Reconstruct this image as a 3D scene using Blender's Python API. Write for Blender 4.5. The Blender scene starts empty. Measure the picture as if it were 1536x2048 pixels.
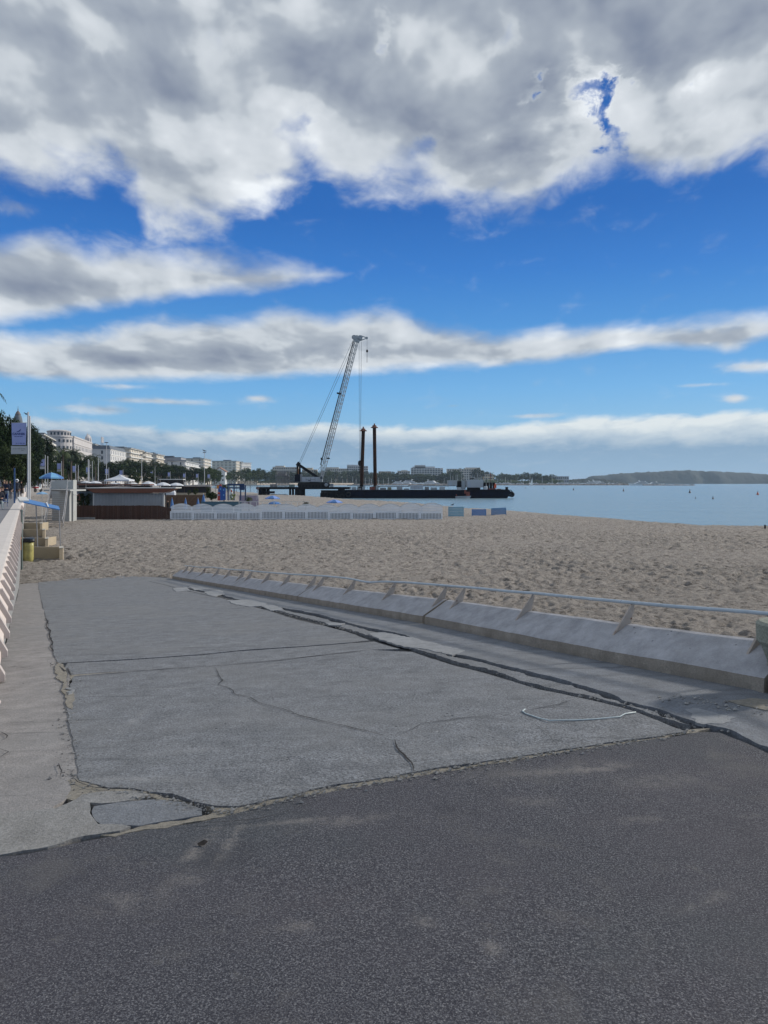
import bpy, math, random
import numpy as np
from mathutils import Vector, Matrix
from mathutils.geometry import delaunay_2d_cdt

S = bpy.context.scene
COL = S.collection
R = math.radians
# ---------------------------------------------------------------- camera, sky, sun, exposure
FPX, CX, HY, CAMZ = 1540.0, 768.0, 966.0, 1.6
cd = bpy.data.cameras.new('camera'); cam = bpy.data.objects.new('camera', cd); COL.objects.link(cam)
cd.sensor_fit = 'VERTICAL'; cd.sensor_height = 36; cd.sensor_width = 27
cd.lens = FPX / 2048 * 36
cd.shift_y = -(1024 - HY) / 2048
cd.clip_start = .1; cd.clip_end = 60000
cam.location = (0, 0, CAMZ); cam.rotation_euler = (R(90), 0, 0)
S.camera = cam
S.view_settings.view_transform = 'Standard'; S.view_settings.look = 'None'
S.view_settings.exposure = 0.10; S.view_settings.gamma = 1
S.render.engine = 'CYCLES'
S.cycles.use_denoising = True
S.cycles.max_bounces = 6; S.cycles.diffuse_bounces = 3; S.cycles.glossy_bounces = 3; S.cycles.transmission_bounces = 3
S.cycles.caustics_reflective = False; S.cycles.caustics_refractive = False
SUN_EL, SUN_AZ = 26.0, 66.0           # azimuth clockwise from +Y (the view direction)

class NT:
    """tiny node-graph helper"""
    def __init__(s, nt): s.nt = nt; s.N = nt.nodes; s.L = nt.links
    def node(s, t, **k):
        n = s.N.new(t)
        for a, v in k.items(): setattr(n, a, v)
        return n
    def put(s, sock, v):
        if isinstance(v, bpy.types.NodeSocket): s.L.new(v, sock)
        elif v is not None: sock.default_value = v
    def m(s, op, a, b=None, c=None, clamp=False):
        n = s.node('ShaderNodeMath', operation=op, use_clamp=clamp)
        s.put(n.inputs[0], a)
        if b is not None: s.put(n.inputs[1], b)
        if c is not None: s.put(n.inputs[2], c)
        return n.outputs[0]
    def vm(s, op, a, b=None):
        n = s.node('ShaderNodeVectorMath', operation=op)
        s.put(n.inputs[0], a)
        if b is not None: s.put(n.inputs[1], b)
        return n.outputs['Value'] if op in ('LENGTH', 'DISTANCE', 'DOT_PRODUCT') else n.outputs[0]
    def xyz(s, x, y, z):
        n = s.node('ShaderNodeCombineXYZ')
        for i, v in enumerate((x, y, z)): s.put(n.inputs[i], v)
        return n.outputs[0]
    def sep(s, v):
        n = s.node('ShaderNodeSeparateXYZ'); s.put(n.inputs[0], v); return n.outputs
    def noise(s, vec, scale, detail=4, rough=.5, lac=2.0, dist=0, out=0, dims='3D'):
        n = s.node('ShaderNodeTexNoise', noise_dimensions=dims)
        s.put(n.inputs['Vector'], vec); s.put(n.inputs['Scale'], scale); n.inputs['Detail'].default_value = detail
        n.inputs['Roughness'].default_value = rough; n.inputs['Lacunarity'].default_value = lac; n.inputs['Distortion'].default_value = dist
        return n.outputs[out]
    def vor(s, vec, scale, feature='F1', out='Distance', rnd=1):
        n = s.node('ShaderNodeTexVoronoi', feature=feature); s.put(n.inputs['Vector'], vec); s.put(n.inputs['Scale'], scale)
        n.inputs['Randomness'].default_value = rnd
        return n.outputs[out]
    def ss(s, v, a, b, lo=0., hi=1., kind='SMOOTHSTEP'):
        n = s.node('ShaderNodeMapRange', interpolation_type=kind)
        s.put(n.inputs[0], v); s.put(n.inputs[1], a); s.put(n.inputs[2], b); s.put(n.inputs[3], lo); s.put(n.inputs[4], hi)
        return n.outputs[0]
    def mix(s, f, a, b, mode='MIX'):
        n = s.node('ShaderNodeMix', data_type='RGBA', blend_type=mode)
        s.put(n.inputs[0], f)
        for i, v in ((6, a), (7, b)):
            if isinstance(v, (tuple, list)): v = (*v[:3], 1)
            s.put(n.inputs[i], v)
        return n.outputs[2]
    def curve(s, v, pts, x0, x1, y0, y1):
        """piecewise curve through pts: v in x0..x1 -> y0..y1"""
        n = s.node('ShaderNodeFloatCurve')
        t = s.ss(v, x0, x1, 0, 1, 'LINEAR'); s.put(n.inputs['Value'], t)
        c = n.mapping.curves[0]
        P = sorted(((x - x0) / (x1 - x0), (y - y0) / (y1 - y0)) for x, y in pts)
        while len(c.points) > 2: c.points.remove(c.points[1])
        c.points[0].location = (0, P[0][1]); c.points[-1].location = (1, P[-1][1])
        for x, y in P[1:-1]: c.points.new(x, y)
        for p in c.points: p.handle_type = 'AUTO_CLAMPED'
        n.mapping.use_clip = False; n.mapping.update()
        return s.m('MULTIPLY_ADD', n.outputs[0], y1 - y0, y0)

def ae(px, py):
    """photo pixel -> compass direction of that piece of sky (azimuth, elevation) in radians"""
    a = math.atan((px - CX) / FPX)
    return a, math.atan((HY - py) / FPX * math.cos(a))

def build_world():
    w = bpy.data.worlds.new('World'); S.world = w; w.use_nodes = True
    w.cycles.sampling_method = 'MANUAL'; w.cycles.sample_map_resolution = 512
    nt = NT(w.node_tree); w.node_tree.nodes.clear()
    out = nt.node('ShaderNodeOutputWorld'); bg = nt.node('ShaderNodeBackground'); nt.L.new(bg.outputs[0], out.inputs[0])
    bg.inputs[1].default_value = .1
    sky = nt.node('ShaderNodeTexSky', sky_type='NISHITA'); sky.sun_disc = False
    sky.sun_elevation = R(SUN_EL); sky.sun_rotation = R(SUN_AZ); sky.altitude = 0; sky.air_density = 1.0; sky.dust_density = .3; sky.ozone_density = 3.0
    tc = nt.node('ShaderNodeTexCoord')
    D = nt.vm('NORMALIZE', tc.outputs['Generated'])
    x, y, z = nt.sep(D)
    az = nt.m('ARCTAN2', x, y); el = nt.m('ARCSINE', z)
    el = nt.m('MAXIMUM', el, 0.0)
    # deeper blue with height, as the photo's clear sky
    hsv = nt.node('ShaderNodeHueSaturation'); nt.L.new(sky.outputs[0], hsv.inputs['Color'])
    nt.put(hsv.inputs['Hue'], .505)
    nt.put(hsv.inputs['Saturation'], nt.ss(el, .0, .25, .95, 1.42, 'LINEAR')); nt.put(hsv.inputs['Value'], nt.ss(el, .02, .30, SKYV[0], SKYV[1], 'LINEAR'))
    br = nt.node('ShaderNodeValToRGB'); nt.put(br.inputs[0], nt.m('DIVIDE', el, .8))
    c_ = br.color_ramp; c_.elements[0].position = 0; c_.elements[0].color = (2.6, 4.5, 6.4, 1); c_.elements[1].position = 1; c_.elements[1].color = (.22, 1.0, 3.7, 1)
    for p_, k_ in ((.08, (2.3, 4.9, 7.6)), (.15, (1.55, 4.3, 7.9)), (.24, (.85, 3.1, 7.1)), (.335, (.50, 2.15, 6.3)), (.42, (.32, 1.55, 5.2)), (.6, (.26, 1.2, 4.3))):
        e_ = c_.elements.new(p_); e_.color = (*k_, 1)
    blue = nt.mix(.8, hsv.outputs[0], br.outputs[0])
    AL, AR = -math.pi, math.pi
    def C(pts):   # boundary through photo pixels; flat beyond the ends
        q = [ae(*p) for p in pts]
        q = [(q[0][0] - 1.2, q[0][1])] + q + [(q[-1][0] + 1.2, q[-1][1])]
        return nt.curve(az, q, -1.9, 1.9, 0, .8)
    # noise domain shrinks towards the horizon the way a cloud layer does
    e2 = nt.m('ADD', el, .16)
    pu = nt.m('DIVIDE', az, nt.m('POWER', e2, .40)); pv = nt.m('MULTIPLY', nt.m('LOGARITHM', e2, math.e), 1.05)
    P = nt.xyz(pu, pv, 0)
    fb = nt.noise(P, 4.6, 10, .57, dist=.15)
    fb2 = nt.noise(nt.vm('ADD', P, (4.0, 1.5, 2.0)), 13, 8, .62, dist=.3)
    lit = nt.noise(nt.vm('ADD', P, (.03, .045, 0)), 4.6, 4, .52, dist=.15)     # same field a step towards the sun
    fl = nt.noise(P, 4.6, 4, .52, dist=.15)
    big = nt.noise(nt.vm('ADD', P, (7.3, 2.2, 5.0)), 1.45, 3, .5)
    wv = nt.node('ShaderNodeTexNoise'); nt.put(wv.inputs['Vector'], P); wv.inputs['Scale'].default_value = 3.5; wv.inputs['Detail'].default_value = 5
    PW_ = nt.vm('ADD', P, nt.vm('MULTIPLY', nt.vm('SUBTRACT', wv.outputs['Color'], (.5, .5, .5)), (.42, .42, .0)))
    def smv(sc, off):
        v = nt.node('ShaderNodeTexVoronoi', feature='SMOOTH_F1'); nt.put(v.inputs['Vector'], nt.vm('ADD', PW_, off)); v.inputs['Scale'].default_value = sc; v.inputs['Smoothness'].default_value = .30
        return v.outputs['Distance']
    pA, pB, pC = [nt.ss(smv(sc, of), .12, .62, .5, -.5) for sc, of in ((3.6, (0, 0, 0)), (8.0, (3.3, 1.1, 0)), (19, (1.3, 5.1, 0)))]      # .5 in the heart of a puff
    puff = nt.m('ADD', nt.m('MULTIPLY', pA, .52), nt.m('ADD', nt.m('MULTIPLY', pB, .36), nt.m('MULTIPLY', pC, .20)))
    bump = nt.m('SUBTRACT', fb, .5); bump2 = nt.m('SUBTRACT', fb2, .5)
    def shape(lo, hi, wlo, whi, amp, amp2):
        """signed depth inside the strip of sky between two boundaries"""
        f = None
        if lo is not None: f = nt.m('DIVIDE', nt.m('SUBTRACT', el, lo), wlo)
        if hi is not None:
            g = nt.m('DIVIDE', nt.m('SUBTRACT', hi, el), whi)
            f = g if f is None else nt.m('SMOOTH_MIN', f, g, .3)
        f = nt.m('MULTIPLY_ADD', bump, amp, f)
        return nt.m('MULTIPLY_ADD', bump2, amp2, f)
    deck = shape(C([(0,385),(100,392),(200,385),(262,388),(285,448),(335,474),(400,462),(478,440),(505,402),(590,372),(640,352),(662,380),(740,402),(850,398),(900,432),(960,440),(1030,455),(1090,428),(1160,385),(1250,345),(1330,372),(1400,380),(1470,350),(1536,330)]),
                 None, .035, 1, 2.1, 2.3)
    wedge = shape(C([(0,648),(100,640),(200,622),(300,606),(400,594),(500,588),(600,570),(700,545),(760,470),(800,400)]),
                  C([(0,470),(60,458),(110,462),(180,490),(260,492),(340,505),(420,500),(500,512),(600,520),(700,552),(760,620),(800,700)]), .012, .02, 1.6, 1.3)
    band = shape(C([(0,758),(100,765),(200,770),(270,768),(400,764),(500,760),(600,754),(700,746),(800,744),(900,738),(1000,732),(1100,724),(1200,708),(1250,702),(1320,700),(1400,704),(1450,706),(1500,690),(1536,680)]),
                 C([(0,664),(100,660),(200,652),(300,634),(430,634),(500,624),(570,612),(650,622),(740,614),(830,628),(900,645),(1000,662),(1100,652),(1200,642),(1300,638),(1400,632),(1536,618)]), .009, .016, 1.5, 1.3)
    bank = shape(None, C([(60,835),(150,838),(250,850),(350,860),(450,862),(560,856),(640,848),(760,854),(900,852),(1000,852),(1070,846),(1150,836),(1200,830),(1270,834),(1330,828),(1400,832),(1450,824),(1536,822)]), .01, .012, 1.1, 1.2)
    azw = nt.m('MULTIPLY_ADD', bump, .22, nt.m('MULTIPLY_ADD', bump2, .10, az)); elw = nt.m('MULTIPLY_ADD', nt.m('SUBTRACT', fb2, fb), .09, el)
    def blob(px, py, rx, ry, k, warp=True):
        a, e = ae(px, py)
        dx = nt.m('DIVIDE', nt.m('SUBTRACT', azw if warp else az, a), rx / FPX); dy = nt.m('DIVIDE', nt.m('SUBTRACT', elw if warp else el, e), ry / FPX)
        r2 = nt.m('ADD', nt.m('MULTIPLY', dx, dx), nt.m('MULTIPLY', dy, dy))
        return nt.m('MULTIPLY', nt.m('EXPONENT', nt.m('MULTIPLY', r2, -1)), k)
    def addall(L):
        a = L[0]
        for b in L[1:]: a = nt.m('ADD', a, b)
        return a
    holes = addall([blob(1198, 182, 54, 22, 2.75), blob(1222, 240, 25, 42, 2.7), blob(985, 62, 50, 40, 1.9), blob(1085, 178, 20, 12, 2.4), blob(1450, 165, 34, 16, 2.2), blob(820,270,40,30,1.0), blob(430, 90, 60, 60, 1.6), blob(200, 60, 60, 40, 1.3), blob(765, 85, 26, 50, 2.2), blob(570, 230, 30, 40, 1.2)])
    deck = nt.m('SUBTRACT', nt.m('ADD', nt.m('MINIMUM', deck, 3.0), nt.m('MULTIPLY', puff, 1.1)), holes)
    puffs = nt.m('SUBTRACT', addall([blob(1510, 732, 60, 12, 1.6, False), blob(1470, 797, 22, 7, 1.9, False), blob(330, 803, 120, 6, 1.25, False), blob(515, 797, 24, 6, 1.35, False), blob(1400, 770, 50, 4, .9, False),
                    blob(1060, 832, 60, 5, 1.2, False), blob(905, 812, 18, 3, .8, False), blob(240, 772, 60, 6, 1.2, False), blob(390, 470, 50, 30, .75, False), blob(250, 490, 90, 20, .9, False), blob(40, 415, 50, 14, .8, False), blob(190, 820, 90, 10, 1.0, False)]), .75)
    puffs = nt.m('MULTIPLY_ADD', bump2, 2.4, puffs)
    F1 = nt.m('MAXIMUM', deck, nt.m('ADD', nt.m('MAXIMUM', wedge, band), nt.m('MULTIPLY', puff, .8)))
    F = nt.m('MAXIMUM', F1, puffs)
    dens = nt.ss(F, -.65, 1.15)
    thick = nt.ss(F, .2, 3.4)
    # brightness of the cloud body: bright rims, grey undersides, relief towards the sun
    relief = nt.m('MULTIPLY', nt.m('SUBTRACT', fl, lit), 2.6)
    dark = addall([blob(1060, 270, 150, 75, .75), blob(870, 270, 70, 110, .42), blob(1260, 60, 170, 60, .48), blob(600, 110, 160, 60, .30), blob(90, 240, 190, 90, .30), blob(330, 330, 110, 60, .28),
                   blob(1240, 110, 260, 28, .35), blob(1010, 240, 60, 60, .25), blob(1470, 230, 60, 40, .35), blob(640, 250, 60, 90, .25), blob(150, 580, 170, 30, .22), blob(620, 700, 330, 28, .36), blob(250, 715, 200, 20, .28), blob(1000, 700, 120, 18, .3), blob(1230, 230, 30, 30, .2)])
    glow = addall([blob(1190, 260, 40, 90, .35), blob(620, 350, 60, 60, .35), blob(1090, 370, 260, 40, .30), blob(530, 230, 90, 50, .22), blob(1480, 300, 120, 60, .28), blob(250, 120, 90, 60, .12), blob(1340, 60, 80, 20, .25), blob(60, 330, 200, 20, .12), blob(1400,200,60,30,.3)])
    b = nt.m('SUBTRACT', .76, nt.m('MULTIPLY', thick, nt.ss(big, .38, .62, .28, .12)))
    b = nt.m('ADD', nt.m('SUBTRACT', b, nt.m('MULTIPLY', nt.m('MULTIPLY', dark, .5), thick)), nt.m('MULTIPLY', glow, .62))
    b = nt.m('MULTIPLY_ADD', nt.m('SUBTRACT', nt.m('MULTIPLY_ADD', fl, .72, nt.m('MULTIPLY', fb, .28)), .5), nt.ss(thick, 0, 1, .35, .60), b)
    b = nt.m('MULTIPLY_ADD', puff, nt.ss(thick, 0, 1, .45, .80), b)
    b = nt.m('ADD', b, nt.ss(el, .20, .28, .21, .15))
    b = nt.m('ADD', b, relief)
    b = nt.m('MAXIMUM', b, nt.m('MULTIPLY_ADD', b, .42, .32))
    b = nt.m('MINIMUM', b, nt.m('MULTIPLY_ADD', b, .36, .48))
    ramp = nt.node('ShaderNodeValToRGB'); nt.put(ramp.inputs[0], b)
    cr = ramp.color_ramp; cr.elements[0].position = .1; cr.elements[0].color = (.145, .185, .275, 1)
    cr.elements[1].position = 1.0; cr.elements[1].color = (.86, .90, .93, 1)
    for p, c in ((.32, (.25, .29, .365)), (.52, (.37, .415, .475)), (.72, (.52, .565, .61)), (.88, (.67, .71, .75))):
        e = cr.elements.new(p); e.color = (*c, 1)
    # low bank over the horizon: bright crest, blue-grey body
    bd = nt.ss(bank, -.35, .55)
    crest = nt.m('MULTIPLY', nt.ss(bank, .25, nt.ss(az, 0, .35, 2.2, 3.8), 1, 0), nt.ss(az, -.42, .25, .45, 1.0))
    crest = nt.m('ADD', crest, nt.m('MULTIPLY', nt.m('MULTIPLY', bump2, 1.7), nt.m('MULTIPLY', nt.ss(bank, 1, 6, 1, .25), nt.ss(el, .015, .05))))
    crest = nt.m('MAXIMUM', nt.m('MINIMUM', crest, 1.0), 0.0)
    body = nt.mix(nt.ss(el, .0, .05), (.27, .43, .60), (.235, .36, .51))
    bankc = nt.mix(crest, body, (.76, .80, .80))
    colr = nt.mix(nt.m('MULTIPLY', bd, .9), nt.vm('SCALE', blue, None) if 0 else blue, nt.vm('MULTIPLY', bankc, (10, 10, 10)))
    colr = nt.mix(nt.m('MULTIPLY', dens, .97), colr, nt.vm('MULTIPLY', ramp.outputs[0], (10, 10, 10)))
    nt.L.new(colr, bg.inputs[0])
SKYV = (.9, .62)
build_world()
sd = bpy.data.lights.new('sun', 'SUN'); sd.energy = 3.2; sd.angle = R(4); sd.color = (1, .93, .82)
sun = bpy.data.objects.new('sun', sd); COL.objects.link(sun)
_v = Vector((math.sin(R(SUN_AZ)) * math.cos(R(SUN_EL)), math.cos(R(SUN_AZ)) * math.cos(R(SUN_EL)), math.sin(R(SUN_EL))))
sun.rotation_euler = (-_v).to_track_quat('-Z', 'Y').to_euler(); sun.location = _v * 50
# ---------------------------------------------------------------- materials
MATS = {}
def mat(name, col, rough=.75, var=.12, scale=3., metal=0., bump=0., bscale=None, col2=None, c2lo=.52, c2hi=.62, c2scale=1.5, spec=.4, detail=5, objrand=0., alpha=1, stretch=None, backf=False):
    """procedural paint/concrete/etc.: base colour with cloudy variation, a second patchy colour (dirt, rust), grain bump"""
    if name in MATS: return MATS[name]
    m = bpy.data.materials.new(name); m.use_nodes = True; MATS[name] = m
    nt = NT(m.node_tree); b = m.node_tree.nodes['Principled BSDF']
    g = nt.node('ShaderNodeNewGeometry'); pos = g.outputs['Position']
    if stretch: pos = nt.vm('MULTIPLY', pos, stretch)
    n = nt.noise(pos, scale, detail, .6)
    k = nt.ss(n, .25, .75, 1 - var, 1 + var, 'LINEAR')
    c = nt.vm('MULTIPLY', col, nt.xyz(k, k, k))
    if col2:
        n2 = nt.noise(nt.vm('ADD', pos, (3.1, 7.7, 1.3)), c2scale, 6, .65)
        c = nt.mix(nt.ss(n2, c2lo, c2hi), c, col2)
    if objrand:
        oi = nt.node('ShaderNodeObjectInfo'); r = nt.ss(oi.outputs['Random'], 0, 1, 1 - objrand, 1 + objrand, 'LINEAR')
        c = nt.vm('MULTIPLY', c, nt.xyz(r, r, nt.m('POWER', r, .5)))
    nt.put(b.inputs['Base Color'], c)
    b.inputs['Roughness'].default_value = rough; b.inputs['Metallic'].default_value = metal
    b.inputs['Specular IOR Level'].default_value = spec
    if alpha < 1: b.inputs['Alpha'].default_value = alpha
    if bump:
        bn = nt.node('ShaderNodeBump'); bn.inputs['Distance'].default_value = bump; bn.inputs['Strength'].default_value = 1
        nt.put(bn.inputs['Height'], nt.noise(pos, bscale or scale * 6, 6, .65)); nt.put(b.inputs['Normal'], bn.outputs[0])
    return m

def nprng(seed): return np.random.RandomState(seed)
def vnoise(x, y, seed=0):
    """2-D value noise, -1..1"""
    xi = np.floor(x).astype(np.int64); yi = np.floor(y).astype(np.int64); fx = x - xi; fy = y - yi
    fx = fx * fx * (3 - 2 * fx); fy = fy * fy * (3 - 2 * fy)
    def h(a, b):
        v = (a * 374761393 + b * 668265263 + seed * 974634777) & 0xffffffff
        v = ((v ^ (v >> 13)) * 1274126177) & 0xffffffff
        v = (v ^ (v >> 16)) & 0xffff
        return v / 32767.5 - 1
    return (h(xi, yi) * (1 - fx) + h(xi + 1, yi) * fx) * (1 - fy) + (h(xi, yi + 1) * (1 - fx) + h(xi + 1, yi + 1) * fx) * fy
def n1(x, seed=0):
    return float(vnoise(np.array([x]), np.array([.37]), seed)[0])

# ---------------------------------------------------------------- mesh builder
class MB:
    def __init__(s): s.v = []; s.f = []; s.mi = []; s.cur = 0
    def add(s, vs, fs):
        o = len(s.v); s.v.extend([tuple(v) for v in vs]); s.f.extend([tuple(i + o for i in f) for f in fs]); s.mi.extend([s.cur] * len(fs)); return s
    def box(s, c, d, rz=0, rx=0, ry=0):
        hx, hy, hz = d[0] / 2, d[1] / 2, d[2] / 2
        M = Matrix.Rotation(rz, 3, 'Z') @ Matrix.Rotation(ry, 3, 'Y') @ Matrix.Rotation(rx, 3, 'X'); c = Vector(c)
        vs = [c + M @ Vector((a * hx, b * hy, e * hz)) for a in (-1, 1) for b in (-1, 1) for e in (-1, 1)]
        return s.add(vs, [(0, 1, 3, 2), (4, 6, 7, 5), (0, 4, 5, 1), (2, 3, 7, 6), (0, 2, 6, 4), (1, 5, 7, 3)])
    def bb(s, x0, x1, y0, y1, z0, z1): return s.box(((x0 + x1) / 2, (y0 + y1) / 2, (z0 + z1) / 2), (abs(x1 - x0), abs(y1 - y0), abs(z1 - z0)))
    def quad(s, a, b, c, d): return s.add([a, b, c, d], [(0, 1, 2, 3)])
    def beam(s, p, q, w, h=None, up=(0, 0, 1)):
        p = Vector(p); q = Vector(q); h = h or w; d = (q - p); d.normalize(); u = Vector(up)
        if abs(d.dot(u)) > .99: u = Vector((1, 0, 0))
        x = d.cross(u).normalized(); y = x.cross(d).normalized()
        vs = [e + x * (a * w / 2) + y * (b * h / 2) for e in (p, q) for a, b in ((-1, -1), (1, -1), (1, 1), (-1, 1))]
        return s.add(vs, [(3, 2, 1, 0), (4, 5, 6, 7), (0, 1, 5, 4), (1, 2, 6, 5), (2, 3, 7, 6), (3, 0, 4, 7)])
    def tube(s, pts, r, n=8, cap=True):
        pts = [Vector(p) for p in pts]; rs = r if isinstance(r, (list, tuple)) else [r] * len(pts)
        o = len(s.v); vs = []; x = None
        for i, p in enumerate(pts):
            d = (pts[min(i + 1, len(pts) - 1)] - pts[max(i - 1, 0)]).normalized()
            if x is None:
                u = Vector((0, 0, 1)) if abs(d.z) < .95 else Vector((1, 0, 0)); x = d.cross(u).normalized()
            else: x = (x - d * x.dot(d)).normalized()
            y = d.cross(x)
            vs += [p + (x * math.cos(2 * math.pi * k / n) + y * math.sin(2 * math.pi * k / n)) * rs[i] for k in range(n)]
        fs = [(i * n + k, i * n + (k + 1) % n, (i + 1) * n + (k + 1) % n, (i + 1) * n + k) for i in range(len(pts) - 1) for k in range(n)]
        if cap: fs += [tuple(range(n))[::-1], tuple((len(pts) - 1) * n + k for k in range(n))]
        return s.add(vs, fs)
    def lathe(s, c, prof, n=16, sx=1, sy=1):
        c = Vector(c); vs = []
        for r, z in prof: vs += [c + Vector((r * sx * math.cos(2 * math.pi * k / n), r * sy * math.sin(2 * math.pi * k / n), z)) for k in range(n)]
        fs = [(i * n + k, i * n + (k + 1) % n, (i + 1) * n + (k + 1) % n, (i + 1) * n + k) for i in range(len(prof) - 1) for k in range(n)]
        fs += [tuple(range(n))[::-1], tuple((len(prof) - 1) * n + k for k in range(n))]
        return s.add(vs, fs)
    def extrude(s, poly, ax):
        """closed prism: poly (3-D points) swept by vector ax"""
        ax = Vector(ax); p = [Vector(q) for q in poly]; n = len(p)
        return s.add(p + [q + ax for q in p], [tuple(range(n))[::-1], tuple(range(n, 2 * n))] + [(k, (k + 1) % n, n + (k + 1) % n, n + k) for k in range(n)])
    def sphere(s, c, r, n=8, m=6, sx=1, sy=1, sz=1):
        prof = [(r * math.sin(math.pi * i / m) + (1e-4 if i in (0, m) else 0), -r * math.cos(math.pi * i / m) * sz) for i in range(m + 1)]
        return s.lathe(c, prof, n, sx, sy)
    def build(s, name, mats, parent=None, smooth=False, origin=None, fix=True):
        me = bpy.data.meshes.new(name); o = origin
        vs = s.v if o is None else [(a - o[0], b - o[1], c - o[2]) for a, b, c in s.v]
        me.from_pydata(vs, [], s.f)
        ms = mats if isinstance(mats, (list, tuple)) else [mats]
        for m in ms: me.materials.append(m)
        if len(ms) > 1: me.polygons.foreach_set('material_index', s.mi)
        if fix:
            import bmesh
            bm = bmesh.new(); bm.from_mesh(me); bmesh.ops.recalc_face_normals(bm, faces=bm.faces); bm.to_mesh(me); bm.free()
        if smooth: me.polygons.foreach_set('use_smooth', [True] * len(me.polygons))
        me.update()
        ob = bpy.data.objects.new(name, me); COL.objects.link(ob)
        if o is not None: ob.location = o
        if parent: ob.parent = parent
        return ob

def tag(o, label=None, cat=None, group=None, kind=None):
    if label: o['label'] = label
    if cat: o['category'] = cat
    if group: o['group'] = group
    if kind: o['kind'] = kind
    return o
def thing(name, label, cat, loc=(0, 0, 0), rz=0, group=None):
    o = bpy.data.objects.new(name, None); COL.objects.link(o); o.empty_display_size = .3
    o.location = loc; o.rotation_euler = (0, 0, rz); return tag(o, label, cat, group)
KIDS = {}
def copy_tree(o, loc=None, rz=None, sc=None, label=None, parent=None, group=None):
    c = o.copy(); COL.objects.link(c)
    if parent: c.parent = parent
    for ch in o.children: copy_tree(ch, parent=c)
    if loc is not None: c.location = loc
    if rz is not None: c.rotation_euler = (0, 0, rz)
    if sc is not None: c.scale = sc if isinstance(sc, (tuple, list)) else (sc, sc, sc)
    if label: c['label'] = label
    if group: c['group'] = group
    return c
class First:
    """first call places the prototype itself, later calls copy it with its parts"""
    def __init__(s, o): s.o = o; s.used = False
    def __call__(s, loc, rz=0, sc=None, label=None, group=None):
        if s.used: return copy_tree(s.o, loc, rz, sc, label, group=group)
        s.used = True; o = s.o; o.location = loc; o.rotation_euler = (0, 0, rz)
        if sc is not None: o.scale = sc if isinstance(sc, (tuple, list)) else (sc, sc, sc)
        if label: o['label'] = label
        if group: o['group'] = group
        return o

def text_mesh(name, txt, size, m, parent, loc, rot, depth=.004, sx=1, bold=0., align='CENTER'):
    c = bpy.data.curves.new(name, 'FONT'); c.body = txt; c.size = size; c.extrude = depth; c.align_x = align; c.align_y = 'CENTER'; c.offset = bold
    t = bpy.data.objects.new('tmp', c); COL.objects.link(t)
    bpy.context.view_layer.update()
    me = bpy.data.meshes.new_from_object(t.evaluated_get(bpy.context.evaluated_depsgraph_get()))
    bpy.data.objects.remove(t); bpy.data.curves.remove(c)
    me.materials.clear(); me.materials.append(m); me.name = name
    o = bpy.data.objects.new(name, me); COL.objects.link(o); o.parent = parent; o.location = loc; o.rotation_euler = rot; o.scale = (sx, 1, 1)
    return o

# ---------------------------------------------------------------- where things are
DX, DY = -.42, .907                       # the promenade / ramp direction (s), across it (t)
ZS, ZW, ZP, KR, S0, S1 = -2.35, -3.1, .07, .0833, 4.2, 32.4
def st(s, t): return (DX * s + DY * t, DY * s - DX * t)          # -> world x, y
def xy2st(x, y): return (DX * x + DY * y, DY * x - DX * y)
WS = math.atan2(DY, DX) - math.pi / 2     # rotation that turns +y into the s direction
def rampz(s): return 0. if s < S0 else max(ZS + .03, -KR * (s - S0))
def A(px, py, Y): return Vector(((px - CX) / FPX * Y, Y, CAMZ + (HY - py) / FPX * Y))
def G(px, py, z): return A(px, py, (CAMZ - z) * FPX / (py - HY))
def RP(px, py):
    """photo pixel -> (s, t) on the ramp"""
    u = (px - CX) / FPX; d = (py - HY) / FPX; a = DX * u + DY
    Y = CAMZ / d
    if a * Y > S0: Y = (CAMZ - KR * S0) / (d - KR * a)
    if a * Y > S1 or Y < 0: Y = (CAMZ - ZS - .03) / d
    return xy2st(u * Y, Y)
def s_at(px, t):
    u = (px - CX) / FPX
    return (DY * t + DX * u * t) / (DY * u - DX)
# ---------------------------------------------------------------- ground materials
def stain(nt, pos, c, L, base):
    """worn marks of their own shape: (pixel x, y, half width across, half length, turn, strength, colour)"""
    X, Y, _ = nt.sep(pos); n = nt.noise(pos, 9, 5, .7); g = nt.noise(nt.vm('ADD', pos, (2, 2, 2)), 60, 3, .7)
    for px_, py_, rx, ry, a, k, col in L:
        x0, y0 = st(*RP(px_, py_)); ca, sa = math.cos(a), math.sin(a)
        dx = nt.m('SUBTRACT', X, x0); dy = nt.m('SUBTRACT', Y, y0)
        u = nt.m('DIVIDE', nt.m('ADD', nt.m('MULTIPLY', dx, ca), nt.m('MULTIPLY', dy, sa)), rx); v = nt.m('DIVIDE', nt.m('SUBTRACT', nt.m('MULTIPLY', dy, ca), nt.m('MULTIPLY', dx, sa)), ry)
        r2 = nt.m('ADD', nt.m('MULTIPLY', u, u), nt.m('MULTIPLY', v, v)); f = nt.m('MULTIPLY', nt.m('EXPONENT', nt.m('MULTIPLY', r2, -1)), k)
        f = nt.m('MULTIPLY', f, nt.m('MULTIPLY', nt.ss(n, .35, .6), nt.ss(g, .35, .6, .35, 1)))
        c = nt.mix(f, c, col)
    return c
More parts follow.
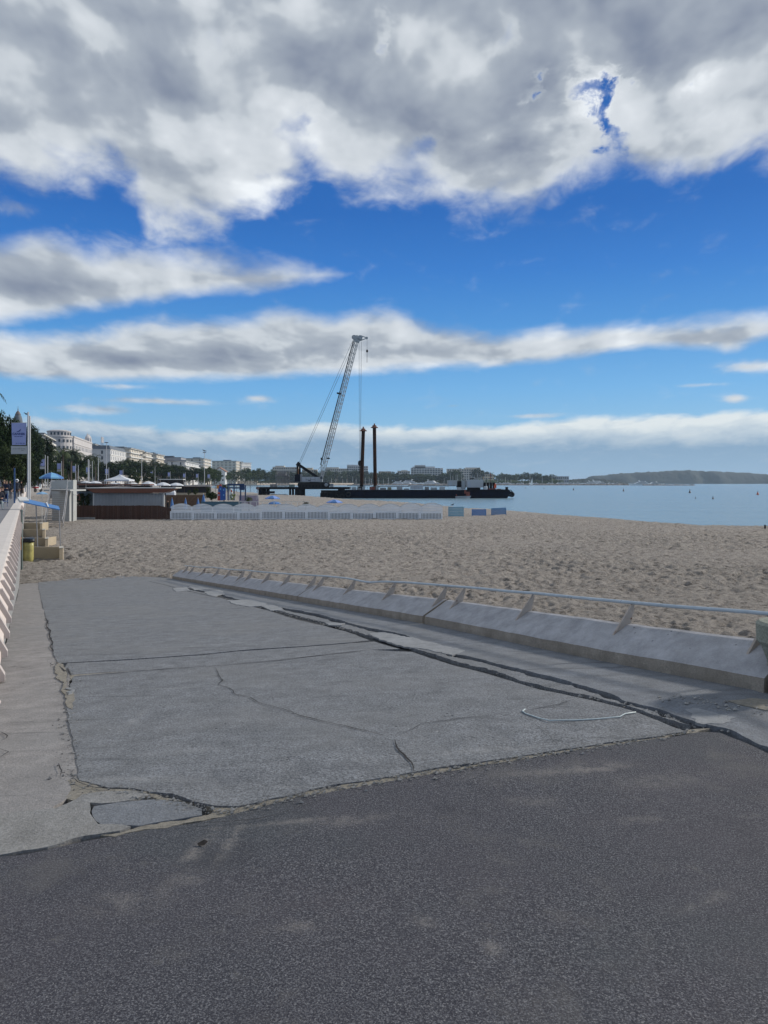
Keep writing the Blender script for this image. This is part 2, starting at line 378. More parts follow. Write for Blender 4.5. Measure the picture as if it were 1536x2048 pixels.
def mat_asphalt():
    m = bpy.data.materials.new('asphalt'); m.use_nodes = True; nt = NT(m.node_tree); b = m.node_tree.nodes['Principled BSDF']
    pos = nt.node('ShaderNodeNewGeometry').outputs['Position']
    big = nt.noise(pos, .9, 5, .6); mid = nt.noise(nt.vm('ADD', pos, (9, 2, 4)), 4.5, 6, .65)
    grain = nt.noise(pos, 130, 3, .75); vor = nt.node('ShaderNodeTexVoronoi'); nt.put(vor.inputs['Vector'], pos); vor.inputs['Scale'].default_value = 165
    stone = nt.sep(vor.outputs['Color'])[0]
    c = nt.mix(nt.ss(stone, 0, 1, 0, 1, 'LINEAR'), (.032, .033, .044), (.185, .187, .205))
    c = nt.mix(nt.ss(grain, .40, .60), c, (.027, .027, .038))
    c = nt.mix(nt.ss(nt.noise(nt.vm('ADD', pos, (5, 5, 5)), 130, 2, .6), .57, .68), c, (.24, .24, .25))
    c = nt.mix(nt.m('MULTIPLY', nt.ss(big, .35, .70), .40), c, (.085, .078, .092))
    c = nt.mix(nt.m('MULTIPLY', nt.ss(nt.noise(nt.vm('ADD', pos, (1, 8, 2)), .55, 4, .6), .50, .66), .38), c, (.070, .082, .090))
    worn = nt.m('MULTIPLY', nt.ss(mid, .60, .74), nt.ss(grain, .42, .58))
    c = nt.mix(nt.m('MULTIPLY', worn, .6), c, (.22, .21, .19))
    dirt = nt.ss(nt.noise(nt.vm('ADD', pos, (3, 3, 3)), 1.9, 7, .7), .54, .68); c = nt.mix(nt.m('MULTIPLY', dirt, .34), c, (.140, .134, .130))
    dk = nt.ss(nt.noise(nt.vm('ADD', pos, (13, 3, 3)), 1.1, 6, .65), .56, .7); c = nt.mix(nt.m('MULTIPLY', dk, .35), c, (.030, .030, .038))
    PL = (.27, .25, .235)
    c = stain(nt, pos, c, [(388, 1705, .035, .22, -.15, .75, PL), (463, 1680, .03, .17, -.1, .7, PL), (385, 1755, .05, .05, 0, .5, PL), (1190, 1535, .22, .08, .2, .7, PL), (1060, 1600, .12, .05, .1, .5, PL), (1270, 1640, .15, .04, .2, .45, PL), (985, 1895, .03, .04, .4, .8, PL), (850, 1840, .03, .05, .6, .6, PL),
        (1410, 1800, .15, .03, .5, .45, PL), (590, 1850, .10, .04, .3, .55, PL), (700, 1640, .2, .05, .25, .45, PL), (250, 1800, .15, .1, .3, .4, PL), (905, 1940, .03, .02, 0, .9, (.03, .03, .045)), (640, 1800, .25, .2, 0, .3, (.10, .085, .095)), (1330, 1560, .3, .1, .2, .4, PL), (600, 1640, .25, .025, .2, .6, PL), (1080, 1545, .3, .05, .2, .5, PL)], None)
    nt.put(b.inputs['Base Color'], c)
    b.inputs['Roughness'].default_value = .85; b.inputs['Specular IOR Level'].default_value = .35
    h = nt.m('MULTIPLY_ADD', nt.ss(stone, 0, 1), .5, grain)
    bn = nt.node('ShaderNodeBump'); bn.inputs['Distance'].default_value = .006; nt.put(bn.inputs['Height'], h); nt.put(b.inputs['Normal'], bn.outputs[0])
    return m
def mat_concrete(name, base, warm=(.2, .18, .15), wamt=.4, dark=.5, grain=.35, streak=True):
    m = bpy.data.materials.new(name); m.use_nodes = True; nt = NT(m.node_tree); b = m.node_tree.nodes['Principled BSDF']
    pos = nt.node('ShaderNodeNewGeometry').outputs['Position']
    big = nt.noise(pos, .7, 6, .6); mid = nt.noise(nt.vm('ADD', pos, (2, 9, 4)), 5, 7, .68); fine = nt.noise(pos, 70, 4, .75)
    c = nt.vm('MULTIPLY', base, nt.vm('SCALE', (1, 1, 1), None)) if 0 else base
    k = nt.m('MULTIPLY', nt.ss(mid, .28, .72, .70, 1.26, 'LINEAR'), nt.ss(fine, .3, .7, 1 - grain, 1 + grain, 'LINEAR'))
    c = nt.vm('MULTIPLY', base, nt.xyz(k, k, k))
    c = nt.mix(nt.m('MULTIPLY', nt.ss(big, .42, .68), wamt), c, warm)
    if streak:   # scraped streaks across the fall of the ramp
        q = nt.node('ShaderNodeMapping'); nt.put(q.inputs[0], pos); q.inputs['Rotation'].default_value = (0, 0, -WS); q.inputs['Scale'].default_value = (.55, 5.5, 1)
        s_ = nt.noise(q.outputs[0], 1.3, 6, .65)
        c = nt.mix(nt.ss(s_, .60, .72, 0, .45), c, (.27, .275, .28))
        c = nt.mix(nt.ss(s_, .41, .31, 0, dark), c, (.06, .064, .07))
    pits = nt.vor(nt.vm('ADD', pos, (0, 0, 3)), 9, 'F1'); pm = nt.m('MULTIPLY', nt.ss(pits, .13, .05), nt.ss(nt.noise(pos, 2.1, 3, .6), .52, .66))
    c = nt.mix(nt.m('MULTIPLY', pm, .75), c, (.045, .045, .05))
    spk = nt.m('MULTIPLY', nt.ss(nt.vor(nt.vm('ADD', pos, (4, 1, 3)), 5.5, 'F1'), .07, .03), nt.ss(nt.noise(nt.vm('ADD', pos, (4, 1, 3)), 1.7, 3, .6), .5, .62))
    c = nt.mix(nt.m('MULTIPLY', spk, .8), c, (.42, .42, .42))
    if name == 'slab_concrete':
        PL = (.33, .33, .33)
        c = stain(nt, pos, c, [(270, 1440, .035, .35, .05, .5, PL), (395, 1210, .5, .05, .3, .5, PL), (300, 1235, .9, .06, .35, .45, PL), (420, 1290, .5, .03, .3, .6, PL), (540, 1330, .12, .06, .3, .5, PL), (180, 1255, .4, .04, .3, .6, PL), (420, 1560, .2, .1, 0, .6, (.10, .105, .12)), (640, 1540, .35, .08, .2, .6, (.10, .105, .12)), (560, 1470, .4, .25, .1, .35, (.12, .13, .145)),
            (260, 1560, .35, .05, -.1, .6, PL), (1000, 1500, .4, .05, .2, .5, PL), (350, 1505, .25, .06, .2, .4, PL), (760, 1240, .3, .05, .1, .5, PL), (230, 1175, 1.0, .10, .4, .5, PL), (880, 1420, .5, .2, .2, .3, (.13, .14, .15)), (690, 1360, .6, .1, .2, .35, (.24, .245, .25))], None)
    nt.put(b.inputs['Base Color'], c); b.inputs['Roughness'].default_value = .88; b.inputs['Specular IOR Level'].default_value = .3
    bn = nt.node('ShaderNodeBump'); bn.inputs['Distance'].default_value = .006
    h = nt.m('SUBTRACT', nt.m('MULTIPLY_ADD', mid, 1.2, fine), nt.m('MULTIPLY', pm, 1.5)); nt.put(bn.inputs['Height'], h); nt.put(b.inputs['Normal'], bn.outputs[0])
    return m
def mat_sand():
    m = bpy.data.materials.new('sand'); m.use_nodes = True; nt = NT(m.node_tree); b = m.node_tree.nodes['Principled BSDF']
    g = nt.node('ShaderNodeNewGeometry'); pos = g.outputs['Position']
    big = nt.noise(pos, .05, 4, .6); mid = nt.noise(pos, 1.3, 6, .7); gr = nt.noise(pos, 25, 4, .7)
    k = nt.m('MULTIPLY', nt.ss(mid, .3, .7, .74, 1.2, 'LINEAR'), nt.ss(gr, .3, .7, .72, 1.22, 'LINEAR'))
    c = nt.vm('MULTIPLY', nt.mix(nt.ss(big, .35, .65), (.375, .342, .312), (.41, .37, .335)), nt.xyz(k, k, k))
    hol_shade = nt.noise(nt.vm('MULTIPLY', pos, (3.2, 2.2, 1)), 1.6, 5, .7); c = nt.mix(nt.ss(hol_shade, .545, .60, 0, .72), c, (.13, .115, .10)); c = nt.mix(nt.ss(hol_shade, .45, .38, 0, .6), c, (.50, .455, .405))  # shade of trodden dimples and paler rises painted into the sand colour
    wet = nt.ss(nt.sep(pos)[2], ZW + .45, ZW + .12)
    c = nt.mix(wet, c, (.12, .10, .085))
    nt.put(b.inputs['Base Color'], c); b.inputs['Roughness'].default_value = .95; b.inputs['Specular IOR Level'].default_value = .15
    bn = nt.node('ShaderNodeBump'); bn.inputs['Distance'].default_value = .30; nt.put(bn.inputs['Height'], nt.noise(pos, 5.0, 8, .75)); nt.put(b.inputs['Normal'], bn.outputs[0])
    return m
M_ASPH = mat_asphalt()
M_SLAB = mat_concrete('slab_concrete', (.170, .178, .192), warm=(.190, .192, .195), wamt=.45, grain=.8)
M_STRIP = mat_concrete('strip_concrete', (.262, .248, .242), warm=(.235, .232, .232), wamt=.5, dark=.35, streak=True)
M_PATCH = mat_concrete('patch_concrete', (.235, .235, .235), wamt=.3, warm=(.25, .235, .21), streak=False)
M_PALE = mat_concrete('pale_mortar', (.255, .265, .28), wamt=.2, warm=(.3, .3, .3), streak=False, grain=.15)
M_EDGE = mat_concrete('side_concrete', (.165, .178, .20), wamt=.3, warm=(.19, .19, .19))
M_GRIT = mat('beige_grit', (.26, .24, .205), .95, .3, 30, bump=.01)
M_DARKJOINT = mat('joint_dirt', (.025, .024, .026), .95, .4, 20, bump=.01)
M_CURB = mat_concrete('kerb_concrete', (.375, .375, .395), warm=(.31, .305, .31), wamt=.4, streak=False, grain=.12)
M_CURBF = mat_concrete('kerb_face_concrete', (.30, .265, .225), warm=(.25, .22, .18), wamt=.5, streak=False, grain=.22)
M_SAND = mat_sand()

# ---------------------------------------------------------------- sheets on the ramp
def densify(P, step, jag, seed, closed=True):
    out = []; rnd = random.Random(seed); n = len(P)
    for i in range(n if closed else n - 1):
        a = P[i]; b = P[(i + 1) % n]; L = math.hypot(b[0] - a[0], b[1] - a[1]); k = max(1, int(L / step)); nx, ny = -(b[1] - a[1]) / (L + 1e-9), (b[0] - a[0]) / (L + 1e-9)
        for j in range(k):
            f = j / k; w = jag * (n1(i * 31.7 + j * .37, seed) * .9 + n1(i * 7.1 + j * .09, seed + 5) * 1.3 + (rnd.random() - .5) * .5) * min(1, 4 * f * (1 - f) + .3)
            out.append((a[0] + (b[0] - a[0]) * f + nx * w, a[1] + (b[1] - a[1]) * f + ny * w))
    if not closed: out.append(P[-1])
    return out
def sheet(name, P, m, off=0., thick=.04, jag=.018, step=.09, inner=.45, seed=1, kind='structure', und=.004, tilt=0):
    """P in (s,t): slab with a broken edge, following the ramp"""
    out = densify(P, step, jag, seed)
    vs = [Vector((p[0], p[1])) for p in out]; n = len(vs)
    mns, mxs, mnt, mxt = min(p[0] for p in out), max(p[0] for p in out), min(p[1] for p in out), max(p[1] for p in out)
    ins = []
    s = mns + inner / 2
    while s < mxs:
        t = mnt + inner / 2
        while t < mxt: ins.append(Vector((s, t))); t += inner
        s += inner * (1 if s < 14 else 2.5)
    if mns < S0 < mxs:
        t = mnt
        while t < mxt: ins.append(Vector((S0 + .001, t))); t += inner
    r = delaunay_2d_cdt(vs + ins, [(i, (i + 1) % n) for i in range(n)], [list(range(n))], 1, 1e-5)
    V2, E, F = r[0], r[1], r[2]
    def z(p): return rampz(p[0]) + off + und * n1(p[0] * .9 + p[1] * 1.7, seed + 9)
    b = MB(); top = [(*st(p[0], p[1]), z(p)) for p in V2]; b.add(top, [tuple(f) for f in F])
    cnt = {}
    for f in F:
        for i in range(len(f)):
            e = (f[i], f[(i + 1) % len(f)]); cnt[frozenset(e)] = cnt.get(frozenset(e), []) + [e]
    sv = []; sf = []
    for k_, L in cnt.items():
        if len(L) == 1:
            a, c = L[0]; o = len(sv); sv += [top[c], top[a], (top[a][0], top[a][1], top[a][2] - thick), (top[c][0], top[c][1], top[c][2] - thick)]; sf.append((o, o + 1, o + 2, o + 3))
    b.add(sv, sf)
    ob = b.build(name, m, fix=False)
    # make top faces look up
    me = ob.data
    if len(me.polygons) and me.polygons[0].normal.z < 0: me.flip_normals()
    if kind: ob['kind'] = kind
    return ob
def px(L): return [RP(*p) for p in L]
def ribbon(name, L, w, m, off, seed=1, jag=.012, raw=False):
    """a thin crack or cord-like sheet along a pixel polyline on the ramp"""
    P = L if raw else px(L)
    c = densify(P, .06, jag, seed, closed=False); b = MB(); vs = []
    for i, p in enumerate(c):
        a = c[max(0, i - 1)]; d = c[min(len(c) - 1, i + 1)]; l = math.hypot(d[0] - a[0], d[1] - a[1]) + 1e-9
        nx, ny = -(d[1] - a[1]) / l, (d[0] - a[0]) / l; ww = w * (.35 + .65 * abs(n1(i * .31, seed + 3))) * min(1, .2 + i / 6, .2 + (len(c) - 1 - i) / 6)
        for q in (-.5, .5):
            s_, t_ = p[0] + nx * ww * q, p[1] + ny * ww * q; vs.append((*st(s_, t_), rampz(s_) + off))
    b.add(vs, [(2 * i, 2 * i + 1, 2 * i + 3, 2 * i + 2) for i in range(len(c) - 1)])
    return tag(b.build(name, m), kind='structure')

def curbt(s): return float(np.interp(s, [3, 6, 8, 10, 32.4], [5.04, 5.08, 5.2, 5.32, 5.4]))
# base below everything on the ramp
b = MB(); ss_ = [-14, S0, S1, 34.2]
for i in range(3):
    a, c = ss_[i], ss_[i + 1]; za, zc = rampz(a) - .036, rampz(c) - .036
    b.quad((*st(a, -.3), za), (*st(c, -.3), zc), (*st(c, 5.3), zc), (*st(a, 5.3), za))
tag(b.build('ramp_base', mat('ramp_subbase', (.060, .060, .062), .95, .5, 14, bump=.01)), kind='structure')
# asphalt of the upper ground
AB = [(-14, -.38), (-14, 4.03), (-6, 4.0), (0, 4.03)] + [RP(1536, 1506), RP(1490, 1484), RP(1440, 1464), RP(1395, 1463), RP(1330, 1475), RP(1130, 1503), RP(1000, 1524), RP(830, 1552), RP(700, 1577), RP(620, 1590), RP(540, 1606), RP(480, 1622), RP(410, 1640), RP(330, 1652), RP(240, 1668), RP(120, 1692), RP(0, 1713), (3.70, -.38)]
sheet('asphalt_ground', AB, M_ASPH, 0, .05, .012, .07, .8, 3)
# main slabs (photo outlines laid on the ramp)
sheet('ramp_slab', px([(158,1562),(215,1576),(265,1577),(300,1584),(345,1588),(390,1605),(430,1612),(475,1613),(540,1598),(620,1580),(700,1566),(828,1546),(1000,1518),(1128,1498),(1250,1482),(1372,1463),(1290,1432),(1180,1400),(1080,1379),(1000,1356),(900,1329),(825,1304),(740,1299.5),(640,1310.5),(560,1320),(430,1331.5),(300,1340),(150,1352),(132,1392),(140,1460)]), M_SLAB, .004, .06, .012, .06, .45, 11)
sheet('ramp_slab', px([(138,1349),(300,1339),(430,1331),(560,1319),(640,1310),(740,1299),(800,1297),(748,1283),(700,1286),(600,1294),(480,1302),(400,1310),(300,1316),(210,1321),(135,1326),(126,1338)]), M_SLAB, .001, .06, .008, .06, .5, 12)
sheet('ramp_slab', px([(118,1327),(210,1322),(300,1316.5),(400,1309.5),(480,1300.8),(600,1293.2),(700,1285.6),(738,1281),(690,1263),(640,1250),(600,1241.5),(540,1223),(500,1211),(450,1199),(420,1189),(380,1180),(350,1169),(352,1162),(340,1156),(285,1153),(240,1152),(150,1157),(77,1165),(82,1200),(92,1235),(100,1270),(106,1300)]), M_SLAB, .006, .06, .016, .08, .6, 13)
# pale side strip against the promenade wall
sheet('side_strip', [(3.72, -.28)] + px([(0,1697)]) [:0] + [(3.9,.02),(4.15,.12),(4.3,.22)] + [(p_[0], p_[1] + .05) for p_ in px([(150,1566),(138,1480),(131,1400),(129,1356),(115,1330),(103,1300),(98,1268),(91,1235),(81,1200),(75,1166)])] + [(33.2, .12), (33.0, -.28)], M_STRIP, -.001, .05, .012, .09, .5, 14)
sheet('broken_corner_patch', px([(-60,1722),(-60,1640),(0,1632),(60,1622),(112,1617),(165,1590),(212,1583),(262,1582),(300,1590),(260,1600),(178,1607),(180,1628),(196,1650),(262,1655),(240,1664),(120,1688)]), M_PATCH, .004, .05, .016, .05, .3, 15)
sheet('broken_corner_patch', px([(188,1613),(235,1605),(300,1600),(360,1604),(402,1618),(404,1630),(350,1640),(280,1652),(205,1650),(186,1632)]), M_EDGE, .002, .04, .012, .05, .3, 16)
# grit that has collected along the broken edges
sheet('loose_grit', px([(262,1570),(300,1578),(400,1604),(480,1612),(620,1579),(828,1545),(1000,1517),(1128,1497),(1372,1460),(1420,1455),(1380,1466),(1130,1506),(1000,1526),(830,1556),(620,1594),(480,1628),(330,1656),(230,1672),(200,1668),(330,1640),(410,1628),(420,1614),(330,1598),(250,1585)]), M_GRIT, -.003, .03, .03, .04, .3, 17)
sheet('loose_grit', px([(118,1344),(300,1336),(480,1322),(480,1329),(300,1343),(150,1358),(122,1362)]), M_GRIT, -.004, .02, .02, .06, .3, 18)
sheet('loose_grit', px([(112,1326),(127,1330),(134,1360),(150,1400),(146,1420),(132,1415),(122,1380)]), M_GRIT, .009, .02, .03, .05, .2, 19)
sheet('loose_grit', px([(135,1560),(160,1558),(210,1576),(300,1583),(290,1592),(200,1592),(150,1600),(128,1596)]), M_GRIT, .0, .02, .03, .05, .2, 20)
# strips beside the kerb
def ew(s, dt): return (s, curbt(s) + dt)
sheet('kerb_side_strip', px([(1392,1447),(1330,1424),(1262,1406),(1200,1383),(1080,1350),(960,1319),(900,1308),(850,1285),(800,1268),(745,1258),(690,1244),(640,1229),(580,1219),(520,1208),(475,1199),(440,1189),(400,1181),(360,1173),(330,1163),(345,1158)]) + [ew(30, .06), ew(20, .06), ew(12, .06), ew(8, .06), ew(5, .06), ew(3, .06), (-6, 5.1), (-14, 5.1), (-14, 4.07), (-6, 4.05), (0, 4.08)] + px([(1536,1496),(1480,1472),(1450,1458)]), M_EDGE, .010, .06, .028, .045, .5, 21)
sheet('broken_strip', px([(1380,1451),(1290,1425),(1180,1392),(1080,1370),(1000,1346),(900,1320),(830,1298),(750,1274),(690,1256),(640,1242),(600,1233),(560,1222),(530,1215),(580,1223),(640,1236),(690,1249),(750,1264),(800,1274),(845,1290),(895,1313),(960,1325),(1080,1357),(1200,1390),(1260,1412),(1320,1430)]), M_SLAB, .004, .05, .03, .035, .3, 22)
# torn pale flakes of old mortar lying in the joint
for i, L in enumerate([[(1380,1436),(1372,1422),(1400,1418),(1440,1424),(1472,1436),(1466,1446),(1420,1450),(1396,1449)],
        [(738,1268),(770,1266),(830,1278),(880,1290),(930,1304),(905,1312),(860,1302),(800,1292),(760,1280)],
        [(452,1201),(500,1200),(530,1206),(536,1212),(500,1214),(470,1210)], [(522,1213),(548,1211),(566,1220),(540,1222)],
        [(650,1246),(690,1248),(684,1252),(655,1252)], [(410,1184),(440,1181),(450,1188),(430,1193),(415,1190)], [(345,1177),(372,1175),(382,1182),(352,1184)], [(375,1173),(405,1176),(420,1180),(390,1181)],
        [(130,1380),(142,1378),(148,1384),(136,1392)]]):
    sheet('mortar_flake', px(L), M_PALE, .0115 + .0006 * i, .02, .03, .025, .2, 30 + i)
sheet('mortar_flake', px([(1455,1405),(1500,1400),(1560,1405),(1560,1424),(1530,1424),(1480,1413)]), M_GRIT, .018, .02, .01, .04, .2, 41)
# cracks filled with dirt
CR = [([(150,1354.5),(300,1341.5),(430,1333),(560,1321.5),(640,1312),(740,1301)], .030), ([(430,1336),(438,1352),(446,1362),(436,1372),(462,1380),(468,1388),(500,1396),(520,1408),(560,1418),(588,1428),(620,1438),(660,1448),(700,1456),(740,1466),(775,1476)], .013),
      ([(775,1476),(790,1482),(795,1498),(808,1512),(822,1528),(826,1546)], .022), ([(775,1474),(800,1470),(826,1460),(842,1450),(900,1442),(945,1436),(1005,1430)], .012),
      ([(1050,1424),(1080,1418),(1118,1411),(1150,1400)], .022), ([(1065,1448),(1085,1464),(1104,1482),(1118,1498)], .010), ([(830,1376),(900,1366),(960,1358)], .008),
      ([(600,1327),(740,1310),(830,1300)], .012), ([(0,1353),(60,1352),(120,1350)], .012), ([(20,1334),(60,1338),(100,1332)], .018), ([(0,1450),(60,1446),(110,1448)], .010),
      ([(100,1196),(200,1190),(330,1184),(400,1178)], .03), ([(85,1187),(110,1185),(160,1184)], .04), ([(290,1161),(330,1170),(365,1180),(440,1197)], .05), ([(80,1180),(200,1175),(280,1171)], .03),
      ([(430,1222),(470,1218),(500,1213),(530,1209)], .02), ([(90,1236),(96,1243),(92,1252),(101,1262),(98,1274),(105,1288),(101,1296),(107,1305)], .035), ([(118,1334),(128,1344),(136,1340),(142,1352)], .05),
      ([(150,1560),(170,1572),(205,1580),(240,1578)], .03), ([(118,1530),(122,1545),(120,1556)], .03), ([(0,1466),(14,1474),(2,1484)], .03), ([(0,1500),(16,1506),(2,1516)], .03), ([(300,1660),(420,1648),(520,1640),(640,1604)], .008),
      ([(1400,1396),(1425,1400),(1440,1396)], .014), ([(1350,1405),(1375,1411),(1390,1408)], .012), ([(1380,1392),(1395,1398),(1420,1392)], .01), ([(1430,1410),(1445,1416),(1465,1412)], .012)]
for i, (L, w) in enumerate(CR): ribbon('crack', L, w, M_DARKJOINT, .0105 + .0003 * (i % 5), 50 + i, .010)

# ---------------------------------------------------------------- beach with its trodden surface
CREST = [(-900, 969.5), (330, 969.5), (420, 975), (440, 979), (480, 983.5), (553, 988), (608, 991), (635, 994), (695, 998), (810, 1005), (883, 1011), (930, 1016), (1012, 1020.5), (1100, 1028), (1200, 1034.5), (1300, 1043), (1400, 1050.5), (1536, 1053), (1700, 1056), (2600, 1080)]
cu = np.array([(p[0] - CX) / FPX for p in CREST]); cy = np.array([(CAMZ - ZS) * FPX / (p[1] - HY) for p in CREST])
def crestY(u): return np.interp(u, cu, cy)
Ys = [5.5]
while Ys[-1] < 1800:
    y = Ys[-1]; Ys.append(y * (1.006 if y < 12 else 1.0042 if y < 90 else 1.012 if y < 250 else 1.05))
Ys = np.array(Ys); Us = np.concatenate([np.linspace(-.80, .62, 560), np.linspace(.63, 1.3, 30)])
U, Yg = np.meshgrid(Us, Ys); Xg = U * Yg
ds = DX * Xg + DY * Yg; dt = DY * Xg - DX * Yg
def bumps(x, y):
    z = .055 * vnoise(x * 2.6 + 3, y * 2.2, 1) + .065 * vnoise(x * 5.6, y * 4.6 + 9, 2) + .03 * vnoise(x * .8, y * .8, 3) + .02 * vnoise(x * 10.5, y * 8 + 4, 6)
    f = vnoise(x * 4.1 + 50, y * 3.1 + 20, 7); z -= .24 * np.clip(f - .30, 0, 1)
    return z
Z = ZS + np.where(Yg < 260, bumps(Xg, Yg), 0) * (.85 + .5 * vnoise(Xg * .12, Yg * .12, 9)) + .10 * vnoise(Xg * .06, Yg * .06, 5)
over = Yg - crestY(U); Z = np.where(over > 0, np.maximum(ZS - .1 * over, ZW - .5) + .3 * (Z - ZS), Z)
under = (dt < 5.9) & (ds < 33.4) ; Z = np.where(under, Z - .15, Z)
ny_, nx_ = U.shape
me = bpy.data.meshes.new('beach'); V = np.stack([Xg, Yg, Z], -1).reshape(-1, 3)
idx = np.arange(ny_ * nx_).reshape(ny_, nx_); Q = np.stack([idx[:-1, :-1], idx[:-1, 1:], idx[1:, 1:], idx[1:, :-1]], -1).reshape(-1, 4)
me.vertices.add(len(V)); me.vertices.foreach_set('co', V.astype(np.float32).ravel()); me.loops.add(Q.size); me.loops.foreach_set('vertex_index', Q.ravel().astype(np.int32))
me.polygons.add(len(Q)); me.polygons.foreach_set('loop_start', np.arange(0, Q.size, 4, dtype=np.int32)); me.polygons.foreach_set('loop_total', np.full(len(Q), 4, dtype=np.int32)); me.update()
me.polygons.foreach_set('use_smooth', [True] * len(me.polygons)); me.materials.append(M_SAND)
beach = bpy.data.objects.new('beach', me); COL.objects.link(beach); beach['kind'] = 'structure'

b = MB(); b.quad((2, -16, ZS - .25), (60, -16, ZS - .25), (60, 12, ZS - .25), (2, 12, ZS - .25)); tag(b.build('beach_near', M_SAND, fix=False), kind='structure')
# ---------------------------------------------------------------- sea
m = bpy.data.materials.new('sea_water'); m.use_nodes = True; nt = NT(m.node_tree); pb = m.node_tree.nodes['Principled BSDF']
pos = nt.node('ShaderNodeNewGeometry').outputs['Position']
pb.inputs['Base Color'].default_value = (.20, .30, .35, 1); pb.inputs['Roughness'].default_value = .22; pb.inputs['IOR'].default_value = 1.33
mp = nt.node('ShaderNodeMapping'); nt.put(mp.inputs[0], pos); mp.inputs['Scale'].default_value = (.45, 1.0, 1); mp.inputs['Rotation'].default_value = (0, 0, R(12))
hh = nt.m('ADD', nt.noise(mp.outputs[0], .9, 6, .6), nt.m('MULTIPLY', nt.noise(mp.outputs[0], .07, 3, .5), 3.0))
bn = nt.node('ShaderNodeBump'); bn.inputs['Distance'].default_value = .30; bn.inputs['Strength'].default_value = 1; nt.put(bn.inputs['Height'], hh); nt.put(pb.inputs['Normal'], bn.outputs[0])
b = MB(); b.quad((-14000, 60, ZW), (14000, 60, ZW), (14000, 14000, ZW), (-14000, 14000, ZW)); b.quad((8, -3000, ZW), (14000, -3000, ZW), (14000, 59.99, ZW), (8, 59.99, ZW)); tag(b.build('sea', m, fix=False), kind='structure')
# ---------------------------------------------------------------- promenade, town ground, far shore ground
M_PAVE = mat('promenade_paving', (.19, .19, .205), .85, .15, 1.2, bump=.004, bscale=60)
M_EARTH = mat('town_ground', (.16, .14, .12), .9, .25, .05)
COAST = [st(-14, -.9), st(60, -.9), st(150, -.9), st(262, -.9), (-116, 300), (-120, 450), (-190, 700), (-480, 1650)]
b = MB(); P = [(*p, ZP) for p in COAST]
for i in range(len(P) - 1):
    a, c = P[i], P[i + 1]; w = 8 if i < 4 else 12
    b.quad((a[0] - w, a[1], ZP), (a[0], a[1], ZP), (c[0], c[1], ZP), (c[0] - w, c[1], ZP))
tag(b.build('promenade', M_PAVE), kind='structure')
b = MB()
for i in range(len(P) - 1):
    a, c = P[i], P[i + 1]; b.quad((a[0] - 1500, a[1], -.03), (a[0] - 7.5, a[1], -.03), (c[0] - 7.5, c[1], -.03), (c[0] - 1500, c[1], -.03))
tag(b.build('town_ground', M_EARTH), kind='structure')
# ---------------------------------------------------------------- kerb of the ramp: precast blocks, fins, rail
M_RUST = mat('rusty_cream_paint', (.40, .345, .30), .7, .2, 8, col2=(.13, .055, .03), c2lo=.60, c2hi=.68, c2scale=9)
M_RAIL = mat('chipped_white_paint', (.44, .50, .55), .5, .15, 6, col2=(.06, .05, .05), c2lo=.66, c2hi=.70, c2scale=14)
gk = thing('ramp_guard_kerb', 'long low concrete kerb with sloping top, rusty fins and a white pipe rail between ramp and sand', 'kerb', (*st(10, 5.5), 0))
def kp(s, dt, h): return (*st(s, curbt(s) + dt), rampz(s) + h)
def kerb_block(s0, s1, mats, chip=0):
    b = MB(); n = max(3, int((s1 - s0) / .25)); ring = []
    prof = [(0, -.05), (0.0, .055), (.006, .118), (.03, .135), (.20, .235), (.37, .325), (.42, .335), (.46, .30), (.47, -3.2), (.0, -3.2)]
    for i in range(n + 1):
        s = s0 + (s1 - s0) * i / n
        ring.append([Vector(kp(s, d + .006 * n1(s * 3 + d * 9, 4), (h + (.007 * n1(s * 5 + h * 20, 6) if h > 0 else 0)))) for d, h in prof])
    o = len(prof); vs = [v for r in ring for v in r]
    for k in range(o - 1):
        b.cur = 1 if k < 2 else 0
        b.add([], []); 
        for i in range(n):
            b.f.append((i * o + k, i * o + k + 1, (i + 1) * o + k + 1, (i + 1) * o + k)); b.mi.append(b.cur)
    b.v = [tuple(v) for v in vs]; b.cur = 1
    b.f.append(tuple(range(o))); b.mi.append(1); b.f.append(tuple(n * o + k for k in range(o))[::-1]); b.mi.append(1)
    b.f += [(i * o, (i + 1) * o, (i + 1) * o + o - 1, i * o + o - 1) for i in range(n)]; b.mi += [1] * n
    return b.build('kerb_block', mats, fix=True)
JO = [-13.9, -7.95, -1.95, 4.06, 10.08, 16.02, 22.05, 28.05, 32.4]
def child(o, par):   # keep world coordinates under a placed parent
    o.parent = par; o.matrix_parent_inverse = Matrix.Translation(-par.location); return o
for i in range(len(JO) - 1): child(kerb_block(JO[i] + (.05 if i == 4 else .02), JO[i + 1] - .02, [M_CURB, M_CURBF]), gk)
fins = sorted([s_at(x, 5.6) for x in (374.7, 398, 424, 447, 473.6, 489, 524, 563.5, 614, 630, 692, 771, 872, 910, 1060, 1275)] + [3.75, 4.4, 31.4, 1.8, -.1, -1.6, -2.3])
RH = .505
for s in fins:
    b = MB(); w = .011; lean = .0
    poly = [kp(s - w, .17, .20), kp(s - w, .40, .33), kp(s - w, .425, .34), kp(s - w, .475, RH + .01), kp(s - w, .455, RH + .03), kp(s - w, .425, RH)]
    ax = Vector(kp(s + w, .17, .20)) - Vector(poly[0]); b.extrude(poly, ax); child(b.build('fin_bracket', M_RUST), gk)
pts = []
for i in range(150):
    s = -3.2 + (32.0 + 3.2) * i / 149; sag = .018 * n1(s * .45, 3) + .008 * n1(s * 1.3, 8)
    pts.append(kp(s, .45 + .01 * n1(s * .6, 12), RH + .035 + sag - (.03 * math.exp(-((s - 13.2) / .5) ** 2))))
b = MB(); b.tube(pts, .0175, 10); child(b.build('handrail', M_RAIL, smooth=True), gk)
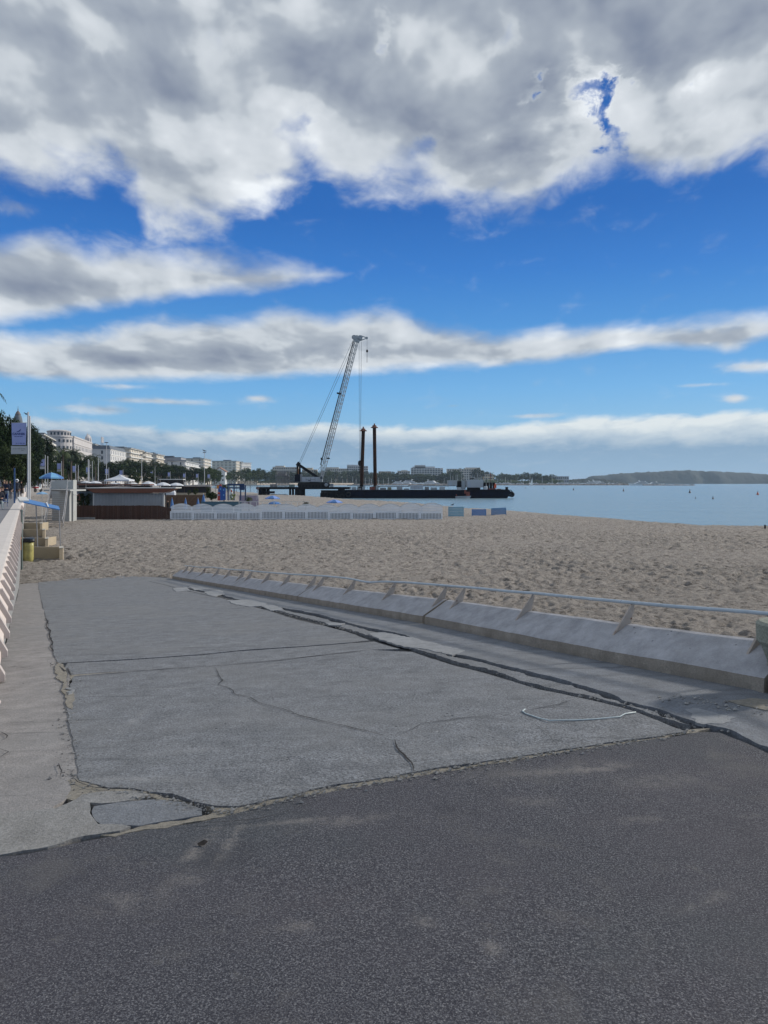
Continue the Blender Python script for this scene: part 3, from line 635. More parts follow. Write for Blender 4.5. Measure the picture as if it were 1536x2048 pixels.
for i, p_ in enumerate([(1.8,), ]): pass
# rounded concrete bollard block at the right edge
b = MB(); s0 = 3.05
M_BLOCK = mat_concrete('mossy_concrete', (.31, .32, .27), warm=(.2, .22, .16), wamt=.5, streak=False)
c_ = A(1583, 1270, 5.9)
prof = [(.17, -.9), (.17, -.20), (.215, -.085), (.245, -.05), (.25, .08), (.225, .10), (.02, .125)]
b.lathe((0, 0, 0), prof, 20)
tag(b.build('bollard', M_BLOCK, smooth=False, ), 'squat greenish concrete bollard with a wide head at the right edge beside the kerb', 'bollard').location = c_
# broken crumbs of concrete and grit along the joints, bits of driftwood on the sand
def crumbs(name, P, n, spread, r0, r1, m, zoff, seed):
    rnd = random.Random(seed); b = MB(); seg = [(P[i], P[i + 1]) for i in range(len(P) - 1)]; ln = [math.hypot(c[0] - a[0], c[1] - a[1]) for a, c in seg]
    for _ in range(n):
        a, c = rnd.choices(seg, ln)[0]; f_ = rnd.random(); s_ = a[0] + (c[0] - a[0]) * f_ + rnd.gauss(0, spread); t_ = a[1] + (c[1] - a[1]) * f_ + rnd.gauss(0, spread); r = r0 + (r1 - r0) * rnd.random() ** 4
        x, y = st(s_, t_); z = rampz(s_) + zoff + r * .3; vs = [Vector(v_) * r * rnd.uniform(.6, 1.3) for v_ in ((1, 0, 0), (-.3, .9, 0), (-.7, -.6, 0), (.2, .1, .7), (0, 0, -.6))]
        b.add([(x + v_.x, y + v_.y, z + v_.z) for v_ in vs], [(0, 1, 3), (1, 2, 3), (2, 0, 3), (1, 0, 4), (2, 1, 4), (0, 2, 4)])
    return tag(b.build(name, m), kind='stuff')
M_CR = mat('crumbled_concrete', (.30, .29, .275), .9, .5, 25)
crumbs('concrete_crumbs', px([(250,1580),(330,1602),(410,1620),(480,1618),(620,1586),(830,1550),(1130,1502),(1380,1462)]), 1500, .035, .003, .016, M_CR, .0, 3)
crumbs('crack_rubble', px([(1440,1456),(1385,1446),(1262,1410),(1180,1392),(1080,1365),(960,1332),(850,1300),(745,1270),(640,1245),(540,1218),(450,1197)]), 1500, .035, .003, .022, M_CR, -.012, 4)
crumbs('edge_grit', px([(110,1318),(128,1345),(140,1400),(140,1470),(152,1560),(215,1584)]), 700, .05, .003, .015, M_CR, .002, 5)
crumbs('flaked_concrete', px([(1350,1400),(1400,1405),(1460,1420),(1490,1430)]), 130, .10, .004, .022, M_CR, .010, 6)
for px_, py_, L_w, rz_, lab in [(136, 1101, .9, .2, 'dark driftwood stick beside the nearest low beige wall'), (760, 1004.5, 1.6, .1, 'long dark stick on the sand behind the white fence'), (600, 1075, .5, 1.1, 'short grey stick lying in the middle of the sand')]:
    g_ = G(px_, py_, ZS); b = MB(); b.tube([(-L_w / 2, 0, .05), (-.1, .06, .09), (L_w / 2, -.03, .06)], [.02, .035, .012], 6); o = tag(b.build('driftwood', mat('driftwood', (.06, .045, .035), .9, .3, 6)), lab, 'driftwood'); o.location = (g_.x, g_.y, ZS); o.rotation_euler = (0, 0, rz_)
# white cord on the slab
P = densify(px([(1272,1427),(1250,1430),(1240,1436),(1200,1440),(1150,1443),(1100,1444),(1075,1438),(1052,1430),(1045,1425),(1050,1421)]), .05, .004, 5, closed=False)
b = MB(); b.tube([(*st(*p), rampz(p[0]) + .011) for p in P], .0045, 6)
tag(b.build('cord', mat('white_cord', (.45, .52, .54), .5, .1), smooth=True), 'thin white cord lying in a loop on the cracked grey slab', 'cord')
# dry leaf on the asphalt
lp = RP(404, 1690); b = MB(); x, y = st(*lp)
b.add([(x - .022, y, .008), (x - .012, y - .012, .003), (x + .012, y - .006, .004), (x + .024, y + .012, .012), (x + .006, y + .018, .018), (x - .008, y + .010, .013)], [(0, 1, 2, 5), (2, 3, 4, 5)])
tag(b.build('dry_leaf', mat('dry_leaf', (.02, .016, .015), .8)), 'small dark curled leaf lying on the asphalt', 'leaf')

# ---------------------------------------------------------------- promenade wall on the left
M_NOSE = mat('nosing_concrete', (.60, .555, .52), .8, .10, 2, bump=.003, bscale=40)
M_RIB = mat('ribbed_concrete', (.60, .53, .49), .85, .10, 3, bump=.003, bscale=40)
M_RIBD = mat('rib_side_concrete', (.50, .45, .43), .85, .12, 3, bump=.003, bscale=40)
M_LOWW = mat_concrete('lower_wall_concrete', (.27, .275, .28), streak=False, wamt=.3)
pw = thing('promenade_wall', 'long sea wall of the promenade with white nosing and slanting ribbed concrete face', 'wall', (*st(20, -.4), 0))
def lt(s, t, z): return (*st(s, t), z)
SW0, SW1 = 1.5, 262
b = MB(); b.extrude([lt(SW0, -.92, -.35), lt(SW0, -.92, .085), lt(SW0, -.52, .085), lt(SW0, -.40, .07), lt(SW0, -.40, -.0), lt(SW0, -.44, -.03), lt(SW0, -.44, -.35)], Vector(lt(SW1, 0, 0)) - Vector(lt(SW0, 0, 0)))
child(b.build('nosing', M_NOSE), pw)
b = MB(); b.extrude([lt(SW0, -.46, -.352), lt(SW0, -.435, -.0), lt(SW0, -.41, -.0), lt(SW0, -.265, -.27), lt(SW0, -.265, -.352)], Vector(lt(SW1, 0, 0)) - Vector(lt(SW0, 0, 0)))
child(b.build('sloping_face', M_RIB), pw)
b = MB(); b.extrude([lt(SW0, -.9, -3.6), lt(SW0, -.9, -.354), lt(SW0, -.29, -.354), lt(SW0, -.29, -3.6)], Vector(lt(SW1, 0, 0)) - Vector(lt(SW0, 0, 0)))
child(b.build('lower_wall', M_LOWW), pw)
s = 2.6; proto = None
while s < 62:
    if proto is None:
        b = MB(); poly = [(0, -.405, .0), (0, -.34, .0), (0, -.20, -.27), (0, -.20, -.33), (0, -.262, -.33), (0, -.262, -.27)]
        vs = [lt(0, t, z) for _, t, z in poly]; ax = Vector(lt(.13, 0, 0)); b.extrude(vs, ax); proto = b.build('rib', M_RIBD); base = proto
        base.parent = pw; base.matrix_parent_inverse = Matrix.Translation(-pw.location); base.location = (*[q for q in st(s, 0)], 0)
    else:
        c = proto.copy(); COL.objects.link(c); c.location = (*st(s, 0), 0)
    s += 1.15
# ---------------------------------------------------------------- trees
M_PINE = mat('pine_foliage', (.022, .040, .014), .8, .55, .55, objrand=.25, spec=.15)
M_LEAF = mat('broadleaf_foliage', (.045, .065, .022), .8, .5, .5, objrand=.35, spec=.15)
M_PALM = mat('palm_foliage', (.045, .062, .028), .7, .4, .5, objrand=.3, spec=.2)
M_BARK = mat('bark', (.11, .085, .065), .9, .3, 3)
def crown_mesh(name, n, clusters, sx, sz, leaf, seed, flat=0., m=None):
    """leaf-sized faces in clumps spread through a crown of unit radius"""
    r = nprng(seed); d = r.normal(size=(clusters, 3)); d /= np.linalg.norm(d, axis=1)[:, None]
    rad = r.uniform(.35, .95, clusters) ** .6; c = d * rad[:, None]
    if flat: c[:, 2] = np.where(c[:, 2] < 0, c[:, 2] * (1 - flat), c[:, 2])
    cr = r.uniform(.16, .34, clusters)
    k = r.randint(0, clusters, n); e = r.normal(size=(n, 3)); e /= np.linalg.norm(e, axis=1)[:, None]
    p = c[k] + e * (cr[k] * r.uniform(.55, 1.05, n))[:, None]
    nn = e + r.normal(size=(n, 3)) * .55; nn /= np.linalg.norm(nn, axis=1)[:, None]
    a = np.cross(nn, r.normal(size=(n, 3))); a /= np.linalg.norm(a, axis=1)[:, None]; b_ = np.cross(nn, a)
    l = leaf * r.uniform(.6, 1.4, n)[:, None]
    V = np.stack([p - a * l, p - b_ * l * .6, p + a * l, p + b_ * l * .6], 1) * np.array([sx, sx, sz])
    me = bpy.data.meshes.new(name); me.from_pydata(V.reshape(-1, 3).tolist(), [], [(4 * i, 4 * i + 1, 4 * i + 2, 4 * i + 3) for i in range(n)])
    me.materials.append(m); return me
def trunk_mb(h, r, limbs, spread, rise, seed):
    rnd = random.Random(seed); b = MB(); lean = rnd.uniform(-.04, .04)
    pts = [(0, 0, 0), (lean * .5, .0, h * .4), (lean, .01, h)]; b.tube(pts, [r * 1.25, r, r * .75], 8)
    for i in range(limbs):
        a = i * 2 * math.pi / limbs + rnd.uniform(-.4, .4); q = Vector(pts[-1]) * .92
        b.tube([q, q + Vector((math.cos(a) * spread * .5, math.sin(a) * spread * .5, rise * .65)), q + Vector((math.cos(a) * spread, math.sin(a) * spread, rise))], [r * .5, r * .35, r * .15], 6)
    return b
def tree_proto(name, kind, dense):
    root = thing(name, None, 'tree')
    if kind == 'umbrella':
        me = crown_mesh('crown', dense, 60, .47, .36, .045 if dense > 3000 else .085, 3, .55, M_PINE); z = .60; t = trunk_mb(.42, .022, 6, .28, .22, 3)
    elif kind == 'tall_pine':
        me = crown_mesh('crown', dense, 80, .42, .40, .04 if dense > 3000 else .07, 4, .1, M_PINE); z = .58; t = trunk_mb(.5, .022, 6, .2, .3, 4)
    else:
        me = crown_mesh('crown', dense, 60, .40, .43, .05 if dense > 3000 else .09, 5, .05, M_LEAF); z = .55; t = trunk_mb(.35, .02, 5, .2, .3, 5)
    c = bpy.data.objects.new('crown', me); COL.objects.link(c); c.parent = root; c.location = (0, 0, z)
    t.build('trunk', M_BARK, root); return First(root)
def palm_proto(name, seed, nf=26, skirt=True):
    root = thing(name, None, 'palm tree'); rnd = random.Random(seed)
    b = MB(); b.tube([(0, 0, 0), (.012, .01, .35), (.0, .015, .80)], [.030, .020, .022], 8); b.build('trunk', M_BARK, root)
    c = MB()
    for i in range(nf):
        a = i * 2.39996 + rnd.uniform(-.2, .2); up = rnd.uniform(-.5, 1.15); L = rnd.uniform(.22, .30)
        p = Vector((0, .015, .80)); q = []; el_ = up
        for k in range(7):
            q.append(p.copy()); p = p + Vector((math.cos(a) * math.cos(el_), math.sin(a) * math.cos(el_), math.sin(el_))) * (L / 6); el_ -= .30
        side = Vector((-math.sin(a), math.cos(a), 0))
        for k in range(6):
            for sg in (-1, 1):
                for h in (0, .5):
                    o = q[k].lerp(q[k + 1], h); w = .075 * math.sin(math.pi * (k + h + .6) / 7.2); tip = o + side * sg * w + (q[k + 1] - q[k]) * .9 + Vector((0, 0, -.35 * w))
                    m_ = (q[k + 1] - q[k]) * .42; c.add([o, o + m_, tip], [(0, 1, 2)])
    c.build('crown', M_PALM, root, fix=False); return First(root)
P_UMB = tree_proto('umbrella_pine', 'umbrella', 9000); P_UMBF = tree_proto('umbrella_pine', 'umbrella', 1500)
P_PIN = tree_proto('pine_tree', 'tall_pine', 14000); P_BRD = tree_proto('broadleaf_tree', 'broad', 8000); P_BRDF = tree_proto('broadleaf_tree', 'broad', 1400)
P_PAL = palm_proto('palm_tree', 7); P_PALF = palm_proto('palm_tree', 9, 16)
trnd = random.Random(77)
def tree(P, cx_, top, wpx, Y, label, group, ground=0.0, wide=1.0):
    x = (cx_ - CX) / FPX * Y; H = CAMZ + (HY - top) / FPX * Y - ground; W = wpx / FPX * Y
    k = W / wide
    o = P((x, Y, ground), trnd.uniform(0, 6.28), (k, k, H), label, group)
    if P in (P_PAL, P_PALF): o.scale = (H * .9, H * .9, H)
    return o
GP = 'trees along the promenade'
NEAR_TREES = [
 (P_PIN, 8, 826, 62, 98, 'tall dark pine closest to the left edge of the view, above the sitting people'),
 (P_PIN, 33, 845, 58, 122, 'dark pine standing behind the big blue banner'),
 (P_PIN, 60, 850, 50, 150, 'dark pine just right of the tall banner pole'),
 (P_PIN, 84, 872, 46, 175, 'dark pine whose crown hides the foot of the modern balcony block'),
 (P_BRD, 16, 890, 60, 88, 'low bushy tree under the tallest pine at the left edge'),
 (P_BRD, 46, 912, 60, 112, 'low bushy tree behind the foot of the tall banner pole'),
 (P_BRD, 78, 922, 55, 180, 'low bushy tree left of the blue parasol'),
 (P_BRD, 104, 925, 50, 215, 'bushy tree right above the blue and white parasol'),
 (P_UMB, 138, 901, 62, 232, 'dark umbrella pine with a domed crown in front of the grand hotel'),
 (P_BRD, 152, 918, 40, 246, 'dark tree under the right side of the domed umbrella pine'),
 (P_BRD, 128, 925, 44, 260, 'dark bushy tree behind the second banner pole pair'),
 (P_BRD, 178, 916, 36, 300, 'dark tree below the right wing of the grand hotel'),
 (P_BRD, 196, 920, 30, 310, 'grey green tree behind the thin pole left of the tall white pole'),
 (P_UMB, 232, 922, 66, 330, 'broad umbrella pine directly behind the white pointed tent'),
 (P_UMB, 262, 919, 60, 372, 'umbrella pine between the two tallest white poles'),
 (P_UMB, 290, 925, 46, 400, 'umbrella pine behind the second tall white pole'),
 (P_BRD, 215, 930, 40, 420, 'dark bush like tree left of the white pointed tent'),
 (P_UMB, 320, 926, 56, 430, 'umbrella pine under the balcony blocks with lit fronts'),
 (P_UMB, 350, 929, 50, 470, 'umbrella pine under the blank grey end wall'),
 (P_UMB, 386, 934, 44, 510, 'greener umbrella pine left of the pole with the gull'),
 (P_BRD, 372, 938, 36, 540, 'dark tree behind the ninth banner'),
 (P_BRD, 338, 938, 34, 500, 'dark tree between two umbrella pines left of the gull pole'),
 (P_BRD, 416, 934, 34, 560, 'grey green tree right of the pole with the gull'),
 (P_BRD, 430, 938, 30, 620, 'olive tree left of the small white house with the pointed roof'),
 (P_BRD, 270, 942, 26, 300, 'yellowish bush like tree right of the white pointed tent'),
 (P_BRD, 300, 944, 26, 318, 'yellowish bush like tree right of the second tall white pole'),
]
for P_, a, t, w, Y, L in NEAR_TREES: tree(P_, a, t, w, Y * (1.45 if 55 < a < 200 else 1.22 if a >= 200 else 1), L, GP, wide=.92 if P_ is P_UMB else .8)
for a, t, Y, L in [(-59, 722, 50, 'palm whose drooping frond tip shows at the left edge against the sky'),
                   (103, 883, 262, 'palm in front of the modern balcony block'), (127, 886, 290, 'palm left of the hotel rotunda above the umbrella pine'), (142, 890, 320, 'palm right under the hotel rotunda'), (153, 891, 335, 'palm touching the hotel facade right of its rotunda'),
                   (177, 901, 340, 'palm before the far end of the grand hotel'), (190, 903, 352, 'palm left of the white sign topped building'),
                   (250, 911, 420, 'palm before the far corner of the white sign topped building'), (275, 914, 470, 'palm before the first lit balcony block'), (286, 915, 490, 'palm left of the second lit balcony block'), (307, 914, 520, 'palm before the second lit balcony block'), (313, 916, 540, 'palm right of the second lit balcony block'),
                   (333, 921, 560, 'palm left of the blank grey end wall'), (358, 925, 640, 'palm right of the blank grey end wall'), (367, 928, 660, 'palm before the low white terraces')]:
    tree(P_PAL, a, t, 10, Y, L, 'palms along the promenade')
# looser rows farther round the bay
f = random.Random(5)
for i in range(26):
    a = 396 + i * 6.2 + f.uniform(-2, 2); k = f.random(); Y = 700 + i * 26
    tree(P_PALF if k < .5 else P_BRDF, a, 938 + f.uniform(-4, 7) + (i / 26) * 3, f.uniform(18, 30), Y, 'small palm in the row at the bend of the bay' if k < .5 else 'small rounded tree in the row at the bend of the bay', 'palms at the bend of the bay' if k < .5 else 'rounded trees at the bend of the bay', wide=.8)
for i in range(96):
    a = 548 + i * 6.15 + f.uniform(-3, 3); k = f.random(); Y = 1700 + f.uniform(-40, 60) + (i > 60) * 120
    top = np.interp(a, [548, 640, 700, 760, 800, 820, 880, 900, 960, 985, 1050, 1085, 1140], [944, 943, 941, 945, 947, 951, 950, 938, 939, 948, 947, 949, 958]) + f.uniform(-3, 4)
    if a < 1125:
        P_ = P_PALF if k < .28 else P_UMBF if k < .5 else P_BRDF
        tree(P_, a, top - (3 if P_ is P_PALF else 0), f.uniform(22, 38), Y, {P_PALF: 'tiny far palm rising over the harbour trees', P_UMBF: 'far umbrella pine in the belt behind the harbour', P_BRDF: 'far rounded tree in the belt behind the harbour'}[P_],
             {P_PALF: 'far palms behind the harbour', P_UMBF: 'far umbrella pines behind the harbour', P_BRDF: 'far rounded trees behind the harbour'}[P_], wide=.8)

# ---------------------------------------------------------------- buildings
M_WH = mat('white_render', (.62, .61, .60), .8, .10, .3); M_CREAM = mat('cream_render', (.62, .56, .47), .8, .12, .3); M_HOTEL = mat('hotel_stone', (.54, .51, .50), .8, .12, .3)
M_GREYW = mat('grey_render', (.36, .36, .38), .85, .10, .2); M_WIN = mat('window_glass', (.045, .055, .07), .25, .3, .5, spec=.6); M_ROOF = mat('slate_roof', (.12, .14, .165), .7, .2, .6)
M_TILE = mat('clay_tiles', (.30, .16, .11), .8, .25, .6); M_BALC = mat('balcony_white', (.66, .64, .60), .75, .08, .4); M_WARM = mat('warm_render', (.62, .50, .34), .8, .12, .3)
def block(name, label, pa, ta, pb, H, tb, W, floors, bays, wall, style, ebays=0, roofm=None, cat='building'):
    """near corner at pixel pa with roof line ta, far corner pb / tb, real height H"""
    Ya = (H - CAMZ) * FPX / (HY - ta); Yb = (H - CAMZ) * FPX / (HY - tb)
    c1 = Vector(((pa - CX) / FPX * Ya, Ya)); c2 = Vector(((pb - CX) / FPX * Yb, Yb)); d = c2 - c1; L = d.length
    root = thing(name, label, cat, (c1.x, c1.y, 0), math.atan2(d.y, d.x), 'seafront buildings')
    rec = 1.3 if style == 'balcony' else 0
    b = MB(); b.bb(rec, L, rec, W, -.5, H - .1); b.build('wall', wall, root)
    b = MB()
    if style == 'mansard': b.add([(0, 0, H), (L, 0, H), (L, W, H), (0, W, H), (1.4, 1.4, H + 3), (L - 1.4, 1.4, H + 3), (L - 1.4, W - 1.4, H + 3), (1.4, W - 1.4, H + 3)], [(3, 2, 1, 0), (4, 5, 6, 7), (0, 1, 5, 4), (1, 2, 6, 5), (2, 3, 7, 6), (3, 0, 4, 7)])
    else: b.bb(-.3, L + .3, -.3, W + .3, H - .1, H + .35); b.bb(L * .35, L * .55, W * .3, W * .6, H + .35, H + 2.4)
    b.build('roof', roofm or M_ROOF, root)
    fh = (H - 1.5) / floors
    w = MB(); ww = min(1.4, L / bays * .5); w.box((0, 0, 0), (ww, .16, fh * .58)); proto = None
    def win(x, y, z, rz):
        nonlocal proto
        if proto is None: proto = w.build('window', M_WIN, root); o = proto
        else: o = proto.copy(); COL.objects.link(o)
        o.location = (x, y, z); o.rotation_euler = (0, 0, rz)
    nw = 0
    for k in range(floors):
        z = 1.2 + fh * (k + .5)
        for i in range(bays):
            if nw < 95: win((i + .5) * L / bays, rec - .03, z, 0); nw += 1
        for i in range(ebays):
            if nw < 95: win(rec - .03, rec + (i + .5) * (W - rec) / ebays, z, R(90)); nw += 1
    if style == 'balcony':
        b = MB(); b.bb(-.15, L, -.15, W, 0, .22); b.bb(-.15, L, -.15, .0, .22, 1.05); b.bb(-.15, 0, 0, W * .6, .22, 1.05); p = b.build('balcony', M_BALC, root)
        for k in range(1, floors + 1):
            o = p if k == 1 else p.copy()
            if k > 1: COL.objects.link(o)
            o.location = (0, 0, 1.2 + fh * k - .3)
    elif style in ('classic', 'mansard'):
        b = MB(); b.bb(-.35, L + .2, -.35, .0, 0, .45); b.bb(-.35, 0, 0, W, 0, .45); p = b.build('cornice', M_BALC if wall is not M_HOTEL else wall, root); p.location = (0, 0, H - .6)
        for z in (1.2 + fh * (floors - 1), 1.2 + fh * 2): o = p.copy(); COL.objects.link(o); o.location = (0, 0, z)
    return root, L, Ya
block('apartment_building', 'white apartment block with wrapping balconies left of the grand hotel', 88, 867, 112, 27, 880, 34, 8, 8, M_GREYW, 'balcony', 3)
hr, hL, hY = block('grand_hotel', 'ornate pale grand hotel with a drum shaped corner rotunda', 148, 873, 184, 31, 886, 26, 7, 13, M_HOTEL, 'classic', 3, M_HOTEL, 'hotel')
b = MB(); n_ = 24; b.lathe((1.0, 9, 0), [(8.2, -.5), (8.2, 30), (8.7, 30.2), (8.7, 31), (6.9, 31.2), (6.9, 33.6), (7.3, 33.8), (7.3, 34.3), (4, 35)], n_); b.build('rotunda', M_HOTEL, hr)
b = MB(); b.box((0, 0, 0), (1.1, .5, 2.4)); w0 = b.build('rotunda_window', M_WIN, hr); q = 0
for z in (31 + 1.5,):
    for i in range(10):
        a = R(150 + i * 18); o = w0 if q == 0 else w0.copy(); q += 1
        if q > 1: COL.objects.link(o)
        o.location = (1.0 + 6.85 * math.cos(a), 9 + 6.85 * math.sin(a), z); o.rotation_euler = (0, 0, a + R(90)); o.scale = (1, 1, .7)
for k in range(5):
    for i in range(9):
        a = R(155 + i * 18); o = w0.copy(); COL.objects.link(o); o.location = (1.0 + 8.15 * math.cos(a), 9 + 8.15 * math.sin(a), 28 - k * 4.1); o.rotation_euler = (0, 0, a + R(90))
for x_ in (hL - 9, hL - 1): 
    b = MB(); b.bb(x_ - 1.6, x_ + 1.6, .3, 3.5, 31, 34); b.lathe((x_, 1.9, 34), [(1.7, 0), (1.5, 1.2), (.7, 2.2), (.1, 3.6)], 8); b.build('pinnacle', M_HOTEL, hr)
# dome of the nearer wing, seen over the pines
dY = 372; dx = (36 - CX) / FPX * dY; dt_ = thing('domed_tower', 'dark slate dome with pointed finial rising over the pines', 'tower', (dx, dY, 0))
b = MB(); b.lathe((0, 0, 0), [(4.4, -.5), (4.4, 24.5), (4.8, 24.8), (4.8, 25.4), (2.3, 25.6), (2.3, 29.0), (2.6, 29.2), (2.6, 29.7), (2.1, 29.8)], 20); b.build('wall', M_HOTEL, dt_)
b = MB(); b.lathe((0, 0, 29.8), [(2.05, 0), (2.08, 1.2), (1.95, 2.5), (1.65, 3.8), (1.35, 4.6), (1.2, 4.9)], 20); b.build('dome', M_ROOF, dt_)
b = MB(); b.lathe((0, 0, 34.7), [(1.35, 0), (1.35, .25), (1.05, .4), (.85, 1.0), (.5, 1.5), (.2, 1.8), (.16, 2.3), (.28, 2.45), (.1, 2.7), (.07, 4.0)], 14); b.build('finial', mat('weathered_bronze', (.16, .13, .12), .6, .2, 1), dt_)
block('apartment_building', 'apartment block with stacked white balconies right behind the grand hotel', 190, 888, 207, 33, 893, 20, 9, 5, M_WH, 'balcony', 2)
sr, sL, sY = block('hotel_building', 'white hotel with tall windows, dark mansard and a rooftop sign frame', 221, 898, 252, 29, 905, 26, 6, 9, M_WH, 'mansard', 2, None, 'hotel')
b = MB(); b.bb(-5, 4, 6, 6.3, 34, 38.5); 
for x_ in (-4.5, -.5, 3.5): b.bb(x_ - .1, x_ + .1, 6.3, 6.6, 31, 34)
b.build('roof_sign', M_GREYW, sr)
block('apartment_building', 'long cream apartment block with warm lit balconies, right of the sign topped hotel', 262, 896, 289, 34, 902, 36, 8, 8, M_CREAM, 'balcony', 2)
block('apartment_building', 'cream apartment block with dark roof, second right of the sign topped hotel', 292, 904, 306, 33, 907, 24, 7, 5, M_CREAM, 'balcony', 2)
block('apartment_building', 'sunlit balcony block just left of the blank grey end wall', 315, 908, 330, 34, 911, 22, 7, 5, M_CREAM, 'balcony', 2)
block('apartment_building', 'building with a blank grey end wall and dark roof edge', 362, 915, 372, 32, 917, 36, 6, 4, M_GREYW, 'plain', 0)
block('terraced_building', 'low white terraced building right of the blank grey wall', 372, 922, 400, 26, 928, 20, 5, 9, M_WH, 'balcony', 2)
block('apartment_building', 'pale block with overhanging roof behind the gull pole', 409, 917, 424, 36, 920, 34, 8, 5, M_CREAM, 'balcony', 3)
block('apartment_building', 'cream block with a plain left side, leftmost of the pair beyond the gull pole', 473, 922, 481, 44, 923, 48, 8, 4, M_CREAM, 'balcony', 6)
block('apartment_building', 'grid fronted block, rightmost of the pair beyond the gull pole', 483, 925, 503, 42, 926, 30, 7, 8, M_WH, 'balcony', 2)
# small white villa with pointed gable
def facing(name, label, p0, p1, top, Y, D, floors, bays, wall, style='bands', steps=(), roofm=None):
    """building whose front faces the camera across the water"""
    x0 = (p0 - CX) / FPX * Y; x1 = (p1 - CX) / FPX * Y; H = CAMZ + (HY - top) / FPX * Y; L = x1 - x0
    root = thing(name, label, 'building', (x0, Y, 0), 0, 'buildings across the bay'); fh = (H - 2) / floors
    b = MB(); b.bb(0, L, 1.2, D, -.5, H)
    for a, c, h in steps: b.bb(a * L, c * L, 2.5, D - 2, H, H + h)
    b.build('wall', wall, root)
    b = MB(); b.bb(-.3, L + .3, .9, D + .3, H, H + .5) if not steps else b.bb(-.3, L * .3, .9, D + .3, H, H + .5); b.build('roof', roofm or M_GREYW, root)
    p = MB(); p.bb(0, L / bays * .62, -.12, .1, 0, fh * .5); pw_ = None; nw = 0
    q = MB(); q.bb(0, L, 0, 1.2, 0, .25); q.bb(0, L, 0, .15, .25, 1.1); pq = None
    for k in range(floors):
        for i in range(bays):
            if nw >= 95: break
            o = pw_.copy() if pw_ else p.build('window', M_WIN, root)
            if pw_: COL.objects.link(o)
            pw_ = pw_ or o; o.location = ((i + .19) * L / bays, 1.2, 2 + fh * k + fh * .28); nw += 1
        if style == 'bands':
            o = pq.copy() if pq else q.build('balcony', M_BALC, root)
            if pq: COL.objects.link(o)
            pq = pq or o; o.location = (0, 0, 2 + fh * k)
    return root
v = thing('villa', 'small sunlit white villa with a clay tile gable at the bend of the bay', 'house', (*A(438, 966, 900).xy, 0))
b = MB(); b.bb(-6, 7, 0, 12, -.5, 15); b.extrude([(-6, 0, 15), (7, 0, 15), (.5, 0, 19)], (0, 12, 0)); b.build('wall', M_WH, v)
b = MB(); b.extrude([(-7, -.3, 14.6), (.5, -.3, 19.4), (8, -.3, 14.6), (8, -.3, 15.2), (.5, -.3, 20), (-7, -.3, 15.2)], (0, 12.6, 0)); b.build('roof', M_TILE, v)
b = MB(); b.bb(-.8, .8, -.1, .1, 0, 2); 
for i, (x_, z_) in enumerate([(-3, 4), (1, 4), (4.5, 4), (-3, 9), (1, 9), (4.5, 9)]):
    o = b.build('window', M_WIN, v) if i == 0 else w1.copy()
    if i == 0: w1 = o
    else: COL.objects.link(o)
    o.location = (x_, 0, z_)
for a in [('long low pale building with flat roof left of the crane mast', 545, 597, 934, 5, 14, M_CREAM, ((.1, .45, 3),)), ('low brownish building seen between crane mast and boom', 604, 634, 939, 4, 8, M_WARM, ((.2, .7, 4),)),
          ('wide pale building just right of the crane boom', 650, 696, 937, 5, 12, M_CREAM, ((.05, .6, 3),)), ('pale stepped block left of the two piles, beneath the hoist block', 694, 736, 932, 7, 10, M_WH, ((.0, .55, 3),)),
          ('low brown roofed house right of the two piles', 757, 782, 943, 4, 7, M_WARM, ()), ('small beige building left of the large stepped block', 795, 820, 942, 4, 6, M_CREAM, ((.3, .8, 2),)),
          ('large white stepped apartment block above the harbour', 822, 886, 936, 8, 12, M_WH, ((.05, .75, 3.5), (.12, .45, 7))), ('long pale block behind trees, right of the large stepped block', 894, 962, 938, 6, 14, M_CREAM, ((.55, .98, 3.5),)),
          ('low orange tinted house at the right end of the harbour trees', 968, 988, 949, 3, 6, M_WARM, ()), ('grey shed with shallow roof near the end of the harbour', 1104, 1138, 953, 2, 8, M_GREYW, ())]:
    facing('harbour_building', a[0], a[1], a[2], a[3], 1790, 16, a[4], a[5], a[6], 'bands' if a[4] > 3 else 'plain', a[7])
# far shore ground, breakwater, wooded cape
b = MB(); vs = []; nx = 300; r5 = random.Random(6)
for i in range(nx + 1):
    x = A(400, 0, 1765).x + (A(1128, 0, 1765).x - A(400, 0, 1765).x) * i / nx; h = 7 + 2.5 * n1(i * .35, 3) + r5.uniform(0, 2.5)
    for dy_, k in ((0, .0), (1, .55), (4, .9), (9, 1.0), (16, .5)): vs.append((x + r5.uniform(-.8, .8), 1765 + dy_ + r5.uniform(-1, 1), .1 + h * k * r5.uniform(.8, 1.1)))
b.add(vs, [(5 * i + k, 5 * i + 5 + k, 5 * i + 6 + k, 5 * i + 1 + k) for i in range(nx) for k in range(4)]); tag(b.build('undergrowth', M_LEAF, fix=False), kind='stuff')
M_ROCK = mat('breakwater_rock', (.20, .17, .15), .9, .4, .15); M_FSAND = mat('sunlit_far_sand', (.55, .46, .36), .95, .1, .02)
b = MB(); YQ = 1640
b.bb(A(380, 966, YQ).x - 300, A(1150, 966, YQ).x, YQ, YQ + 900, ZW - 3, .2); tag(b.build('far_shore_ground', M_EARTH), kind='structure')
b = MB(); rr = random.Random(3)
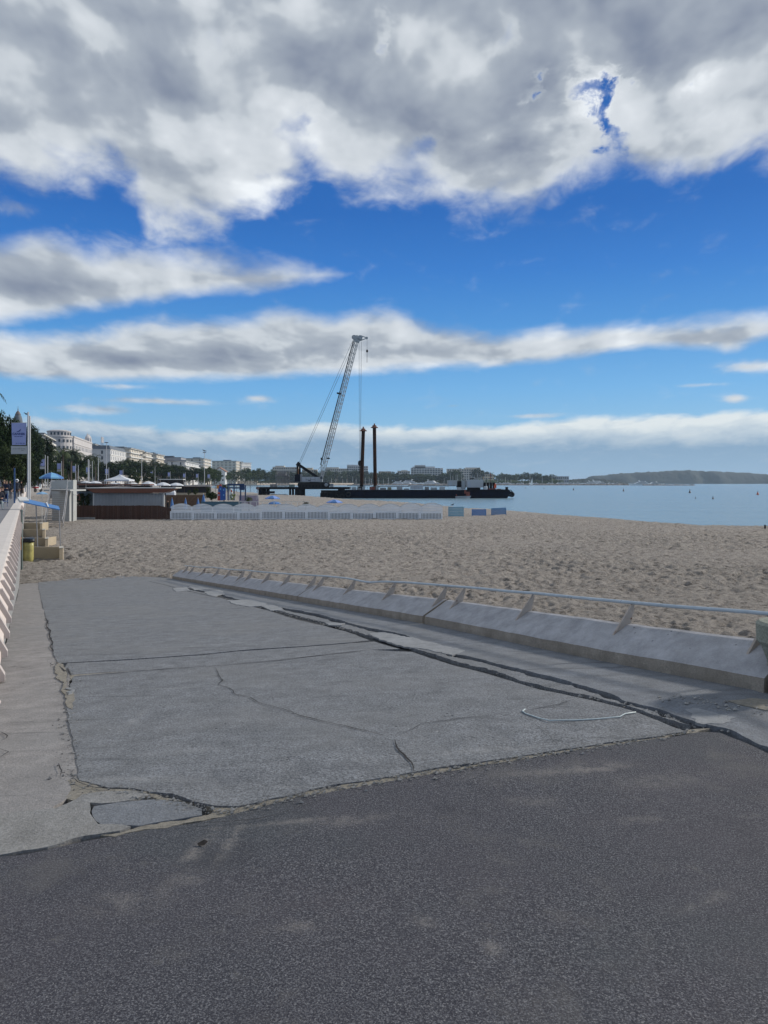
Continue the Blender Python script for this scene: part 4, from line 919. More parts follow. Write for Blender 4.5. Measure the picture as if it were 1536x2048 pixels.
x = A(372, 966, 1560).x; b.extrude([(A(372, 0, 1560).x, 1560, ZW - 1), (A(372, 0, 1560).x, 1560, ZW + 1), (A(520, 0, 1560).x, 1560, ZW + 1.2), (A(640, 0, 1600).x, 1600, ZW + .8), (A(700, 0, 1630).x, 1630, ZW - 1)][0:0] or [(A(372, 0, 1560).x, 1560, ZW - 1), (A(372, 0, 1560).x, 1566, -.9), (A(372, 0, 1560).x, 1639, 1.5), (A(372, 0, 1560).x, 1639, ZW - 1)], (A(705, 0, 1580).x - A(372, 0, 1560).x, 0, 0))
tag(b.build('far_beach', M_FSAND), kind='structure')
b = MB()
for i in range(3, len(COAST) - 1):
    a, c = COAST[i], COAST[i + 1]; b.extrude([(a[0], a[1], ZP + .01), (a[0] - .5, a[1], ZP + .01), (a[0] - .5, a[1], -4), (a[0], a[1], -4)], (c[0] - a[0], c[1] - a[1], 0))
tag(b.build('promenade_far_wall', M_STRIP), 'far stretch of the beige sea wall below the palms', 'wall')
# sunlit promenade wall at the bend of the bay
b = MB(); b.bb(A(384, 0, 1500).x, A(515, 0, 1500).x, 1500, 1503, ZW - 1, 6.0); b.bb(A(384, 0, 1500).x, A(515, 0, 1500).x, 1496, 1500, ZW - 1, 1.0)
tag(b.build('bay_wall', mat('sunlit_wall', (.62, .50, .38), .85, .12, .06)), 'long sunlit beige sea wall at the bend of the bay behind the club', 'wall')
b = MB()
def rocks(x0, x1, y, z, wdt, nseg):
    vs = []; 
    for i in range(nseg + 1):
        x = x0 + (x1 - x0) * i / nseg
        vs += [(x, y - wdt / 2 + rr.uniform(-1, 1), ZW - .8), (x, y - wdt / 5 + rr.uniform(-1, 1), z + rr.uniform(-.8, .6)), (x, y + wdt / 5, z + rr.uniform(-.5, .5)), (x, y + wdt / 2, ZW - .8)]
    b.add(vs, [(4 * i + k, 4 * i + k + 1, 4 * i + 5 + k, 4 * i + 4 + k) for i in range(nseg) for k in range(3)])
rocks(A(640, 0, 1570).x, A(1300, 0, 1570).x, 1570, -.4, 14, 260)
rocks(A(1286, 0, 1450).x, A(1388, 0, 1450).x, 1450, -1.2, 12, 60)
tag(b.build('breakwater', M_ROCK, fix=False), 'long low reddish rock breakwater in front of the moored yachts', 'breakwater')
M_HILL = mat('wooded_hill', (.020, .034, .032), .95, .4, .02, bump=3, bscale=.03)
b = MB(); nx = 260; ny = 12; vs = []
for j in range(ny + 1):
    for i in range(nx + 1):
        X_ = A(1090, 0, 4200).x + (A(1800, 0, 4200).x - A(1090, 0, 4200).x) * i / nx; p_ = CX + X_ / 4200 * FPX
        h = np.interp(p_, [1100, 1175, 1200, 1260, 1300, 1370, 1420, 1480, 1536, 1650, 1800], [0, 10, 42, 58, 66, 76, 74, 68, 58, 40, 0]) * math.sin(math.pi * min(1, .5 * (j / ny) * 2) * .5) if j else -3.0 + 0
        h = h + (rr.uniform(-1, 1) * 3.0 + 4 * n1(i * .22, 4) if j > 2 else 0) * (h > 6)
        vs.append((X_, 4200 + 14 * j + 30 * n1(i * .1, 3), ZW + h - (.4 if j == 0 else 0)))
b.add(vs, [(j * (nx + 1) + i, j * (nx + 1) + i + 1, (j + 1) * (nx + 1) + i + 1, (j + 1) * (nx + 1) + i) for j in range(ny) for i in range(nx)])
tag(b.build('wooded_cape', M_HILL, smooth=True), kind='structure')
b = MB(); vs = []; nx = 90
for j in range(5):
    for i in range(nx + 1):
        X_ = A(1120, 0, 2600).x + (A(1262, 0, 2600).x - A(1120, 0, 2600).x) * i / nx
        h = [-1, 9, 17, 20, 18][j] * math.sin(math.pi * (i + .1) / (nx + .2)) ** .5 + (rr.uniform(-1, 1.5) if j else 0); vs.append((X_, 2600 + j * 25, ZW + h))
b.add(vs, [(j * (nx + 1) + i, j * (nx + 1) + i + 1, (j + 1) * (nx + 1) + i + 1, (j + 1) * (nx + 1) + i) for j in range(4) for i in range(nx)])
tag(b.build('low_wooded_point', M_HILL, fix=False), kind='structure')
# ---------------------------------------------------------------- banners, poles
M_POLE = mat('pale_pole_paint', (.52, .53, .54), .45, .08, 2); M_BAN = mat('banner_cloth', (.33, .38, .66), .75, .10, 1.2); M_INK = mat('banner_ink', (.035, .06, .22), .7, .05); M_PLATE = mat('plate_board', (.42, .44, .46), .6, .08, 2)
M_DGREY = mat('dark_grey_paint', (.09, .10, .12), .5, .15, 3)
def banner_pole(px_, top, b0, b1, y0, y1, p0, p1, Y, label, words=False, twin=0):
    x = (px_ - CX) / FPX * Y; zf = lambda py: CAMZ + (HY - py) / FPX * Y; xf = lambda q: (q - px_) / FPX * Y
    t = thing('banner_pole', label, 'banner', (x, Y, ZP), 0, 'banner poles along the promenade')
    r = .085 if words else .11
    b = MB(); b.tube([(0, 0, 0), (0, 0, zf(top) - ZP)], [r, r * .8], 10); b.build('pole', M_POLE, t)
    if twin: b = MB(); b.tube([(xf(px_ + twin), .6, 0), (xf(px_ + twin), .6, zf(top + (7 if words else 2)) - ZP)], r, 8); b.build('twin_pole', M_POLE, t)
    X0, X1, Z0, Z1 = xf(b0), xf(b1), zf(y0) - ZP, zf(y1) - ZP
    b = MB(); n = 10; vs = []; k = .02 if words else .0
    for i in range(n + 1):
        f_ = i / n
        for dy in (-.008, .008): vs += [(X0 + (X1 - X0) * f_, dy + k * math.sin(f_ * 9), Z0), (X0 + (X1 - X0) * (f_ * .93 + .04), dy + k * math.sin(f_ * 9 + 1) - .02, Z1)]
    fs = []
    for i in range(n):
        o = 4 * i; fs += [(o, o + 1, o + 5, o + 4), (o + 2, o + 6, o + 7, o + 3), (o, o + 4, o + 6, o + 2), (o + 1, o + 3, o + 7, o + 5)]
    b.add(vs, fs + [(0, 2, 3, 1), (4 * n, 4 * n + 1, 4 * n + 3, 4 * n + 2)]); cl = b.build('banner', M_BAN, t)
    b = MB(); b.beam((X0 - .02, 0, Z0 + .02), (0, 0, Z0 + .02), .035); b.build('arm', M_POLE, t)
    b = MB(); b.bb(X0 - .03, X1 + .03, -.02, .02, zf(p1) - ZP, zf(p0) - ZP); pl = b.build('plate', M_PLATE, t)
    if words:
        cx_ = (X0 + X1) / 2 - .02; h = Z0 - Z1
        text_mesh('lettering', 'CANNES', .265, M_INK, cl, (cx_, -.045, Z0 - h * .50), (R(90), 0, 0), .003, 1.06, .006)
        for k_, (y_, ws, x0_) in enumerate([(.615, (.20, .16, .26), -.36), (.92, (.16, .10, .22, .18), -.25)]):     # lines too small to read in the photo
            b = MB(); x_ = x0_ + cx_
            for w_ in ws: b.bb(x_, x_ + w_, -.05, -.045, Z0 - h * y_ - .022, Z0 - h * y_ + .022); x_ += w_ + .05
            b.build('small_print', M_INK, cl)
        b = MB()   # swooping leaf mark
        o = Vector((cx_ - .22, -.045, Z0 - h * .42)); pts = [(0, 0), (.09, .07), (.20, .12), (.33, .20), (.42, .32), (.41, .20), (.36, .11), (.27, .05), (.14, .03)]
        b.extrude([o + Vector((p[0], 0, p[1])) for p in pts], (0, .004, 0)); b.build('emblem', M_INK, cl)
        for zz, ws, x0_ in [(.25, (.12, .2, .26, .16, .2), -.52), (.38, (.22,), .22)]:
            b = MB(); x_ = (X0 + X1) / 2 + x0_
            for w_ in ws: b.bb(x_, x_ + w_, -.026, -.021, zf(p0) - ZP - zz - .018, zf(p0) - ZP - zz + .018); x_ += w_ + .035
            b.build('small_print', M_DGREY, pl)
    return t
banner_pole(56.3, 824, 23, 53, 846, 890, 892, 908, 68, 'tall white pole with the large lavender banner reading CANNES, by the stairs', True, -3)
for i, a in enumerate([(51.5, 905, 42.5, 51, 909, 921, 923, 930, 130, 'small lavender banner directly under the large plate, behind the tallest banner pole', 0),
     (90.5, 910, 80, 89.5, 918, 932, 933, 938, 235, 'double pole and banner left above the blue parasol', 3.2), (123, 922, 114, 121.5, 927, 938, 939, 943, 272, 'banner pole just right of the blue parasol', 0),
     (151.3, 928, 145, 152, 932, 943, 943.5, 945, 285, 'banner pole before the domed umbrella pine, with a thin twin pole', 4), (179, 920, 172, 180, 935, 944, 945, 947, 300, 'banner beside the pair of thick white poles', 4.5),
     (217.5, 935, 210, 216.5, 938, 947, 948, 950, 330, 'banner pole seen right behind the first tall lamp pole', 0), (246, 939, 239, 245, 941, 950, 951, 952, 365, 'banner above the peak of the white pointed tent', 0),
     (273, 940, 266, 272, 943, 950.5, 951, 952.5, 395, 'banner between the white tent and the second tall lamp pole', 0), (305.5, 941, 300, 305, 944, 951, 952, 953, 430, 'banner left of the thin dark topped pole', 0),
     (340.5, 943, 335.5, 340, 945, 952, 953, 954, 450, 'banner above the row of white parasols', 0), (371, 945, 366, 370.5, 947.5, 954, 954.5, 955.5, 480, 'banner midway between the thin pole and the gull pole', 0),
     (396.5, 947, 392, 396, 948, 954.5, 955, 956, 520, 'banner just left of the pole with the gull', 0), (420, 948, 415, 419.5, 949, 955.5, 956, 957, 560, 'farthest banner, just right of the pole with the gull', 0)]):
    banner_pole(a[0], a[1], *a[2:9], label=a[9], twin=a[10]) if 0 else banner_pole(a[0], a[1], a[2], a[3], a[4], a[5], a[6], a[7], a[8], a[9], False, a[10])
def gull(loc, rz, label, s=1.0):
    t = thing('gull', label, 'gull', loc, rz); b = MB()
    q = [(-.26, 0, .10), (-.12, 0, .13), (.0, 0, .155), (.10, 0, .18), (.16, 0, .25), (.21, 0, .28), (.245, 0, .275), (.30, 0, .262)]
    b.tube([(x * s, y, z * s) for x, y, z in q], [.012 * s, .05 * s, .075 * s, .062 * s, .036 * s, .036 * s, .022 * s, .004 * s], 8)
    for sy in (-.025, .025): b.tube([(0, sy * s, .10 * s), (.01, sy * s, 0)], .007 * s, 5)
    b.build('body', mat('gull_plumage', (.06, .065, .075), .8, .3, 12), t, smooth=True)
    b = MB(); b.extrude([(-.30 * s, -.07 * s, .135 * s), (.06 * s, -.075 * s, .20 * s), (.08 * s, -.07 * s, .15 * s)], (0, .14 * s, 0)); b.build('folded_wings', mat('gull_wing', (.05, .055, .065), .8, .2), t)
    return t
def tall_pole(px_, top, Y, base, label, lamp=False, r=.09):
    t = thing('lamp_post' if lamp else 'flag_pole', label, 'pole', (*A(px_, 0, Y).xy, base), 0, 'tall white poles by the beach')
    H = CAMZ + (HY - top) / FPX * Y - base; b = MB(); b.tube([(0, 0, 0), (0, 0, 1.2), (0, 0, H)], [r * 1.5, r * 1.1, r * .65], 10); b.build('pole', M_POLE, t)
    b = MB(); b.tube([(0, 0, H), (0, 0, H + .25)], [r * .9, r * .5], 8) if not lamp else b.box((0, 0, H - .15), (.9, .25, .18)); b.build('cap', M_DGREY if lamp else M_POLE, t)
    return t, H
tall_pole(213, 884, 192, ZS, 'tall white pole in front of the sign topped hotel, left of the pointed tent', True)
tall_pole(283.5, 908, 215, ZS, 'second tall white pole, right of the white pointed tent', True)
tall_pole(196.5, 918, 300, ZP, 'plain grey pole left of the tallest white beach pole', False, .16)
tall_pole(310, 931, 330, ZP, 'thin dark topped pole above the row of white parasols', True)
tall_pole(176.5, 920, 296, ZP, 'thick pale pole left of the plain grey pole', False, .22)
t, H = tall_pole(409, 904, 215, ZS, 'tall grey lamp pole on the beach with a gull on top', True)
gull((*A(409, 0, 215).xy, ZS + H), R(200), 'gull perched on the lamp pole above the beach club', 2.2)
gull((*A(52.6, 0, 68.6).xy, CAMZ + (HY - 831) / FPX * 68.6), R(170), 'gull perched on the shorter pole left of the big banner', .9)
gull((*G(905, 1011.5, ZS).xy, ZS + .0), R(10), 'dark bird standing on the sand right of the white fence', 1.3)
b = MB(); b.tube([(*A(29, 0, 58).xy, ZP), (*A(29, 0, 58).xy, CAMZ + (HY - 936) / FPX * 58)], .06, 8); tag(b.build('signal_pole', mat('blue_paint', (.02, .07, .19), .5, .1)), 'dark blue pole among the people on the promenade', 'pole')
# ---------------------------------------------------------------- white tower block and stairs
M_TOWER = mat('pale_grey_render', (.42, .43, .42), .85, .08, .7, bump=.003, bscale=30, col2=(.33, .34, .33), c2lo=.55, c2hi=.7)
TY = 80; tw = thing('stair_tower', 'plain pale grey rendered block beside the beach stairs', 'kiosk', (*A(104, 0, TY).xy, ZS))
W = 42.5 / FPX * TY; H0 = CAMZ + 6 / FPX * TY - ZS; Hm = CAMZ - 23 / FPX * TY - ZS
b = MB(); b.bb(0, W, 0, .9, -.3, Hm - .04); b.build('lower_block', M_TOWER, tw)
b = MB(); b.bb(-.05, W + .05, -.05, .95, Hm - .039, Hm + .05); b.build('band', M_TOWER, tw)
b = MB(); b.bb(-.1, W, .0, .9, Hm + .051, H0); b.build('upper_block', M_TOWER, tw)
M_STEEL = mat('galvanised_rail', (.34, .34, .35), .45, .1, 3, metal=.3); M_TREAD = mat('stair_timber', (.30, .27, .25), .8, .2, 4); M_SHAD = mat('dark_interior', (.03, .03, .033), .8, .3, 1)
SY = 69.5; x0, x1 = A(90, 0, SY).x, A(126, 0, SY).x; sx0 = (x0 + x1) / 2; SWD = 1.55
sr_ = thing('beach_stairs', 'timber tread stairs with metal handrails rising from the sand to the promenade', 'stairs', (sx0, SY, ZS)); NS = 17; RISE = 3.3 / NS; dirx, diry = -.115, .34
for i in range(NS):
    b = MB(); x = dirx * i; y = diry * i; b.bb(x - SWD / 2, x + SWD / 2, y, y + .30, RISE * (i + 1) - .05, RISE * (i + 1)); b.build('tread', M_TREAD, sr_)
for sg in (-1, 1):
    b = MB(); a = (sg * SWD / 2 + sg * .04, 0, -.1); c = (sg * SWD / 2 + sg * .04 + dirx * NS, diry * NS, 3.2); b.beam(a, c, .05, .28); b.build('stringer', M_STEEL, sr_)
    b = MB(); h = .95
    b.tube([(a[0] + .12, -.15, .1), (a[0], -.2, h - .25), (a[0], .05, h + .1), (c[0], c[1], c[2] + h), (c[0] - .3, c[1] + 1.5, c[2] + h)], .03, 8)
    b.tube([(a[0], .3, h * .6), (c[0], c[1], c[2] + h * .5)], .018, 6); b.build('handrail', M_STEEL, sr_, smooth=True)
    for i in range(0, NS, 3): b = MB(); b.tube([(a[0] + dirx * i, diry * i, RISE * i), (a[0] + dirx * i, diry * i, RISE * i + h + .12)], .022, 6); b.build('baluster', M_STEEL, sr_)
b = MB(); b.bb(-2.6 - .9, -.9, diry * NS, diry * NS + 4, 3.15, 3.3); b.bb(-3.4, -2.4, diry * NS + 3.5, diry * NS + 4, -.2, 3.15); b.build('landing', M_TOWER, sr_)
# blue board shelf on the wall
M_BLUE = mat('blue_panel', (.055, .19, .46), .45, .06, 2); M_LBLUE = mat('light_blue_cloth', (.17, .40, .64), .7, .1, 1.5); M_WHITEP = mat('white_paint', (.62, .63, .62), .6, .08, 2)
BY = 45.0; bt = thing('beach_board_table', 'long sloping blue board on a frame leaning out from the sea wall before the stairs', 'board', (*A(52, 0, BY).xy, ZS))
def L_(px_, py, Y): v_ = A(px_, py, Y); return Vector((v_.x - A(52, 0, BY).x, v_.y - BY, v_.z - ZS))
p = [L_(50, 997, 45.4), L_(117, 1012, 45.4), L_(120, 1019, 44), L_(47, 1004, 44)]
b = MB(); b.extrude(p, (0, 0, -.05)); b.build('blue_board', M_BLUE, bt)
b = MB(); b.extrude([L_(92, 1005.5, 45.45) + Vector((0, 0, .02)), L_(94.5, 1006, 45.45) + Vector((0, 0, .02)), L_(98, 1015, 43.95) + Vector((0, 0, .02)), L_(95.5, 1014.5, 43.95) + Vector((0, 0, .02))], (0, 0, .02)); b.build('strap', M_WHITEP, bt)
b = MB(); b.beam(L_(44, 996, 45.2), L_(49, 1003, 44.2), .5, .12); b.build('end_board', M_WHITEP, bt)
for q in ((118, 1016), (72, 1009)): v_ = L_(*q, 44.6); b = MB(); b.tube([v_ - Vector((0, 0, .06)), (v_.x + .1, v_.y, 0)], .028, 6); b.build('leg', M_STEEL, bt)
# low beige shower walls projecting on the sand
M_BEI = mat('beige_render', (.42, .35, .25), .9, .10, 1, bump=.003, bscale=30); M_BEIT = mat('pale_capping', (.50, .48, .43), .85, .08, 1)
for i, (yb, pa, pb, ytop, lab) in enumerate([(1120, 60, 131, 1094, 'nearest low beige wall with a pale angled end, beside the yellow rubbish bag'), (1094, 56, 101, 1076, 'second low beige wall behind the yellow rubbish bag'),
        (1075, 50, 94, 1058.5, 'third low beige wall, just before the stairs'), (1060, 44, 88, 1046, 'farthest low beige wall, at the foot of the stairs')]):
    Y = (CAMZ - ZS) * FPX / (yb - HY); h = (yb - ytop) / FPX * Y; xa, xb = A(pa, 0, Y).x, A(pb, 0, Y).x
    t = thing('low_wall', lab, 'wall', (xa - 2.5, Y, ZS), 0, 'low beige walls on the sand'); L = xb - xa + 2.5
    b = MB(); b.bb(0, L - .28, 0, .14, -.3, h); b.bb(L - .42, L - .28, .14, 1.5, -.3, h) if i % 2 else None; b.build('wall_panel', M_BEI, t)
    b = MB(); b.extrude([(L - .28, 0, -.3), (L - .28, 0, h), (L, -.75, h), (L, -.75, -.3)], (.14, .1, 0)); b.build('end_panel', M_BEI, t)
    b = MB(); b.extrude([(L - .31, -.02, h + .001), (L - .16, .13, h + .001), (L + .17, -.66, h + .001), (L + .0, -.8, h + .001)], (0, 0, .035)); b.build('capping', M_BEIT, t)
# rubbish bag on its holder
RY = (CAMZ - ZS) * FPX / (1125 - HY); rb = thing('rubbish_bag_holder', 'yellow translucent rubbish bag on a round holder with a black rim, against the sea wall', 'rubbish bag', (*A(56, 0, RY).xy, ZS))
b = MB(); prof = [(.21, 0), (.27, .06), (.27, .3), (.26, .8), (.275, 1.02)]; b.lathe((0, 0, 0), prof, 14, 1, .8)
for i, v_ in enumerate(b.v): k = 1 + .07 * math.sin(i * 2.1); b.v[i] = (v_[0] * k, v_[1] * k, v_[2])
bagm = mat('yellow_bag', (.40, .36, .13), .35, .25, 6); b.build('bag', bagm, rb, smooth=True)
b = MB(); b.lathe((0, 0, 0), [(.27, 1.0), (.32, 1.02), (.33, 1.08), (.31, 1.16), (.29, 1.16), (.29, 1.08), (.27, 1.04)], 14, 1, .8); b.build('rim', mat('black_plastic', (.012, .012, .014), .4, .2), rb)
b = MB(); b.lathe((0, .05, 1.14), [(.01, .0), (.30, .02), (.30, .05), (.2, .09), (.01, .10)], 14, 1, .8); b.build('lid', mat('dark_blue_lid', (.02, .035, .06), .4, .2), rb)
for px_, yb, yt, lab, m_, r_ in [(43.5, 1140, 1021, 'taller green grey post by the rubbish bag, rising above the sea wall', mat('green_grey_paint', (.13, .16, .15), .5, .2), .045), (35, 1176, 1086, 'shorter dark navy post against the sea wall at the end of the ramp', mat('navy_paint', (.015, .02, .05), .4, .2), .03)]:
    Y = (CAMZ - ZS) * FPX / (yb - HY); b = MB(); b.tube([(*A(px_, 0, Y).xy, ZS - .2), (*A(px_, 0, Y).xy, CAMZ + (HY - yt) / FPX * Y)], r_, 10); b.tube([(*A(px_, 0, Y).xy, CAMZ + (HY - yt) / FPX * Y), (*A(px_ + 1, 0, Y).xy, CAMZ + (HY - yt + 1) / FPX * Y)], r_ * 1.5, 10)
    tag(b.build('post', m_), lab, 'post')
b = MB(); Y = 34; b.tube([A(39.5, 1062, Y), A(41.5, 1078, Y)], .035, 8); b.tube([A(41.5, 1078, Y), A(42, 1100, Y)], .012, 6); tag(b.build('hanging_strap', mat('orange_strap', (.62, .24, .03), .6, .1)), 'orange strap hanging on the sea wall beside the green grey post', 'strap')
# ---------------------------------------------------------------- beach kiosk with its wooden fence
M_WOODD = mat('dark_stained_wood', (.060, .028, .019), .75, .5, .9, stretch=(9, 9, .25), col2=(.14, .08, .05), c2lo=.58, c2hi=.72, c2scale=2.2); M_FASC = mat('red_brown_fascia', (.15, .058, .035), .6, .2, 1.2)
M_CORR = mat('corrugated_sheet', (.36, .38, .40), .5, .12, .6); M_ROOFG = mat('flat_roof_felt', (.27, .24, .235), .9, .15, .5)
FY = (CAMZ - ZS) * FPX / (1039 - HY)
def zf(py, Y): return CAMZ + (HY - py) / FPX * Y
wf = thing('wooden_fence', 'dark brown vertical board fence standing on the sand before the beach kiosk', 'fence', (*A(143, 0, FY).xy, ZS)); fx = lambda p_: (p_ - 143) / FPX * FY
b = MB(); x = 0.0; k = 0; rnd = random.Random(8)
L1, L2 = fx(200), fx(341)
while x < L2:
    w = .135; base = .25 if x < L1 - .6 else .02; top = zf(1011, FY) - ZS - (.0 if x < L2 - 1.3 else (x - L2 + 1.3) * .25); top += rnd.uniform(-.015, .015)
    b.bb(x, x + w - .012, rnd.uniform(-.01, .01), .03, base, top); x += w
b.build('boards', M_WOODD, wf)
for p_ in (143.5, 200, 248, 279, 339.5): b = MB(); b.bb(fx(p_) - .06, fx(p_) + .06, -.05, .06, -.2, zf(1010.5, FY) - ZS - (.3 if p_ > 330 else 0)); b.build('fence_post', M_WOODD, wf)
b = MB(); b.bb(0, L1 - .55, -.03, .06, -.2, .245); b.build('concrete_footing', M_LOWW, wf)
KY = 87.0; kk = thing('beach_kiosk', 'long low beach kiosk with corrugated grey walls and red brown roof fascia', 'kiosk', (*A(147, 0, KY).xy, ZS)); kx = lambda p_: (p_ - 147) / FPX * KY; kz = lambda py: zf(py, KY) - ZS
b = MB(); x = kx(188); 
while x < kx(326): b.extrude([(x, 0, .02), (x + .055, -.09, .02), (x + .11, -.09, .02), (x + .165, 0, .02), (x + .165, .05, .02), (x, .05, .02)], (0, 0, kz(986.5) - .02)); x += .166
b.build('corrugated_wall', M_CORR, kk)
b = MB(); b.bb(kx(188), kx(326), .06, 1.2, 0, kz(986.5)); b.bb(kx(147), kx(188), 2.0, 3, 0, kz(980)); b.build('wall_core', M_SHAD, kk)
b = MB(); b.bb(kx(326.2), kx(328.6), -.06, .1, 0, kz(986.5)); b.bb(kx(186), kx(188), -.05, .1, 0, kz(986.5)); b.build('corner_trim', M_WHITEP, kk)
b = MB(); z0, z1 = kz(985.5), kz(976.5); b.extrude([(kx(190), -.5, z0), (kx(175), -.5, z1), (kx(353), -.5, z1), (kx(330), -.5, z0)], (0, 2.4, 0)); b.build('fascia', M_FASC, kk)
b = MB(); b.bb(kx(174), kx(354), -.55, 2, z1 + .001, z1 + .09); b.build('roof_edge', M_WHITEP, kk)
b = MB(); b.add([(kx(147), -.3, kz(977.2)), (kx(190), -.3, z1 + .05), (kx(190), 14, z1 + .15), (kx(147), 14, z1 + .15)], [(0, 1, 2, 3)]); b.bb(kx(147), kx(176), .5, 14, kz(979.5), kz(976)); b.build('side_roof', M_ROOFG, kk)
b = MB(); b.bb(kx(160), kx(181), 1.2, 1.26, .9, kz(985)); b.build('glass_panel', mat('kiosk_glass', (.16, .21, .23), .15, .2, .6, spec=.7), kk)
b = MB(); b.bb(kx(148), kx(185), 1.0, 1.3, kz(986.5), kz(983)); b.build('lintel', mat('grey_blue_paint', (.13, .18, .22), .5, .1), kk)
def bush(loc, r, h, label, m=None, n=900, seed=1, cat='plant', name='potted_shrub', leaf=.12):
    t = thing(name, label, cat, loc); me = crown_mesh('foliage', n, 22, r, h / 2, leaf / 1, seed, 0, m or M_LEAF); c = bpy.data.objects.new('foliage', me); COL.objects.link(c); c.parent = t; c.location = (0, 0, h * .55)
    b = MB(); b.tube([(0, 0, 0), (0, 0, h * .5)], .04, 6); b.build('stem', M_BARK, t); return t
bush((*A(167, 0, KY + .5).xy, ZS + .9), .85, 1.9, 'olive green shrub in the dark open bay at the left end of the kiosk')
# white windbreak fence on the sand
M_SLAT = mat('whitewashed_boards', (.82, .84, .86), .8, .12, 2.5, stretch=(.4, .4, 5), col2=(.64, .68, .72), c2lo=.52, c2hi=.68, c2scale=1.2)
PW = 41.6 / FPX * FY
t = thing('windbreak_panel', None, 'fence panel'); b = MB(); zA, zB, zC = -.98 - ZS, -1.70 - ZS, .34
nn = 10; 
def arch(x): return zA + zC * math.sin(math.pi * min(1, max(0, x / PW))) ** .8
for k in range(7):      # horizontal boards, the top ones cut to the arch
    za = zB + k * .152; zb = za + .122; pts = []
    xs = [PW * i / 24 for i in range(25) if arch(PW * i / 24) > za + .01]
    if len(xs) < 2: continue
    b.extrude([(xs[0], 0, za)] + [(x, 0, min(zb, arch(x))) for x in xs] + [(xs[-1], 0, za)], (0, .03, 0))
b.build('boards', M_SLAT, t)
b = MB()
for i in range(24): x = PW * i / 24; b.beam((x, .015, arch(x)), (x + PW / 24, .015, arch(x + PW / 24)), .07, .05)
b.build('arched_cap', M_WHITEP, t)
for x in (0.03, PW - .03): c = MB(); c.bb(x - .035, x + .035, -.02, .05, 0, zA + .03); c.build('post', M_SLAT, t)
WPAN = First(t); ordn = 'first second third fourth fifth sixth seventh eighth ninth tenth eleventh twelfth thirteenth'.split()
for i in range(13):
    x = A(341.5, 0, FY).x + i * (PW + .012); hh_ = 1 + (.06 if i > 10 else .03 * n1(i * 1.7, 2))
    WPAN((x, FY + .03 + .03 * n1(i, 4), ZS - .02), R(1.2) * n1(i * 2.2, 6), (1, 1, hh_), ordn[i] + ' arched white board panel from the kiosk end of the windbreak' if i < 12 else 'last arched white panel, at the open right end of the windbreak', 'arched white windbreak panels')
t = thing('picket_panel', None, 'fence panel'); QW = 46.5 / FPX * FY; b = MB(); n_ = 15
for i in range(n_): x = .14 + (QW - .28) * i / (n_ - 1); b.bb(x - .045, x + .045, 0, .025, .02, .76 + .02 * math.sin(i))
b.build('pickets', M_SLAT, t); b = MB(); b.bb(.02, QW - .02, .026, .05, .70, .80); b.bb(.02, QW - .02, .026, .05, .04, .11); b.build('rails', M_SLAT, t)
for x in (.05, QW - .05): c = MB(); c.bb(x - .05, x + .05, -.02, .05, -.15, .86); c.build('post', M_SLAT, t)
b = MB(); b.bb(0.1, QW - .1, .055, .075, 0, .7); b.build('backing', mat('grey_backing', (.13, .145, .16), .8, .2), t)
QP = First(t)
for i in range(12):
    x = A(341.5, 0, FY).x - .03 + i * (QW - .0) * .975
    QP((x, FY - .14 + .02 * n1(i * 3, 1), ZS + .0), R(1) * n1(i * 1.3, 5), (.972, 1, 1 + .10 * n1(i * 1.9, 9) + (.15 if 4 <= i <= 6 else 0)), ordn[i] + ' low white picket section from the kiosk, before the arched panels' if i < 11 else 'last low white picket section, at the open right end of the fence', 'low picket sections')
for i, (a, c, y0, y1, m_, lab) in enumerate([(897, 927, 1014, 1033, mat('pale_teal_cloth', (.20, .39, .50), .7, .12, 2), 'pale teal windbreak panel, first right of the white fence'), (944, 972, 1019, 1031.5, mat('strong_blue_cloth', (.05, .19, .46), .7, .08, 2), 'strong blue windbreak panel, middle one of the three'),
                                          (983, 1012, 1017, 1030.5, mat('faded_blue_cloth', (.09, .22, .42), .7, .12, 2), 'faded blue tilted windbreak panel, farthest right')]):
    Y = (CAMZ - ZS) * FPX / (y1 - HY); t = thing('beach_windbreak', lab, 'windbreak', (*A(a, 0, Y).xy, ZS), R(1), 'blue windbreak panels'); w = (c - a) / FPX * Y; h = (y1 - y0) / FPX * Y
    b = MB(); n_ = 6
    for k in range(n_): b.extrude([(0, 0, h * k / n_ + .04), (w, 0, h * k / n_ + .04 + (.10 if i == 2 else 0)), (w, 0, h * (k + .93) / n_ + .03 + (.10 if i == 2 else 0)), (0, 0, h * (k + .93) / n_ + .03)], (0, .03, 0))
    b.build('boards' if i == 0 else 'cloth', m_, t); 
    for x in (0, w): b = MB(); b.bb(x - .03, x + .03, -.02, .05, -.2, h + .03); b.build('post', m_, t)
